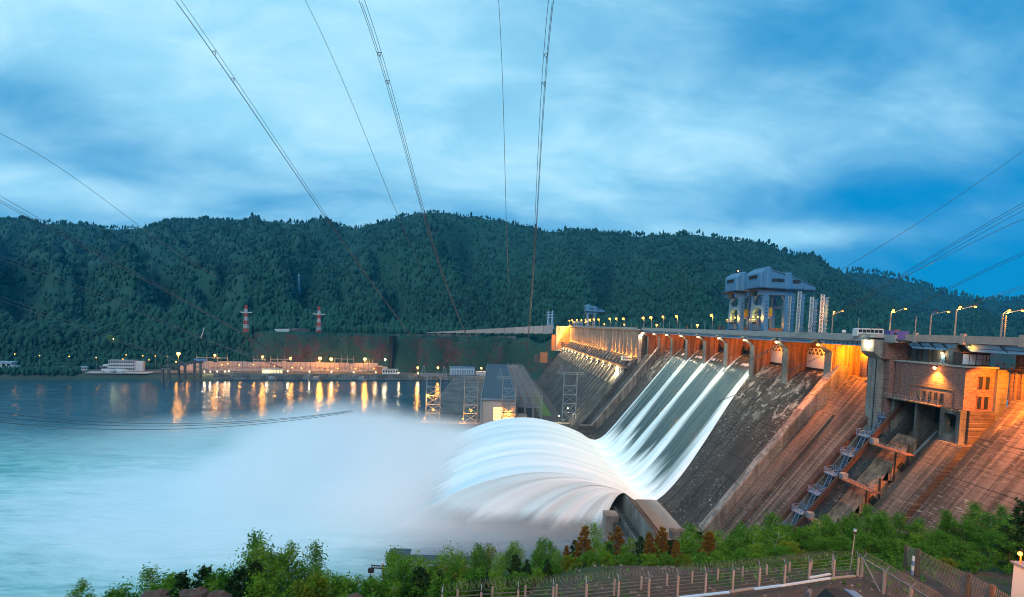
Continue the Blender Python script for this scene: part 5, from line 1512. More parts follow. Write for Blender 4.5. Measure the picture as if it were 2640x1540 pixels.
# deck lamps along the crest
crest = [(1468, 827), (1475, 826), (1487, 825), (1499, 826), (1510, 825), (1520, 825), (1531, 824), (1543, 824), (1572, 822), (1588.6, 822), (1607, 822), (1658, 820), (1678, 819), (1709, 817), (1744, 816), (1834, 813)]
for k, (u, v) in enumerate(crest):
    X_ = 131.0
    Yl = X_ * 1400 / (u - 1277) if u > 1425 else 900
    Yl = min(Yl, 905)
    X_ = (u - 1277) / 1400 * Yl
    p = at(u, v, Yl)
    rr = 0.85 if Yl < 450 else 1.15
    small_lamp('street_lamp', p, rr, M['lampo'], f'{ordw(k)} glowing street lamp along the dam crest, counted from the far end', 'street lamp', 3000 if k > 7 else 5000, SODIUM, 'street lamps along the dam crest', pole=(p[0] + 0.9, p[1], 99.2))
for k, (u, v, lb) in enumerate(((1558, 836, 'low lamp on the crest beneath the distant crane side'), (1609, 837, 'low lamp on the crest above the end of the floodlit wall'), (1693, 838, 'low lamp on the crest above the second running bay'), (1798, 838.6, 'low lamp on the crest left of the tall lone street lamp'))):
    X_ = 137.0; Yl = X_ * 1400 / (u - 1277); p = at(u, v, Yl)
    small_lamp('deck_lamp', p, 0.8, M['lampo'], lb, 'lamp', 1500, SODIUM, 'low lamps on the dam deck', pole=(p[0], p[1], 99.2))
for k in range(24):                                                # unlit posts of the deck
    Yl = 250 + k * 26
    if 250 < Yl < 300: continue
    m = MB().tube([(148, Yl, 99.2), (148, Yl, 105.5 + (k % 3) * 0.8)], 0.16, 5, 0.1).build('deck_post', M['galv'])
    tag(m, f'{ordw(k)} thin unlit grey post from the near end of the dam crest', 'post', 'thin unlit posts on the dam crest')
def twin_lamp(u, vb, vt, hl, hr, X_, label, lit=(1, 1)):
    Yl = X_ * 1400 / (u - 1277)
    z = at(u, vt, Yl)[2]
    t = thing('twin_street_lamp', label, 'street lamp', (X_, Yl, 99.3), 'twin armed street lamps on the near end of the dam')
    MB().tube([(X_, Yl, 99.0), (X_, Yl, z)], 0.24, 8, 0.15).build('pole', M['wood'], t)
    for k, (hu, hv) in enumerate((hl, hr)):
        p = at(hu, hv, Yl)
        MB().bar((X_, Yl, z - 0.1), p + (0, 0, 0.35), 0.12).build('arm', M['galv'], t)
        MB().bar(p + (-0.5, 0, 0.42), p + (0.5, 0, 0.42), 0.45, 0.25).build('lamp_head', M['darksteel'], t)
        MB().ball(p, 0.34, 8, 6, 0.7).build('bulb', M['lampo'] if lit[k] else M['glass'], t, smooth=True)
        if lit[k]: lamp('light', p + (0, -0.1, -0.45), 3500, SODIUM, 0.3, t)
twin_lamp(2160, 856, 812, (2150.5, 804), (2172, 802.5), 143, 'twin street lamp just right of the gate masts')
twin_lamp(2315, 852, 808, (2303.4, 800), (2335, 797), 140, 'twin street lamp behind the white bus')
twin_lamp(2424, 867, 812, (2414, 804.6), (2445.7, 804.6), 140, 'twin street lamp with only its right head lit', (0, 1))
twin_lamp(2491, 868, 800, (2476, 792), (2514.6, 791.6), 131.5, 'tallest twin street lamp, on the parapet above the brick building')
twin_lamp(2617, 880, 810, (2602, 801), (2637.6, 802), 131.5, 'twin street lamp at the right edge over the orange wall')
for (u, vt, X_, lb) in ((2230, 820, 150, 'thin pole left of the white bus'), (2384, 817, 150, 'thin ladder pole above the pink parapet pedestal'), (2627, 814, 136, 'thin pole right beside the rightmost twin lamp')):
    Yl = X_ * 1400 / (u - 1277); z = at(u, vt, Yl)[2]
    m = MB().tube([(X_, Yl, 99), (X_, Yl, z)], 0.14, 6, 0.1)
    for q in range(7): m.bar((X_ - 0.3, Yl, z - 0.5 - q * 0.5), (X_ + 0.3, Yl, z - 0.5 - q * 0.5), 0.08)
    tag(m.build('ladder_pole', M['wood']), lb, 'pole')
# vehicles and huts on the deck
Yb = 186.0
xb0, xb1 = (2228 - 1277) / 1400 * Yb, (2300 - 1277) / 1400 * Yb
t = thing('bus', 'long white bus with lit front parked on the dam deck above the wide pier', 'bus', ((xb0 + xb1) / 2, Yb, 99.2))
bd_o = MB().prism([(xb0, 100.0), (xb1, 100.0), (xb1, 102.3), (xb1 - 0.4, 102.75), (xb0 + 0.6, 102.75), (xb0, 102.4)], Yb, Yb + 2.5).build('body', M['white'], t)
for k in range(6): MB().box(xb0 + 0.5 + k * 1.45, xb0 + 1.75 + k * 1.45, Yb - 0.06, Yb - 0.01, 101.3, 102.3).build('window', M['glass'], t)
MB().box(xb1 + 0.01, xb1 + 0.06, Yb + 0.2, Yb + 2.3, 101.2, 102.3).build('windscreen', M['glass'], t)
for x in (xb0 + 1.8, xb1 - 2.2):
    m = MB(); m.tube([(x, Yb - 0.1, 99.75), (x, Yb + 0.35, 99.75)], 0.5, 12); m.build('wheel', M['black'], t)
for yy in (Yb + 0.4, Yb + 2.1): MB().ball((xb1 + 0.1, yy, 100.6), 0.22, 8, 6).build('headlight', M['lampw'], t)
lamp('light', (xb1 + 1.2, Yb + 0.5, 100.8), 700, WARMW, 0.2, t)
Yc = 183
xa, xc_ = (2317 - 1277) / 1400 * Yc, (2368 - 1277) / 1400 * Yc
t = thing('container_hut', 'purple metal container hut on the deck right of the white bus', 'container', ((xa + xc_) / 2, Yc, 99.2))
bo = MB().box(xa, xc_, Yc, Yc + 2.6, 99.3, 102.2).build('body', M['purple'], t)
for k in range(9): MB().box(xa + 0.2 + k * 0.72, xa + 0.36 + k * 0.72, Yc - 0.08, Yc - 0.01, 99.5, 102.0).build('rib', M['purple'], bo)
MB().box(xa + 1.3, xa + 2.2, Yc - 0.12, Yc - 0.02, 99.4, 101.5).build('door', M['black'], t)
MB().box(xa + 1.9, xa + 3.6, Yc + 0.5, Yc + 1.6, 102.22, 102.6).build('roof_unit', M['rust'], t)
Yk = 205; xk = (2196 - 1277) / 1400 * Yk
t = thing('cable_drum_cart', 'small cart with white domed top on the deck between gate masts and bus', 'cart', (xk, Yk, 99.2))
MB().box(xk - 2.4, xk + 2.4, Yk, Yk + 1.8, 100.1, 100.7).build('bed', M['darksteel'], t)
MB().ball((xk, Yk + 0.9, 101.4), 0.8, 10, 6).build('dome', M['white'], t, smooth=True)
for x in (-1.7, 1.7): MB().tube([(xk + x, Yk - 0.1, 99.7), (xk + x, Yk + 0.3, 99.7)], 0.45, 10).build('wheel', M['black'], t)
Yv = 420; xv = 136
t = thing('parked_car', 'white car on the deck near the left end of the spillway bridge', 'car', (xv, Yv, 99.2))
MB().box(xv - 2.3, xv + 2.3, Yv, Yv + 1.8, 99.5, 100.4).build('body', M['white'], t)
MB().prism([(xv - 1.6, 100.42), (xv + 1.3, 100.42), (xv + 0.7, 101.1), (xv - 1.1, 101.1)], Yv + 0.1, Yv + 1.7).build('cabin', M['glass'], t)
for x in (-1.5, 1.5): MB().tube([(xv + x, Yv - 0.06, 99.55), (xv + x, Yv + 0.2, 99.55)], 0.36, 10).build('wheel', M['black'], t)
Ys_ = 880
t = thing('crest_hut', 'pale grey hut at the far end of the dam crest', 'hut', (132, Ys_, 99.2))
MB().box(128, 142, Ys_, Ys_ + 8, 99.2, 107).build('wall', M['crane'], t)
MB().box(127.5, 142.5, Ys_ - 0.5, Ys_ + 8.5, 107.02, 107.6).build('roof', M['white'], t)
for k in range(4): MB().box(129.5 + k * 3, 131.2 + k * 3, Ys_ - 0.15, Ys_ - 0.02, 102.5, 105).build('window', M['black'], t)
# little machinery along the crest edge
for k, (u, hgt) in enumerate(((1642, 3.0), (1700, 4.5), (1776, 4.0), (1862, 4.2), (1872, 3.6), (1925, 2.6))):
    X_ = 133; Ym = X_ * 1400 / (u - 1277)
    m = MB().box(X_ - 0.3, X_ + 0.3, Ym, Ym + 0.5, 99.2, 99.2 + hgt).box(X_ - 0.9, X_ + 0.9, Ym, Ym + 0.8, 99.2, 100.4).bar((X_ - 0.7, Ym, 100.4), (X_, Ym, 99.2 + hgt), 0.15)
    tag(m.build('gate_winch', M['rust']), f'rust brown gate winch post on the crest, {ordw(k)} from the far end', 'winch', 'gate winch posts on the crest')
# ------------------------------------------------------------------ lamps under the bridge and on the walls
for i in range(0, 10):
    y = Yi(i) + (0 if i else -2.6)
    x0 = 128.55 if i else 123.85
    lb = ('lamp with wide bright beam on the head of the wide pier', 'sodium lamp under the bridge at the near training wall', 'bright lamp under the bridge at the pier between the two dry bays')[i] if i < 3 else f'lamp under the bridge at the {ordw(i - 3)} pier from the near side of the running bays' if i < 8 else ('lamp under the bridge at the far training wall' if i == 8 else 'lamp under the bridge beside the floodlit wall')
    t = thing('bridge_lamp', lb, 'floodlight', (x0, y, 96.0), 'floodlights under the spillway bridge')
    zl = 95.9 if i else 98.3
    MB().box(x0 - 0.75, x0 - 0.05, y - 0.5, y + 0.5, zl + 0.42, zl + 1.0).build('housing', M['galv'], t)
    MB().ball((x0 - 0.5, y, zl), 0.62, 10, 6, 0.8).build('bulb', M['lampo'] if i == 1 else M['lampw'], t, smooth=True)
    MB().bar((x0 - 0.2, y, zl + 1.0), (x0 + 0.6, y, zl + 1.6), 0.18).build('bracket', M['darksteel'], t)
    wt = {0: 1600, 1: 130000, 2: 16000}.get(i, 30000)
    if i == 0: lamp('light', (x0 - 0.9, y, zl - 0.75), wt, WARMW, 0.35, t)
    else:
        lamp('light', (x0 - (0.2 if i == 1 else 1.2), y - (2.0 if i == 1 else 0), zl - 0.9), wt, AMBER if i == 1 else (1.0, 0.86, 0.50), 0.35, t, spot=120, aim=(x0 - 16, y - (1 if i == 1 else 3), zl - (16 if i == 1 else 26)), blend=0.8)
        lamp('light', (x0 - 1.0, y, zl - 0.8), 900, SODIUM if i == 1 else WARMW, 0.3, t)
for i in range(1, 10):                                             # amber lamps inside each bay
    y = (Yi(i - 1) + Yi(i)) / 2
    if i == 1: y = 200
    t = thing('bay_lamp', f'amber lamp on the ceiling of the {ordw(i - 1)} bay from the near end', 'lamp', (138, y, 96.5), 'amber lamps inside the bays')
    MB().box(137.6, 138.4, y - 0.5, y + 0.5, 96.1, 96.58).build('housing', M['darksteel'], t)
    MB().ball((138, y, 95.9), 0.3, 8, 6).build('bulb', M['lampo'], t)
    lamp('light', (138, y, 95.3), 62000 if i == 1 else (11000 if i < 9 else 12000), AMBER, 0.35, t)
k2 = 0
for k in range(27):                                                # uplights along the foot of the upper wall
    if k == 7: continue
    y = 474.5 + 16.2 * k
    x_ = 123.2
    t = thing('wall_uplight', f'{ordw(k2)} uplight from the near end along the foot of the floodlit dam wall', 'floodlight', (x_, y, 74.4), 'uplights along the foot of the dam wall')
    k2 += 1
    MB().box(x_ - 0.5, x_ + 0.5, y - 0.6, y + 0.6, 74.3, 74.9).build('housing', M['darksteel'], t)
    MB().box(x_ - 0.4, x_ + 0.4, y - 0.5, y + 0.5, 74.92, 75.1).build('lens', M['lampo'], t)
    lamp('light', (x_ + 0.45, y, 75.4), 120000, SODIUM, 0.12, t, spot=15, aim=(124.5, y, 84.0), blend=0.9)
    lamp('light', (x_ + 0.1, y, 75.7), 700, SODIUM, 0.2, t)
    lamp('light', (x_ - 1.6, y, 76.2), 1500, SODIUM, 0.3, t)
for k in range(1, 27, 2):                                          # lamps under the gallery on every other column
    y = 474.5 + 16.2 * k
    t = thing('gallery_lamp', f'{ordw(k // 2)} lamp from the near end under the orange gallery beam', 'lamp', (111.9, y, 63.8), 'lamps under the gallery')
    MB().ball((111.8, y + 1.6, 63.4), 0.4, 8, 6).build('bulb', M['lampw'], t)
    MB().bar((111.8, y + 1.6, 63.8), (112.9, y + 1.6, 64.3), 0.15).build('bracket', M['darksteel'], t)
    lamp('light', (110.6, y + 1.6, 62.9), 9000, (1.0, 0.78, 0.36), 0.4, t)
lamp('light', (109, 486, 60), 14000, (1.0, 0.86, 0.45), 0.6, dam)
gh = thing('gate_house', 'small white gate house on two legs beside the end of the orange gallery', 'gate house', (118, 481, 65.5))
MB().box(114, 122, 478, 484, 71.2, 74.6).build('cabin', M['white'], gh)
MB().box(113.6, 122.4, 477.6, 484.4, 74.62, 75.1).build('roof', M['white'], gh)
for k in range(6): MB().box(114.6 + k * 1.25, 115.4 + k * 1.25, 477.9, 477.98, 72.6, 73.8).build('window', M['black'], gh)
for x in (115.2, 119.6): MB().box(x, x + 1.3, 480, 482, 60, 71.15).build('leg', M['conc'], gh)
gh2 = thing('gallery_kiosk', 'small orange lit kiosk at the far end of the gallery', 'kiosk', (112, 880, 66))
MB().box(108.5, 114.5, 878, 884, 65.95, 73).build('cabin', M['orange'], gh2)
MB().box(108, 115, 877.5, 884.5, 73.02, 73.6).build('roof', M['rust'], gh2)
lamp('light', (116, 895, 97), 60000, SODIUM, 0.8, dam)
lamp('light', (110, 892, 80), 30000, SODIUM, 0.8, dam)
# brick building lamps
t = thing('facade_lamp', 'bright lamp under the roof edge lighting the middle of the brick wall', 'floodlight', (129.3, 154.6, 92.0))
MB().box(128.7, 129.55, 154.3, 154.9, 91.7, 92.1).build('housing', M['darksteel'], t)
MB().ball((128.9, 154.6, 91.4), 0.4, 10, 6).build('bulb', M['lampw'], t, smooth=True)
lamp('light', (128.75, 154.6, 90.9), 20000, (1.0, 0.45, 0.05), 0.25, t, spot=125, aim=(129.6, 154.6, 84), blend=1.0)
lamp('light', (128.9, 154.6, 90.85), 350, SODIUM, 0.2, t)
t = thing('door_lamp', 'small lamp above the rooftop door', 'lamp', (134.0, 158.3, 96.0))
MB().ball((133.9, 158.3, 95.7), 0.28, 8, 6).build('bulb', M['lampw'], t)
MB().bar((133.9, 158.3, 95.9), (134.5, 158.3, 96.1), 0.12).build('bracket', M['darksteel'], t)
lamp('light', (133.5, 158.3, 95.4), 350, WARMW, 0.2, t)
t = thing('wall_lamp', 'small sodium lamp on the bridge support above the glazed cabin', 'lamp', (130.4, 145.4, 98.2))
MB().ball((130.3, 145.2, 98.0), 0.22, 8, 6).build('bulb', M['lampo'], t)
MB().bar((130.3, 145.2, 98.2), (130.9, 145.8, 98.5), 0.12).build('bracket', M['darksteel'], t)
lamp('light', (130.0, 144.9, 97.6), 250, SODIUM, 0.2, t)
t = thing('flank_floodlight', 'sodium floodlight under the bridge lighting the orange end wall of the brick building', 'floodlight', (132, 124, 98))
MB().box(131.4, 132.6, 123.5, 124.5, 97.6, 98.3).build('housing', M['darksteel'], t)
MB().ball((132, 124, 97.3), 0.4, 8, 6).build('bulb', M['lampo'], t)
lamp('light', (133.5, 126, 96.9), 130000, AMBER, 0.35, t, spot=62, aim=(137, 145, 80), blend=0.25)
lamp('light', (132.0, 124.3, 96.7), 120000, AMBER, 0.35, t, spot=140, aim=(118, 122, 70), blend=0.6)
# ------------------------------------------------------------------ near hillside
def near_z(x, y):
    x = np.asarray(x, float); y = np.asarray(y, float)
    z = np.interp(y, [-60, 0, 20, 35, 46, 62, 75, 100, 150, 200, 235, 400], [97, 95, 87.5, 80.5, 73.4, 72.0, 65.0, 50, 23, 1.0, -8, -14])
    z = z - 9.0 * sstep(14, -12, x) * sstep(36, 60, y) - 4.0 * sstep(-10, -45, x) * sstep(40, 70, y)
    z = z + np.clip(x - 36, 0, 40) * 0.24 * sstep(60, 95, y) * sstep(165, 120, y)
    z = z + (fbm(x / 7 + 50, y / 7 + 50, 4) - 0.5) * 1.6 * sstep(62, 75, y) + (fbm(x / 2.3 + 20, y / 2.3 + 20, 3) - 0.5) * 0.35
    return z
gx, gy = np.meshgrid(np.linspace(-230, 130, 190), np.concatenate([np.linspace(-60, 30, 20), np.linspace(32, 110, 90), np.linspace(113, 260, 40)]))
def nearm():
    b = NB('near hillside soil')
    n1 = b.noise(k=0.12, detail=5); n2 = b.noise(k=1.6, detail=5, rough=0.7)
    soil = b.mix(n2, (0.045, 0.030, 0.022), (0.17, 0.105, 0.075))
    grass = b.mix(n2, (0.025, 0.045, 0.012), (0.075, 0.115, 0.03))
    y = b.xyz()[1]
    f = b.math('MAXIMUM', b.ramp(n1, 0.50, 0.62), b.ramp(y, 60.0, 70.0))
    c = b.mix(f, soil, grass)
    return b.bsdf(c, 0.95, bump=n2, bs=1.0, bd=0.6)
nh = gridmesh('hillside', gx, gy, near_z(gx, gy), nearm())
tag(nh, 'brown and grassy near hillside sloping down to the river', 'hillside', kind='structure')
def gp_(u, Y):
    X_ = at(u, 1430, Y)[0]
    return np.array([X_, Y, float(near_z(np.array([X_]), np.array([Y]))[0])])
# tufts of grass on the near ground
gN = 9000
gxx, gyy = rng.uniform(-70, 60, gN), rng.uniform(40, 100, gN)
gzz = near_z(gxx, gyy)
dens = fbm(gxx / 5, gyy / 5, 3)
kk = (dens > 0.5) | (gyy > 63)
gxx, gyy, gzz = gxx[kk], gyy[kk], gzz[kk]
n = len(gxx)
ang = rng.random(n) * 6.283; hh = rng.uniform(0.25, 0.75, n); ww = rng.uniform(0.10, 0.3, n)
V = np.empty((n, 3, 3), np.float32)
V[:, 0] = np.stack([gxx - np.cos(ang) * ww, gyy - np.sin(ang) * ww, gzz - 0.05], -1)
V[:, 1] = np.stack([gxx + np.cos(ang) * ww, gyy + np.sin(ang) * ww, gzz - 0.05], -1)
V[:, 2] = np.stack([gxx + rng.normal(0, 0.15, n), gyy + rng.normal(0, 0.15, n), gzz + hh], -1)
me = bpy.data.meshes.new('grass'); me.from_pydata([tuple(p) for p in V.reshape(-1, 3)], [], [(3 * i, 3 * i + 1, 3 * i + 2) for i in range(n)])
me.materials.append(M['grassm']); me.update()
go = bpy.data.objects.new('grass', me); COL.objects.link(go)
tag(go, 'rough grass tufts on the near hillside', 'grass', kind='stuff')

# stones on the bare ground by the fence
sN = 1400
sx_, sy_ = rng.uniform(-12, 46, sN), rng.uniform(38, 64, sN); sz_ = near_z(sx_, sy_)
m = MB()
for a, c, e in zip(sx_, sy_, sz_):
    q = 0.05 + 0.22 * random.random() ** 3
    b = len(m.v); jx = [random.uniform(0.7, 1.3) for _ in range(6)]
    m.v += [(a + q * jx[0], c, e), (a, c + q * jx[1], e), (a - q * jx[2], c, e), (a, c - q * jx[3], e), (a + q * 0.2, c + q * 0.1, e + q * 0.7 * jx[4])]
    m.f += [(b, b + 1, b + 4), (b + 1, b + 2, b + 4), (b + 2, b + 3, b + 4), (b + 3, b, b + 4)]
tag(m.build('stones', plain('broken brown stone', (0.22, 0.15, 0.12), 0.95, var=0.6, scale=2)), 'loose stones strewn over the bare ground by the fence', 'stones', kind='stuff')

# ------------------------------------------------------------------ near trees
def leafm(name, a, b_):
    b = NB(name)
    t = b.n('ShaderNodeAttribute', attribute_name='tone').outputs['Fac']
    c = b.mix(t, a, b_)
    d = b.n('ShaderNodeBsdfDiffuse'); b.l(c, d.inputs[0])
    tr = b.n('ShaderNodeBsdfTranslucent'); b.l(c, tr.inputs[0])
    m = b.n('ShaderNodeMixShader'); m.inputs[0].default_value = 0.42
    b.l(d.outputs[0], m.inputs[1]); b.l(tr.outputs[0], m.inputs[2]); b.l(m.outputs[0], b.out.inputs[0])
    return b.m
LM = {'green': leafm('birch leaves', (0.070, 0.17, 0.014), (0.27, 0.47, 0.05)), 'dark': leafm('dark pine needles', (0.016, 0.045, 0.016), (0.055, 0.105, 0.035)),
      'rust': leafm('rust brown pine needles', (0.11, 0.052, 0.010), (0.36, 0.19, 0.045)), 'yellow': leafm('yellow green leaves', (0.10, 0.16, 0.012), (0.28, 0.32, 0.035)),
      'deep': leafm('deep green leaves', (0.045, 0.14, 0.016), (0.17, 0.37, 0.045))}
M['birchbark'] = plain('pale birch bark', (0.50, 0.47, 0.42), 0.8, var=0.5, scale=3)
M['bark'] = plain('brown bark', (0.11, 0.07, 0.045), 0.9, var=0.4, scale=3)
def leaf_mesh(name, P, size, mat, up_bias=0.3, aspect=1.0):
    n = len(P)
    a = rng.normal(size=(n, 3)); a[:, 2] *= (1 - up_bias); a /= np.linalg.norm(a, axis=1)[:, None]
    b = rng.normal(size=(n, 3)); b -= (b * a).sum(1)[:, None] * a; b /= np.linalg.norm(b, axis=1)[:, None]
    s = (size * rng.uniform(0.6, 1.4, n))[:, None]
    V = np.stack([P - a * s * aspect, P + b * s * 0.55, P + a * s * aspect, P - b * s * 0.55], 1).reshape(-1, 3)
    me = bpy.data.meshes.new(name)
    me.vertices.add(len(V)); me.vertices.foreach_set('co', V.astype(np.float32).ravel())
    idx = np.arange(4 * n, dtype=np.int32)
    me.loops.add(4 * n); me.loops.foreach_set('vertex_index', idx)
    me.polygons.add(n); me.polygons.foreach_set('loop_start', np.arange(0, 4 * n, 4, dtype=np.int32))
    tone = np.clip(rng.normal(0.45, 0.25, n), 0, 1)
    me.attributes.new('tone', 'FLOAT', 'POINT').data.foreach_set('value', np.repeat(tone, 4).astype(np.float32))
    me.materials.append(mat); me.update(); me.validate()
    return me
def birch_parts(seed, spread=0.20, low=0.16, nl=3000, size=0.012, mat='green', barkm='birchbark'):
    r = np.random.default_rng(seed)
    tr = MB(); lean = r.normal(0, 0.02, 2)
    tr.tube([(lean[0] * k, lean[1] * k, k / 6 * 0.95) for k in range(7)], lambda q: 0.014 * (1 - q) + 0.0025, 6)
    P = []
    for k in range(30):
        z0 = low + (0.93 - low) * (k / 29) ** 0.9
        R = spread * (math.sin(math.pi * min(1, ((z0 - low) / (1 - low)) ** 0.6 * 0.93 + 0.07)) ** 0.8) * r.uniform(0.6, 1.15) + 0.02
        a = r.uniform(0, 6.283)
        base = np.array([lean[0] * z0 * 6, lean[1] * z0 * 6, z0])
        tip = base + np.array([math.cos(a) * R, math.sin(a) * R, R * r.uniform(0.25, 0.75)])
        if tip[2] > 1.0: tip[2] = 1.0
        tr.tube([base, tip], 0.0045, 4, 0.0015)
        m = int(nl / 30 * (0.5 + R / spread))
        t = r.beta(2, 1.1, m)[:, None]
        q = base + (tip - base) * t + r.normal(0, 0.030 + 0.01 * R / spread, (m, 3)) * np.array([1, 1, 1.2])
        P.append(q)
    return tr, np.concatenate(P), size, LM[mat], M[barkm]
def pine_parts(seed, spread=0.20, nl=2000, size=0.017, mat='dark'):
    r = np.random.default_rng(seed)
    tr = MB(); tr.tube([(0, 0, k / 5 * 0.97) for k in range(6)], lambda q: 0.016 * (1 - q) + 0.002, 6)
    P = []
    for lev in range(12):
        z0 = 0.10 + 0.84 * lev / 11 + r.uniform(-0.02, 0.02)
        R0 = spread * (1.03 - z0) ** 0.7
        nb = 5 if lev < 9 else 4
        for k in range(nb):
            R = R0 * r.uniform(0.55, 1.3)
            a = 6.283 * (k + r.uniform(-0.35, 0.35)) / nb + lev * 2.4
            base = np.array([0, 0, z0])
            tip = np.array([math.cos(a) * R, math.sin(a) * R, z0 + R * r.uniform(0.25, 0.8)])
            tr.tube([base, tip], 0.0045, 3, 0.0015)
            m = max(6, int(nl / 62 * (0.45 + R / spread * 0.8)))
            t = r.beta(2.6, 0.9, m)[:, None]
            P.append(base + (tip - base) * t + r.normal(0, 0.013, (m, 3)))
            P.append(tip + r.normal(0, 0.012, (int(m * 0.35), 3)) + np.array([0, 0, 0.018]))
    P.append(np.stack([r.normal(0, 0.006, 40), r.normal(0, 0.006, 40), r.uniform(0.88, 1.0, 40)], -1))
    return tr, np.concatenate(P), size, LM[mat], M['bark']
PROTO = {}
def proto(kind, var):
    key = (kind, var)
    if key in PROTO: return PROTO[key]
    sd__ = hash((len(kind) * 7, var)) % 9999 + len(PROTO) * 13
    if kind == 'birch': d = birch_parts(sd__, 0.17 + 0.03 * var, 0.20, 3000)
    elif kind == 'poplar': d = birch_parts(sd__, 0.13 + 0.02 * var, 0.10, 3600, mat='deep')
    elif kind == 'pale_birch': d = birch_parts(sd__, 0.19, 0.25, 1500, 0.011, 'green')
    elif kind == 'yellow_birch': d = birch_parts(sd__, 0.17, 0.2, 2000, 0.012, 'yellow')
    elif kind == 'shrub': d = birch_parts(sd__, 0.42, 0.05, 4200, 0.020, 'deep', 'bark')
    elif kind == 'bright_shrub': d = birch_parts(sd__, 0.40, 0.06, 3600, 0.020, 'yellow' if var == 2 else 'green', 'bark')
    elif kind == 'pine': d = pine_parts(sd__, 0.19 + 0.03 * var)
    else: d = pine_parts(sd__, 0.19 + 0.04 * var, 2300, 0.017, 'rust')
    tr, P, size, lm, bm = d
    tm = bpy.data.meshes.new('trunk'); tm.from_pydata(tr.v, [], tr.f); tm.materials.append(bm); tm.update()
    lmz = leaf_mesh('crown', P, size, lm, aspect=1.6 if kind in ('pine', 'rust_pine') else 1.0)
    PROTO[key] = (tm, lmz)
    return PROTO[key]
NAME = {'birch': ('birch_tree', 'slender green birch'), 'poplar': ('poplar_tree', 'dense upright deep green tree'), 'pale_birch': ('birch_tree', 'thin pale birch'), 'yellow_birch': ('birch_tree', 'yellowish birch'),
        'shrub': ('leafy_shrub', 'broad deep green shrub'), 'bright_shrub': ('leafy_shrub', 'broad bright green shrub'), 'pine': ('pine_tree', 'dark pine'), 'rust_pine': ('pine_tree', 'rust brown pine')}
TREES = [(157, 1518, 62, 'birch'), (197, 1508, 62, 'birch'), (322, 1512, 60, 'shrub'), (372, 1485, 62, 'birch'), (405, 1497, 60, 'bright_shrub'), (443, 1489, 62, 'birch'), (467, 1473, 58, 'pine'),
         (497, 1497, 60, 'birch'), (526, 1457, 59, 'pine'), (560, 1467, 60, 'shrub'), (596, 1469, 62, 'birch'), (622, 1461, 58, 'pine'), (653, 1423, 64, 'pale_birch'), (657, 1445, 57, 'pine'),
         (690, 1390, 64, 'birch'), (707, 1376, 66, 'poplar'), (743, 1413, 67, 'birch'), (763, 1421, 66, 'birch'), (788, 1417, 64, 'poplar'), (722, 1478, 56, 'bright_shrub'), (768, 1480, 56, 'bright_shrub'),
         (800, 1494, 56, 'bright_shrub'), (828, 1462, 66, 'pale_birch'), (862, 1500, 62, 'pine'), (892, 1482, 64, 'birch'), (933, 1490, 62, 'birch'), (975, 1468, 64, 'pale_birch'), (1010, 1490, 60, 'shrub'), (1030, 1446, 66, 'birch'),
         (1079, 1424, 70, 'birch'), (1082, 1459, 62, 'pine'), (1108, 1440, 66, 'poplar'), (1135, 1475, 60, 'pine'), (1184, 1397, 70, 'pale_birch'), (1150, 1490, 58, 'shrub'), (1235, 1402, 70, 'yellow_birch'), (1205, 1468, 60, 'birch'), (1270, 1408, 68, 'poplar'),
         (1262, 1470, 58, 'pine'), (1314, 1408, 72, 'poplar'), (1330, 1427, 64, 'pine'), (1310, 1476, 56, 'birch'), (1360, 1440, 64, 'pine'), (1385, 1400, 74, 'poplar'), (1405, 1383, 76, 'poplar'), (1412, 1437, 62, 'pine'), (1440, 1412, 68, 'birch'), (1460, 1405, 66, 'rust_pine'),
         (1505, 1356, 70, 'rust_pine'), (1482, 1390, 72, 'pine'), (1543, 1342, 80, 'pale_birch'), (1545, 1385, 72, 'birch'), (1590, 1357, 72, 'rust_pine'), (1570, 1400, 68, 'pine'), (1616, 1386, 74, 'birch'), (1651, 1380, 70, 'pine'), (1673, 1370, 68, 'rust_pine'), (1705, 1357, 70, 'rust_pine'),
         (1725, 1392, 72, 'pine'), (1743, 1394, 68, 'rust_pine'), (1771, 1368, 76, 'birch'), (1805, 1364, 78, 'poplar'), (1826, 1367, 70, 'rust_pine'), (1848, 1390, 76, 'birch'), (1875, 1357, 78, 'poplar'), (1903, 1346, 80, 'poplar'), (1930, 1370, 76, 'birch'), (1952, 1325, 80, 'poplar'),
         (1983, 1357, 78, 'birch'), (2025, 1353, 82, 'shrub'), (2062, 1362, 80, 'shrub'), (2092, 1357, 82, 'bright_shrub'), (2137, 1346, 84, 'shrub'), (2115, 1385, 76, 'shrub'), (2179, 1332, 86, 'shrub'), (2203, 1322, 88, 'poplar'), (2180, 1385, 74, 'shrub'), (2245, 1311, 86, 'poplar'), (2275, 1330, 84, 'shrub'), (2230, 1380, 76, 'shrub'),
         (2305, 1318, 88, 'poplar'), (2330, 1326, 86, 'poplar'), (2300, 1390, 74, 'shrub'), (2350, 1370, 80, 'bright_shrub'), (2399, 1329, 86, 'poplar'), (2420, 1370, 76, 'shrub'), (2380, 1400, 72, 'shrub'), (2462, 1315, 84, 'poplar'), (2490, 1345, 80, 'shrub'), (2528, 1304, 82, 'poplar'), (2545, 1370, 72, 'shrub'),
         (2577, 1308, 80, 'poplar'), (2470, 1395, 70, 'shrub'), (2520, 1425, 62, 'shrub'), (2605, 1380, 62, 'shrub'), (2632, 1290, 62, 'pine'), (2440, 1440, 62, 'bright_shrub')]
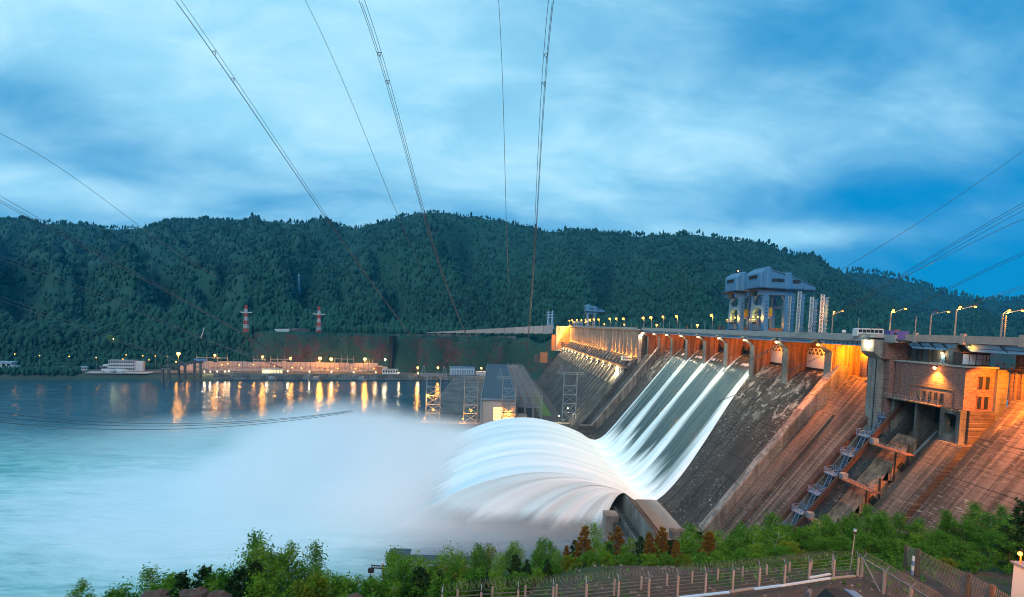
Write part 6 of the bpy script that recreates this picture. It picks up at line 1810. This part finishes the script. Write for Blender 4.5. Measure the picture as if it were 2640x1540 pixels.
for u, v, Yt, kd in ((842, 1480, 60, 'birch'), (852, 1496, 58, 'bright_shrub'), (878, 1490, 60, 'poplar'), (905, 1499, 58, 'birch'), (920, 1492, 61, 'poplar'), (948, 1484, 62, 'birch'), (962, 1497, 58, 'shrub'), (990, 1478, 60, 'birch'), (1012, 1462, 62, 'poplar'), (1046, 1460, 62, 'poplar'),
                     (1060, 1440, 66, 'birch'), (1095, 1450, 62, 'birch'), (1122, 1440, 66, 'yellow_birch'), (1148, 1428, 68, 'birch'), (1166, 1440, 62, 'poplar'), (1210, 1420, 66, 'birch'), (1252, 1425, 66, 'poplar'), (1288, 1420, 66, 'birch'), (1340, 1400, 72, 'birch'), (1372, 1408, 70, 'poplar'), (1430, 1400, 70, 'poplar'),
                     (1528, 1400, 66, 'birch'), (1560, 1380, 72, 'poplar'), (1606, 1400, 68, 'poplar'), (1636, 1384, 74, 'birch'), (1690, 1398, 70, 'birch'), (1758, 1385, 74, 'poplar'), (1788, 1372, 76, 'birch'), (1816, 1385, 74, 'poplar'), (1862, 1372, 78, 'birch'), (1890, 1362, 78, 'poplar'), (1918, 1362, 78, 'birch'), (1968, 1350, 80, 'poplar'),
                     (2004, 1352, 80, 'poplar'), (2044, 1358, 82, 'birch'), (2078, 1352, 82, 'poplar'), (2120, 1346, 84, 'birch'), (2158, 1338, 84, 'poplar'), (2222, 1325, 86, 'birch'), (2262, 1322, 86, 'poplar'), (2290, 1328, 86, 'birch'), (2370, 1345, 84, 'birch'), (2440, 1332, 84, 'poplar'), (2505, 1318, 82, 'birch'), (2556, 1322, 80, 'poplar'), (2600, 1316, 74, 'birch'),
                     (340, 1502, 60, 'birch'), (388, 1494, 61, 'poplar'), (425, 1494, 60, 'birch'), (545, 1474, 60, 'birch'), (580, 1480, 60, 'poplar'), (612, 1470, 60, 'birch'), (640, 1458, 60, 'poplar'), (672, 1440, 62, 'birch'), (725, 1440, 63, 'birch'), (776, 1440, 62, 'birch'), (806, 1455, 62, 'poplar'),
                     (1175, 1478, 60, 'bright_shrub'), (1222, 1470, 60, 'shrub'), (1285, 1474, 60, 'bright_shrub'), (1335, 1470, 61, 'shrub'), (1380, 1462, 62, 'bright_shrub'), (1428, 1458, 63, 'shrub'), (1475, 1462, 63, 'bright_shrub'), (1520, 1452, 64, 'shrub'), (1570, 1450, 64, 'bright_shrub'), (1620, 1444, 65, 'shrub'), (1668, 1440, 65, 'bright_shrub'), (1716, 1438, 65, 'shrub'), (1762, 1430, 66, 'bright_shrub'), (1810, 1425, 67, 'shrub'), (1858, 1420, 67, 'bright_shrub'), (1908, 1416, 67, 'shrub'), (1958, 1412, 68, 'bright_shrub'), (2008, 1405, 68, 'shrub'), (2058, 1400, 69, 'bright_shrub')):
    TREES.append((u, v, Yt, kd))
TREES.sort()
cnt = {}
place = [(0, 'at the far left of the near bank'), (420, 'left of the birch clump'), (640, 'in the clump left of the pump house'), (850, 'just left of the pump house'), (1000, 'in front of the pump house'), (1240, 'between pump house and rust pines'), (1450, 'among the rust pines'), (1760, 'just right of the rust pines'), (2000, 'below the inclined track'), (2220, 'behind the lamp post'), (2420, 'below the broad right slope')]
VARN = {}
for (u, v, Yt, kd) in TREES:
    g_ = gp_(u, Yt); top = at(u, v, Yt)
    h = max(2.0, top[2] - g_[2])
    k = VARN[kd] = VARN.get(kd, -1) + 1
    tm, lmz = proto(kd, k % 3)
    nm, lb = NAME[kd]
    pl_ = [b for a, b in place if u >= a][-1]
    c_ = cnt[(kd, pl_)] = cnt.get((kd, pl_), -1) + 1
    t = thing(nm, f'{lb}, {ordw(c_)} from left {pl_}', nm.split('_')[1] if 'shrub' in nm else 'tree', tuple(g_ - (0, 0, 0.15)), 'trees and shrubs on the near bank')
    wide = 1.0
    if kd in ('shrub', 'bright_shrub'): wide = min(1.5, max(0.85, 6.0 / h))
    elif u > 1750: wide = 1.45
    elif u > 1000: wide = 1.12
    elif u > 560: wide = 0.92
    t.scale = (h * wide, h * wide, h); t.rotation_euler = (0, 0, random.uniform(0, 6.28))
    for nmx, mesh in (('trunk', tm), ('crown', lmz)):
        o = bpy.data.objects.new(nmx, mesh); COL.objects.link(o); o.parent = t
# low undergrowth closing the gaps under the near trees
uN = 2600
ux = rng.uniform(-62, 80, uN); uy = rng.uniform(64, 112, uN)
dn_ = fbm(ux / 9 + 3, uy / 9 + 3, 3)
kk = (dn_ > 0.40) & (ux > -62 + (uy - 64) * -0.2) & ((ux > 8) | (uy < 74))
ux, uy = ux[kk], uy[kk]; uz = near_z(ux, uy)
P = np.repeat(np.stack([ux, uy, uz], -1), 44, 0) + rng.normal(0, 1, (len(ux) * 44, 3)) * np.array([0.8, 0.8, 0.6]) + np.array([0, 0, 0.9])
ug = bpy.data.objects.new('undergrowth', leaf_mesh('undergrowth', P, 0.15, LM['deep'])); COL.objects.link(ug)
tag(ug, 'low green undergrowth between the near trees', 'undergrowth', kind='stuff')
# rocks at the bottom left
for k, (u, v, Yt, r_) in enumerate(((400, 1536, 46, 0.95), (500, 1530, 46, 1.0), (562, 1536, 46, 0.9), (915, 1540, 46, 0.6))):
    c = at(u, v, Yt)
    m = MB(); m.ball((c[0], c[1], c[2] - r_ * 0.35), r_, 9, 7, 0.75)
    o = m.build('boulder', M['rockm'] if 'rockm' in M else M.setdefault('rockm', plain('red brown rock', (0.10, 0.055, 0.042), 0.95, var=0.5, scale=1.2)))
    for vtx in o.data.vertices:
        f_ = 0.8 + 0.45 * random.random(); d = Vector(vtx.co) - Vector((c[0], c[1], c[2] - r_ * 0.35)); vtx.co = Vector((c[0], c[1], c[2] - r_ * 0.35)) + Vector((d.x * f_ * 1.25, d.y * f_, d.z * f_))
    tag(o, ('reddish boulder under the left pines', 'pointed reddish boulder beside the dark pines', 'flat brown boulder right of the pointed one', 'small brown boulder by the wire at the bottom')[k], 'boulder', 'boulders on the near bank')

# ------------------------------------------------------------------ fences
def fence(name, label, tops, heights, arms, postm, rails, coil=False, chain=False, pr_=0.09):
    t = thing(name, label, 'fence', tuple(tops[0] - (0, 0, heights)))
    n = len(tops)
    for k, p in enumerate(tops):
        po = MB().bar(p - (0, 0, heights + 0.6), p, pr_ * 2).build('post', M[postm], t)
        if arms:
            a = MB()
            for s in (-1, 1): a.bar(p, p + (0.0, s * 0.42, 0.5) if arms == 'y' else p + (s * 0.45, 0, 0.5), 0.06)
            a.build('bracket_arm', M['galv'], po)
    for j in range(rails):
        hz_ = heights * (j + 0.4) / rails
        m = MB()
        for a, c in zip(tops[:-1], tops[1:]):
            m.bar(a - (0, 0, heights - hz_), c - (0, 0, heights - hz_), 0.028)
        m.build('wire_strand', M['wire2'], t)
    if chain:
        m = MB()
        for a, c in zip(tops[:-1], tops[1:]):
            nn = max(6, int(np.linalg.norm(c - a) / 0.30))
            for q in range(nn):
                p0_, p1_ = a + (c - a) * q / nn, a + (c - a) * min(1, (q + 4) / nn)
                m.bar(p0_ - (0, 0, heights), p1_ - (0, 0, 0.1), 0.018).bar(p0_ - (0, 0, 0.1), p1_ - (0, 0, heights), 0.018)
        o = m.build('chain_link', M['wire2'], t); o['kind'] = 'stuff'
    if coil:
        m = MB()
        for a, c in zip(tops[:-1], tops[1:]):
            L = np.linalg.norm(c - a); nt_ = int(L / 0.42)
            for q in range(nt_):
                ctr = a + (c - a) * (q / nt_) + np.array([0, 0, 0.55])
                d = (c - a) / L; side = np.cross(d, (0, 0, 1.0))
                ph = [ctr + (side * math.cos(x) + np.array([0, 0, 1.0]) * math.sin(x)) * 0.34 + d * 0.10 * math.sin(x * 1.0 + q) for x in np.linspace(0, 6.283, 9)]
                for x in range(8): m.bar(ph[x], ph[x + 1], 0.016)
        o = m.build('razor_coil', M['wire2'], t); o['kind'] = 'stuff'
    return t
M['wire2'] = plain('rusty fence wire', (0.24, 0.19, 0.16), 0.6, 0.3)
def interp_tops(pts, n):
    """evenly spaced tops along u between given (u, v, Y)"""
    P3 = [at(*p) for p in pts]
    seg = [0]
    for a, c in zip(P3[:-1], P3[1:]): seg.append(seg[-1] + np.linalg.norm(c - a))
    out = []
    for s in np.linspace(0, seg[-1], n):
        k = max(i for i in range(len(seg) - 1) if seg[i] <= s + 1e-9)
        f = (s - seg[k]) / (seg[k + 1] - seg[k]); out.append(P3[k] + (P3[k + 1] - P3[k]) * f)
    return out
fA = interp_tops([(1140, 1534, 44.5), (1298, 1524, 46.5), (1484, 1508, 49), (1816, 1478, 54), (2104, 1447, 58.5), (2214, 1437, 60)], 15)
fence('wire_fence', 'long wire fence with forked post tops and razor coil, nearer of the double fence', fA, 3.0, 'y', 'pinkc', 8, coil=True)
fB = interp_tops([(1180, 1521, 47.8), (1276, 1513, 49), (1449, 1506, 51.5), (1763, 1475, 57), (1974, 1456, 60), (2148, 1435, 63)], 15)
fence('wire_fence', 'plain wire fence with straight posts, farther of the double fence', fB, 2.6, None, 'pinkc', 7, coil=True)
fC = [at(2214, 1437, 60) + (0.35, -0.2, 0.0), at(2282, 1473, 55), at(2350, 1514, 50), at(2420, 1556, 45.5)]
fCt = fence('chain_fence', 'chain link fence with thick razor coil running from the fence corner towards the viewer', fC, 3.0, 'x', 'pinkc', 3, coil=True, chain=True, pr_=0.12)
MB().bar(fC[0], fC[1] - (0, 0, 2.9), 0.12).build('corner_brace', M['pinkc'], fCt)
m = MB()
for a, c in zip(fC[:-1], fC[1:]): m.bar(a, c, 0.09)
m.build('top_rail', M['galv'], fCt)
fD = [at(2338, 1406, 64), at(2369, 1416, 60), at(2500, 1479, 50), at(2561, 1509, 46), at(2625, 1545, 42.5)]
fDt = fence('dark_fence', 'older chain link fence with thick dark wooden posts at the right', fD, 2.5, None, 'bark', 2, chain=True, pr_=0.16)
lp = at(2189, 1492, 62)
tp_ = at(2204, 1376, 62)
t = thing('lamp_post', 'slightly leaning thin lamp post with a small white unlit lamp behind the fence corner', 'lamp post', tuple(lp))
MB().tube([lp - (0, 0, 0.3), tp_], 0.07, 7, 0.045).build('pole', M['pinkc'], t)
MB().tube([tp_ + (0, 0, 0.0), tp_ + (0, 0, 0.25)], 0.16, 8, 0.13).build('lamp_base', M['darksteel'], t)
MB().tube([tp_ + (0, 0, 0.26), tp_ + (0, 0, 0.50)], 0.20, 10, 0.16).build('lamp_glass', M['white'], t, smooth=True)
MB().tube([tp_ + (0, 0, 0.51), tp_ + (0, 0, 0.62)], 0.20, 10, 0.05).build('cap', M['galv'], t)
a = at(2354, 1434, 56); g_ = at(2352, 1478, 56)
t = thing('marker_post', 'short white and green marker post beside the dark wooden fence post', 'marker post', tuple(g_))
for k in range(4):
    z0 = g_[2] - 0.2 + (a[2] - g_[2] + 0.2) * k / 4; z1 = g_[2] - 0.2 + (a[2] - g_[2] + 0.2) * (k + 1) / 4
    MB().box(g_[0] - 0.09, g_[0] + 0.09, g_[1] - 0.09, g_[1] + 0.09, z0, z1).build('band', M['white'] if k % 2 else M['bluesteel'], t)
# pale boards and pipes lying along the fence
for k, (ua, va, ub, vb, Ya, Yb_, mt, lb) in enumerate(((1752, 1541, 1880, 1527, 46, 47.6, 'bluepane', 'long pale blue board lying lowest along the fence'), (1882, 1526, 1942, 1517, 47.8, 48.8, 'wood', 'short wooden board between two pale blue boards by the fence'), (1944, 1519, 2012, 1510, 48.6, 49.8, 'bluepane', 'pale blue board left of the white pipe by the fence'),
                                                   (2010, 1511, 2140, 1491, 49.8, 52, 'white', 'long white pipe lying by the fence'), (2142, 1491, 2204, 1485, 52.2, 53.4, 'wood', 'pinkish board ending at the fence corner'), (2088, 1490, 2140, 1480, 53.5, 54.6, 'white', 'short white board lying behind the white pipe'))):
    a, c = at(ua, va, Ya), at(ub, vb, Yb_)
    tag(MB().bar(a, c, 0.26, 0.12).build('board' if mt != 'white' or 'board' in lb else 'pipe', M[mt]), lb, 'board', 'boards lying along the fence')
# soil banks carrying the boards and the near foot of the fence
# person at the fence, cut by the lower edge
def person(base, hgt, face):
    """one continuous skinned body, sitting clothes and hair as children"""
    s = hgt / 1.75
    J = {'pel': (0, 0, .95), 'waist': (0, 0, 1.08), 'chest': (0, .02, 1.30), 'neck': (0, .03, 1.47), 'head': (0, .06, 1.60), 'crown': (0, .05, 1.72),
         'hl': (-.10, 0, .90), 'kl': (-.12, .04, .50), 'al': (-.12, -.02, .09), 'tl': (-.13, .14, .03), 'hr': (.10, 0, .90), 'kr': (.12, .03, .50), 'ar': (.12, -.03, .09), 'tr': (.13, .13, .03),
         'sl': (-.19, .01, 1.40), 'el': (-.25, .03, 1.12), 'wl': (-.20, .20, .98), 'fl': (-.18, .28, .96), 'sr': (.19, .01, 1.40), 'er': (.26, .03, 1.12), 'wr': (.20, .20, .98), 'fr': (.18, .28, .96)}
    Rr = dict(pel=.15, waist=.14, chest=.165, neck=.06, head=.095, crown=.07, hl=.095, kl=.065, al=.045, tl=.035, hr=.095, kr=.065, ar=.045, tr=.035, sl=.07, el=.05, wl=.035, fl=.03, sr=.07, er=.05, wr=.035, fr=.03)
    E = [('pel', 'waist'), ('waist', 'chest'), ('chest', 'neck'), ('neck', 'head'), ('head', 'crown'), ('pel', 'hl'), ('hl', 'kl'), ('kl', 'al'), ('al', 'tl'), ('pel', 'hr'), ('hr', 'kr'), ('kr', 'ar'), ('ar', 'tr'),
         ('chest', 'sl'), ('sl', 'el'), ('el', 'wl'), ('wl', 'fl'), ('chest', 'sr'), ('sr', 'er'), ('er', 'wr'), ('wr', 'fr')]
    ks = list(J)
    t = thing('person', 'person in a grey blue jacket by the white pipe, cut off by the lower edge', 'person', tuple(base))
    t.rotation_euler = (0, 0, face)
    me = bpy.data.meshes.new('body')
    me.from_pydata([tuple(c * s for c in J[k]) for k in ks], [(ks.index(a), ks.index(b)) for a, b in E], [])
    o = bpy.data.objects.new('body', me); COL.objects.link(o); o.parent = t
    sk = o.modifiers.new('skin', 'SKIN'); sk.use_smooth_shade = True
    for k, vv in zip(ks, me.skin_vertices[0].data): vv.radius = (Rr[k] * s, Rr[k] * s); vv.use_root = (k == 'pel')
    sb = o.modifiers.new('sub', 'SUBSURF'); sb.levels = 2; sb.render_levels = 2
    me.materials.append(plain('grey blue jacket cloth', (0.10, 0.12, 0.17), 0.9))
    hm = MB().ball((0, .055 * s, 1.635 * s), .108 * s, 12, 8, 1.12)
    h = hm.build('head', plain('skin', (0.42, 0.25, 0.18), 0.6), None, True); h.parent = t
    hr_ = MB().ball((0, .03 * s, 1.675 * s), .112 * s, 12, 8, 0.95).build('hair', plain('dark hair', (0.03, 0.02, 0.015), 0.8), None, True); hr_.parent = t
    return t
hp_ = at(2088, 1510, 38)
person(hp_ - (0, 0, 1.78), 1.75, 0.3)
# dark parked car whose roof just shows at the lower edge
cp_ = at(2185, 1533, 33)
t = thing('parked_car', 'dark car whose rounded roof just shows at the lower edge right of the person', 'car', tuple(cp_ - (0, 0, 1.5)))
xq, yq, zq = cp_
ro = MB().prism([(xq - 1.5, zq - 0.55), (xq - 0.95, zq - 0.02), (xq - 0.2, zq + 0.05), (xq + 0.6, zq - 0.05), (xq + 1.3, zq - 0.55)], yq - 0.8, yq + 0.8).build('cabin', M['black'], t)
MB().prism([(xq - 2.2, zq - 1.2), (xq - 2.1, zq - 0.62), (xq + 2.1, zq - 0.62), (xq + 2.25, zq - 1.2)], yq - 0.85, yq + 0.85).build('body', M['black'], t)
for k in range(5): MB().box(xq + 0.15 + k * 0.16, xq + 0.22 + k * 0.16, yq - 0.7, yq + 0.6, zq - 0.03 - k * 0.03, zq + 0.09 - k * 0.03).build('roof_bar', M['bluesteel'], t)
for sx in (-1.4, 1.4):
    for sy in (-0.85, 0.65): MB().tube([(xq + sx, yq + sy, zq - 1.2), (xq + sx, yq + sy + 0.2, zq - 1.2)], 0.32, 10).build('wheel', M['black'], t)
# white building corner and its lamp at the right edge
c = at(2614, 1453, 46)
t = thing('white_building', 'corner of a white rendered building at the lower right edge', 'building', (c[0] + 2, 42, c[2] - 8))
MB().box(c[0], c[0] + 8, 40, 46, c[2] - 12, c[2]).build('wall', M['white'], t)
MB().box(c[0] - 0.15, c[0] + 8, 39.8, 46.2, c[2] + 0.01, c[2] + 0.16).build('roof_edge', M['galv'], t)
a = at(2630, 1428, 41)
t = thing('wall_lamp', 'glaring sodium lamp on the corner of the white building at the lower right', 'lamp', tuple(a))
MB().ball(a, 0.16, 10, 7).build('bulb', M['lampo'], t, smooth=True)
MB().bar(a + (0, 0, 0.15), a + (0.4, 0.3, 0.3), 0.06).build('bracket', M['darksteel'], t)
MB().bar(a + (0.4, 0.3, 0.3), a + (0.4, 0.3, -1.0), 0.08).build('post', M['darksteel'], t)
lamp('light', a + (-0.25, -0.1, -0.2), 2600, AMBER, 0.15, t)
t = thing('yard_floodlight', 'sodium floodlight on a tall pole outside the right edge lighting the fence ground', 'floodlight', (34, 22, 88))
MB().tube([(34, 22, 84), (34, 22, 96)], 0.1, 6, 0.07).build('pole', M['galv'], t)
MB().ball((34, 22.3, 95.8), 0.2, 8, 6).build('bulb', M['lampo'], t)
lamp('light', (33.6, 22.8, 95.4), 26000, (1.0, 0.40, 0.10), 0.25, t)
# pump house by the river, its jib crane and the striped pipe
Yp = 176
xa, xb_ = (1012 - 1277) / 1400 * Yp, (1232 - 1277) / 1400 * Yp
zt_, zl_ = at(1015, 1444, Yp)[2], at(1060, 1458, Yp)[2]
t = thing('pump_house', 'dark flat roofed pump house with brick end by the near bank', 'building', ((xa + xb_) / 2, Yp, 2))
MB().box(xa, xa + 6.6, Yp, Yp + 8, -3, zt_).build('tower', M['roofd'], t)
MB().box(xa - 0.25, xa - 0.02, Yp - 0.2, Yp + 8, -3, zt_ - 2.5).build('brick_end', M['brick'], t)
MB().box(xa - 0.4, xa + 6.9, Yp - 0.4, Yp + 8.4, zt_ + 0.01, zt_ + 0.35).build('tower_roof', M['roofd'], t)
MB().box(xa + 6.65, xb_, Yp + 1, Yp + 8, -3, zl_ - 0.5).build('hall', M['roofd'], t)
for k in range(6): MB().box(xa + 8 + k * 3.4, xa + 10.4 + k * 3.4, Yp + 0.9, Yp + 0.98, zl_ - 4, zl_ - 1.6).build('window', M['glass'], t)
MB().box(xa + 6.65, xb_ + 0.3, Yp + 0.6, Yp + 8.4, zl_ - 0.48, zl_).build('hall_roof', M['roofd'], t)
MB().box(xa + 4.5, xb_ + 0.5, Yp + 0.2, Yp + 0.58, zl_ - 0.5, zl_ + 0.1).build('roof_edge', M['bluepane'], t)
Yj_ = 168
mb_, mt_ = at(990, 1560, Yj_), at(988, 1457, Yj_)
t = thing('jib_crane', 'small jib crane with hanging hook and lamp topped post left of the pump house', 'crane', tuple(mb_))
MB().bar(mb_, mt_, 0.55).build('post', M['rust'], t)
MB().ball(mt_ + (-0.3, 0, 0.5), 0.45, 8, 6).build('lamp', M['white'], t)
m = MB(); e0, e1 = at(956, 1464, Yj_), at(1012, 1468, Yj_)
for dz_ in (0, 0.8): m.bar(e0 + (0, 0, dz_), e1 + (0, 0, dz_), 0.25)
for q in range(9): m.bar(e0 + (e1 - e0) * q / 9 + (0, 0, 0.8 * (q % 2)), e0 + (e1 - e0) * (q + 1) / 9 + (0, 0, 0.8 * ((q + 1) % 2)), 0.16)
m.bar(at(994, 1478, Yj_), at(1012, 1494, Yj_), 0.3).build('jib', M['darksteel'], t)
m = MB().box(e0[0] - 0.8, e0[0] + 1.0, Yj_ - 0.5, Yj_ + 0.5, e0[2] - 1.5, e0[2] - 0.2).bar(e0 + (0, 0, -1.5), e0 + (0, 0, -6.5), 0.2).build('hoist', M['darksteel'], t)
MB().ball(e0 + (0, 0, -3.2), 0.5, 8, 6, 1.4).build('hook_block', M['darksteel'], t)
Yq = 120
a, c = at(1012, 1538, Yq), at(1034, 1480, Yq)
t = thing('striped_pole', 'leaning pale blue and white striped pole in front of the pump house', 'pole', tuple(a))
for k in range(10): MB().tube([a + (c - a) * k / 10, a + (c - a) * (k + 1) / 10], 0.36, 8).build('band', M['bluepane'] if k % 2 else M['white'], t)

# ------------------------------------------------------------------ power lines
def cable(mb, pix, Ya, Yb_, off=(0, 0, 0), r=0.045, n=26):
    """a sagging cable through image directions pix, nearest end Ya metres off and farthest Yb_"""
    pix = np.array(pix, float)
    d = np.concatenate([[0], np.cumsum(np.hypot(np.diff(pix[:, 0]), np.diff(pix[:, 1])))]); d /= d[-1]
    tt = np.linspace(0, 1, n)
    # smooth curve through the points
    def spl(c):
        if len(pix) == 2: return np.interp(tt, d, c)
        return np.polyval(np.polyfit(d, c, min(len(pix) - 1, 3)), tt)
    us, vs = spl(pix[:, 0]), spl(pix[:, 1])
    pts = []
    for t_, u, v in zip(tt, us, vs):
        Y = 1 / ((1 - t_) / Ya + t_ / Yb_)
        pts.append(at(u, v, Y) + np.array(off) * 1.0)
    mb.tube(pts, lambda q: max(r, 0.00040 * (1 / ((1 - q) / Ya + q / Yb_))), 4)
    return pts
LINES = [
    ('double conductor power line with spacers falling from the top left to the yard', [(447, -6), (560, 158), (700, 355), (848, 573), (962, 740), (1062, 868)], 46, 500, 'bundle'),
    ('single thin cable between the two left bundles', [(784, -6), (870, 180), (960, 390), (1030, 565), (1062, 650), (1090, 700)], 60, 500, 'single'),
    ('double conductor power line with spacers falling from top centre left to the dam yard', [(923, -6), (1000, 235), (1090, 545), (1150, 742), (1214, 890)], 46, 500, 'bundle'),
    ('single thin cable falling nearly straight down left of the centre bundle', [(1285, -6), (1297, 250), (1305, 560), (1311, 730)], 60, 500, 'single'),
    ('double conductor power line with spacers falling steeply at the centre of the sky', [(1415, -6), (1400, 160), (1380, 560), (1364, 820), (1358, 910)], 46, 500, 'bundle'),
    ('single cable sloping in from the left edge under the clouds', [(-6, 342), (180, 450), (370, 592), (480, 665), (560, 715)], 70, 600, 'single'),
    ('triple conductor power line sloping from the left edge across the hills', [(-6, 513), (200, 625), (400, 738), (560, 820), (700, 905)], 60, 600, 'triple'),
    ('double conductor power line sloping from the left edge low over the hills', [(-6, 668), (180, 737), (350, 803), (560, 890), (730, 950)], 60, 600, 'double'),
    ('lowest double conductor power line crossing the wooded left slope', [(-6, 773), (150, 826), (300, 880), (470, 935), (600, 975)], 60, 600, 'double'),
    ('triple conductor power line hanging low over the milky river', [(-6, 1075), (200, 1093), (440, 1099), (700, 1085), (910, 1060)], 70, 420, 'spread'),
    ('single cable sloping in from the right edge to the dark hill', [(2646, 384), (2420, 540), (2170, 695), (2080, 745)], 60, 600, 'single'),
    ('triple conductor power line sloping from the right edge down across the spillway', [(2646, 528), (2440, 640), (2220, 780), (2010, 885), (1850, 965)], 60, 330, 'triple'),
    ('single cable just below the right triple conductor line', [(2646, 562), (2500, 630), (2380, 690), (2250, 745)], 60, 300, 'single'),
    ('double conductor power line crossing the right lamps down to the gate piers', [(2646, 655), (2500, 720), (2300, 825), (2140, 905), (1980, 985), (1840, 1040)], 60, 300, 'double'),
    ('lowest double conductor power line at the right edge above the pink parapet', [(2646, 742), (2520, 782), (2440, 812)], 60, 160, 'double'),
]
for (lb, pix, Ya, Yb_, kd) in LINES:
    a = at(pix[0][0], pix[0][1], Ya)
    t = thing('power_line', lb, 'power line', tuple(a), 'power lines over the valley')
    offs = {'single': [(0, 0)], 'bundle': [(0, 0), (0.42, 0.10), (0.30, -0.36)], 'triple': [(0, 0), (0.1, 0.40), (0.25, -0.38)], 'double': [(0, 0), (0.2, 0.40)], 'spread': [(0, 0), (0.3, 0.5), (0.2, -0.7)]}[kd]
    pl3 = []
    for (ox, oz) in offs:
        m = MB(); pl3.append(cable(m, pix, Ya, Yb_, (ox, 0, oz), 0.022 if kd != 'single' else 0.020))
        m.build('conductor', M['wire'], t)
    if kd == 'bundle':
        for q in (4, 6):
            MB().bar(pl3[0][q], pl3[1][q], 0.045).bar(pl3[1][q], pl3[2][q], 0.045).bar(pl3[2][q], pl3[0][q], 0.045).build('spacer', M['darksteel'], t)
# ------------------------------------------------------------------ last small things of the far side
Yg = 905.0
bg0 = at(291, 882, Yg); tg0 = at(291, 864, Yg)
tm, lmz = proto('bright_shrub', 0)
t = thing('lit_tree', 'broad tree on the far left slope lit bright yellow green by a lamp', 'tree', tuple(bg0 - (0, 0, 1)))
hs = float(tg0[2] - bg0[2]) + 1
t.scale = (hs * 1.5, hs * 1.5, hs)
for nmx, mesh in (('trunk', tm), ('crown', lmz)):
    o = bpy.data.objects.new(nmx, mesh); COL.objects.link(o); o.parent = t
small_lamp('slope_lamp', bg0 + (7, -9, 5.5), 0.6, M['lampw'], 'pale lamp lighting the bright tree on the far left slope', 'lamp', 4000, (0.95, 1.0, 0.45), None, pole=tuple(bg0 + (7, -9, -2)))
sh = at(1402, 926, 905)
t = thing('slope_hut', 'square ochre concrete hut on the bank below the dam abutment', 'hut', tuple(sh))
MB().box(sh[0] - 6, sh[0] + 6, 905, 914, sh[2] - 6, sh[2] + 11).build('wall', M['orange'], t)
MB().box(sh[0] - 6.4, sh[0] + 6.4, 904.6, 914.4, sh[2] + 11.02, sh[2] + 11.6).build('roof', M['conc'], t)
MB().box(sh[0] - 0.25, sh[0] + 0.25, 904.8, 904.98, sh[2] - 4, sh[2] + 10.5).build('mullion', M['rust'], t)
MB().box(sh[0] - 5.5, sh[0] + 5.5, 904.8, 904.98, sh[2] + 3.2, sh[2] + 3.6).build('transom', M['rust'], t)
MB().box(sh[0] - 16, sh[0] - 6.1, 906, 913, sh[2] - 6, sh[2] + 7).build('dark_annex', M['darkslope'], t)
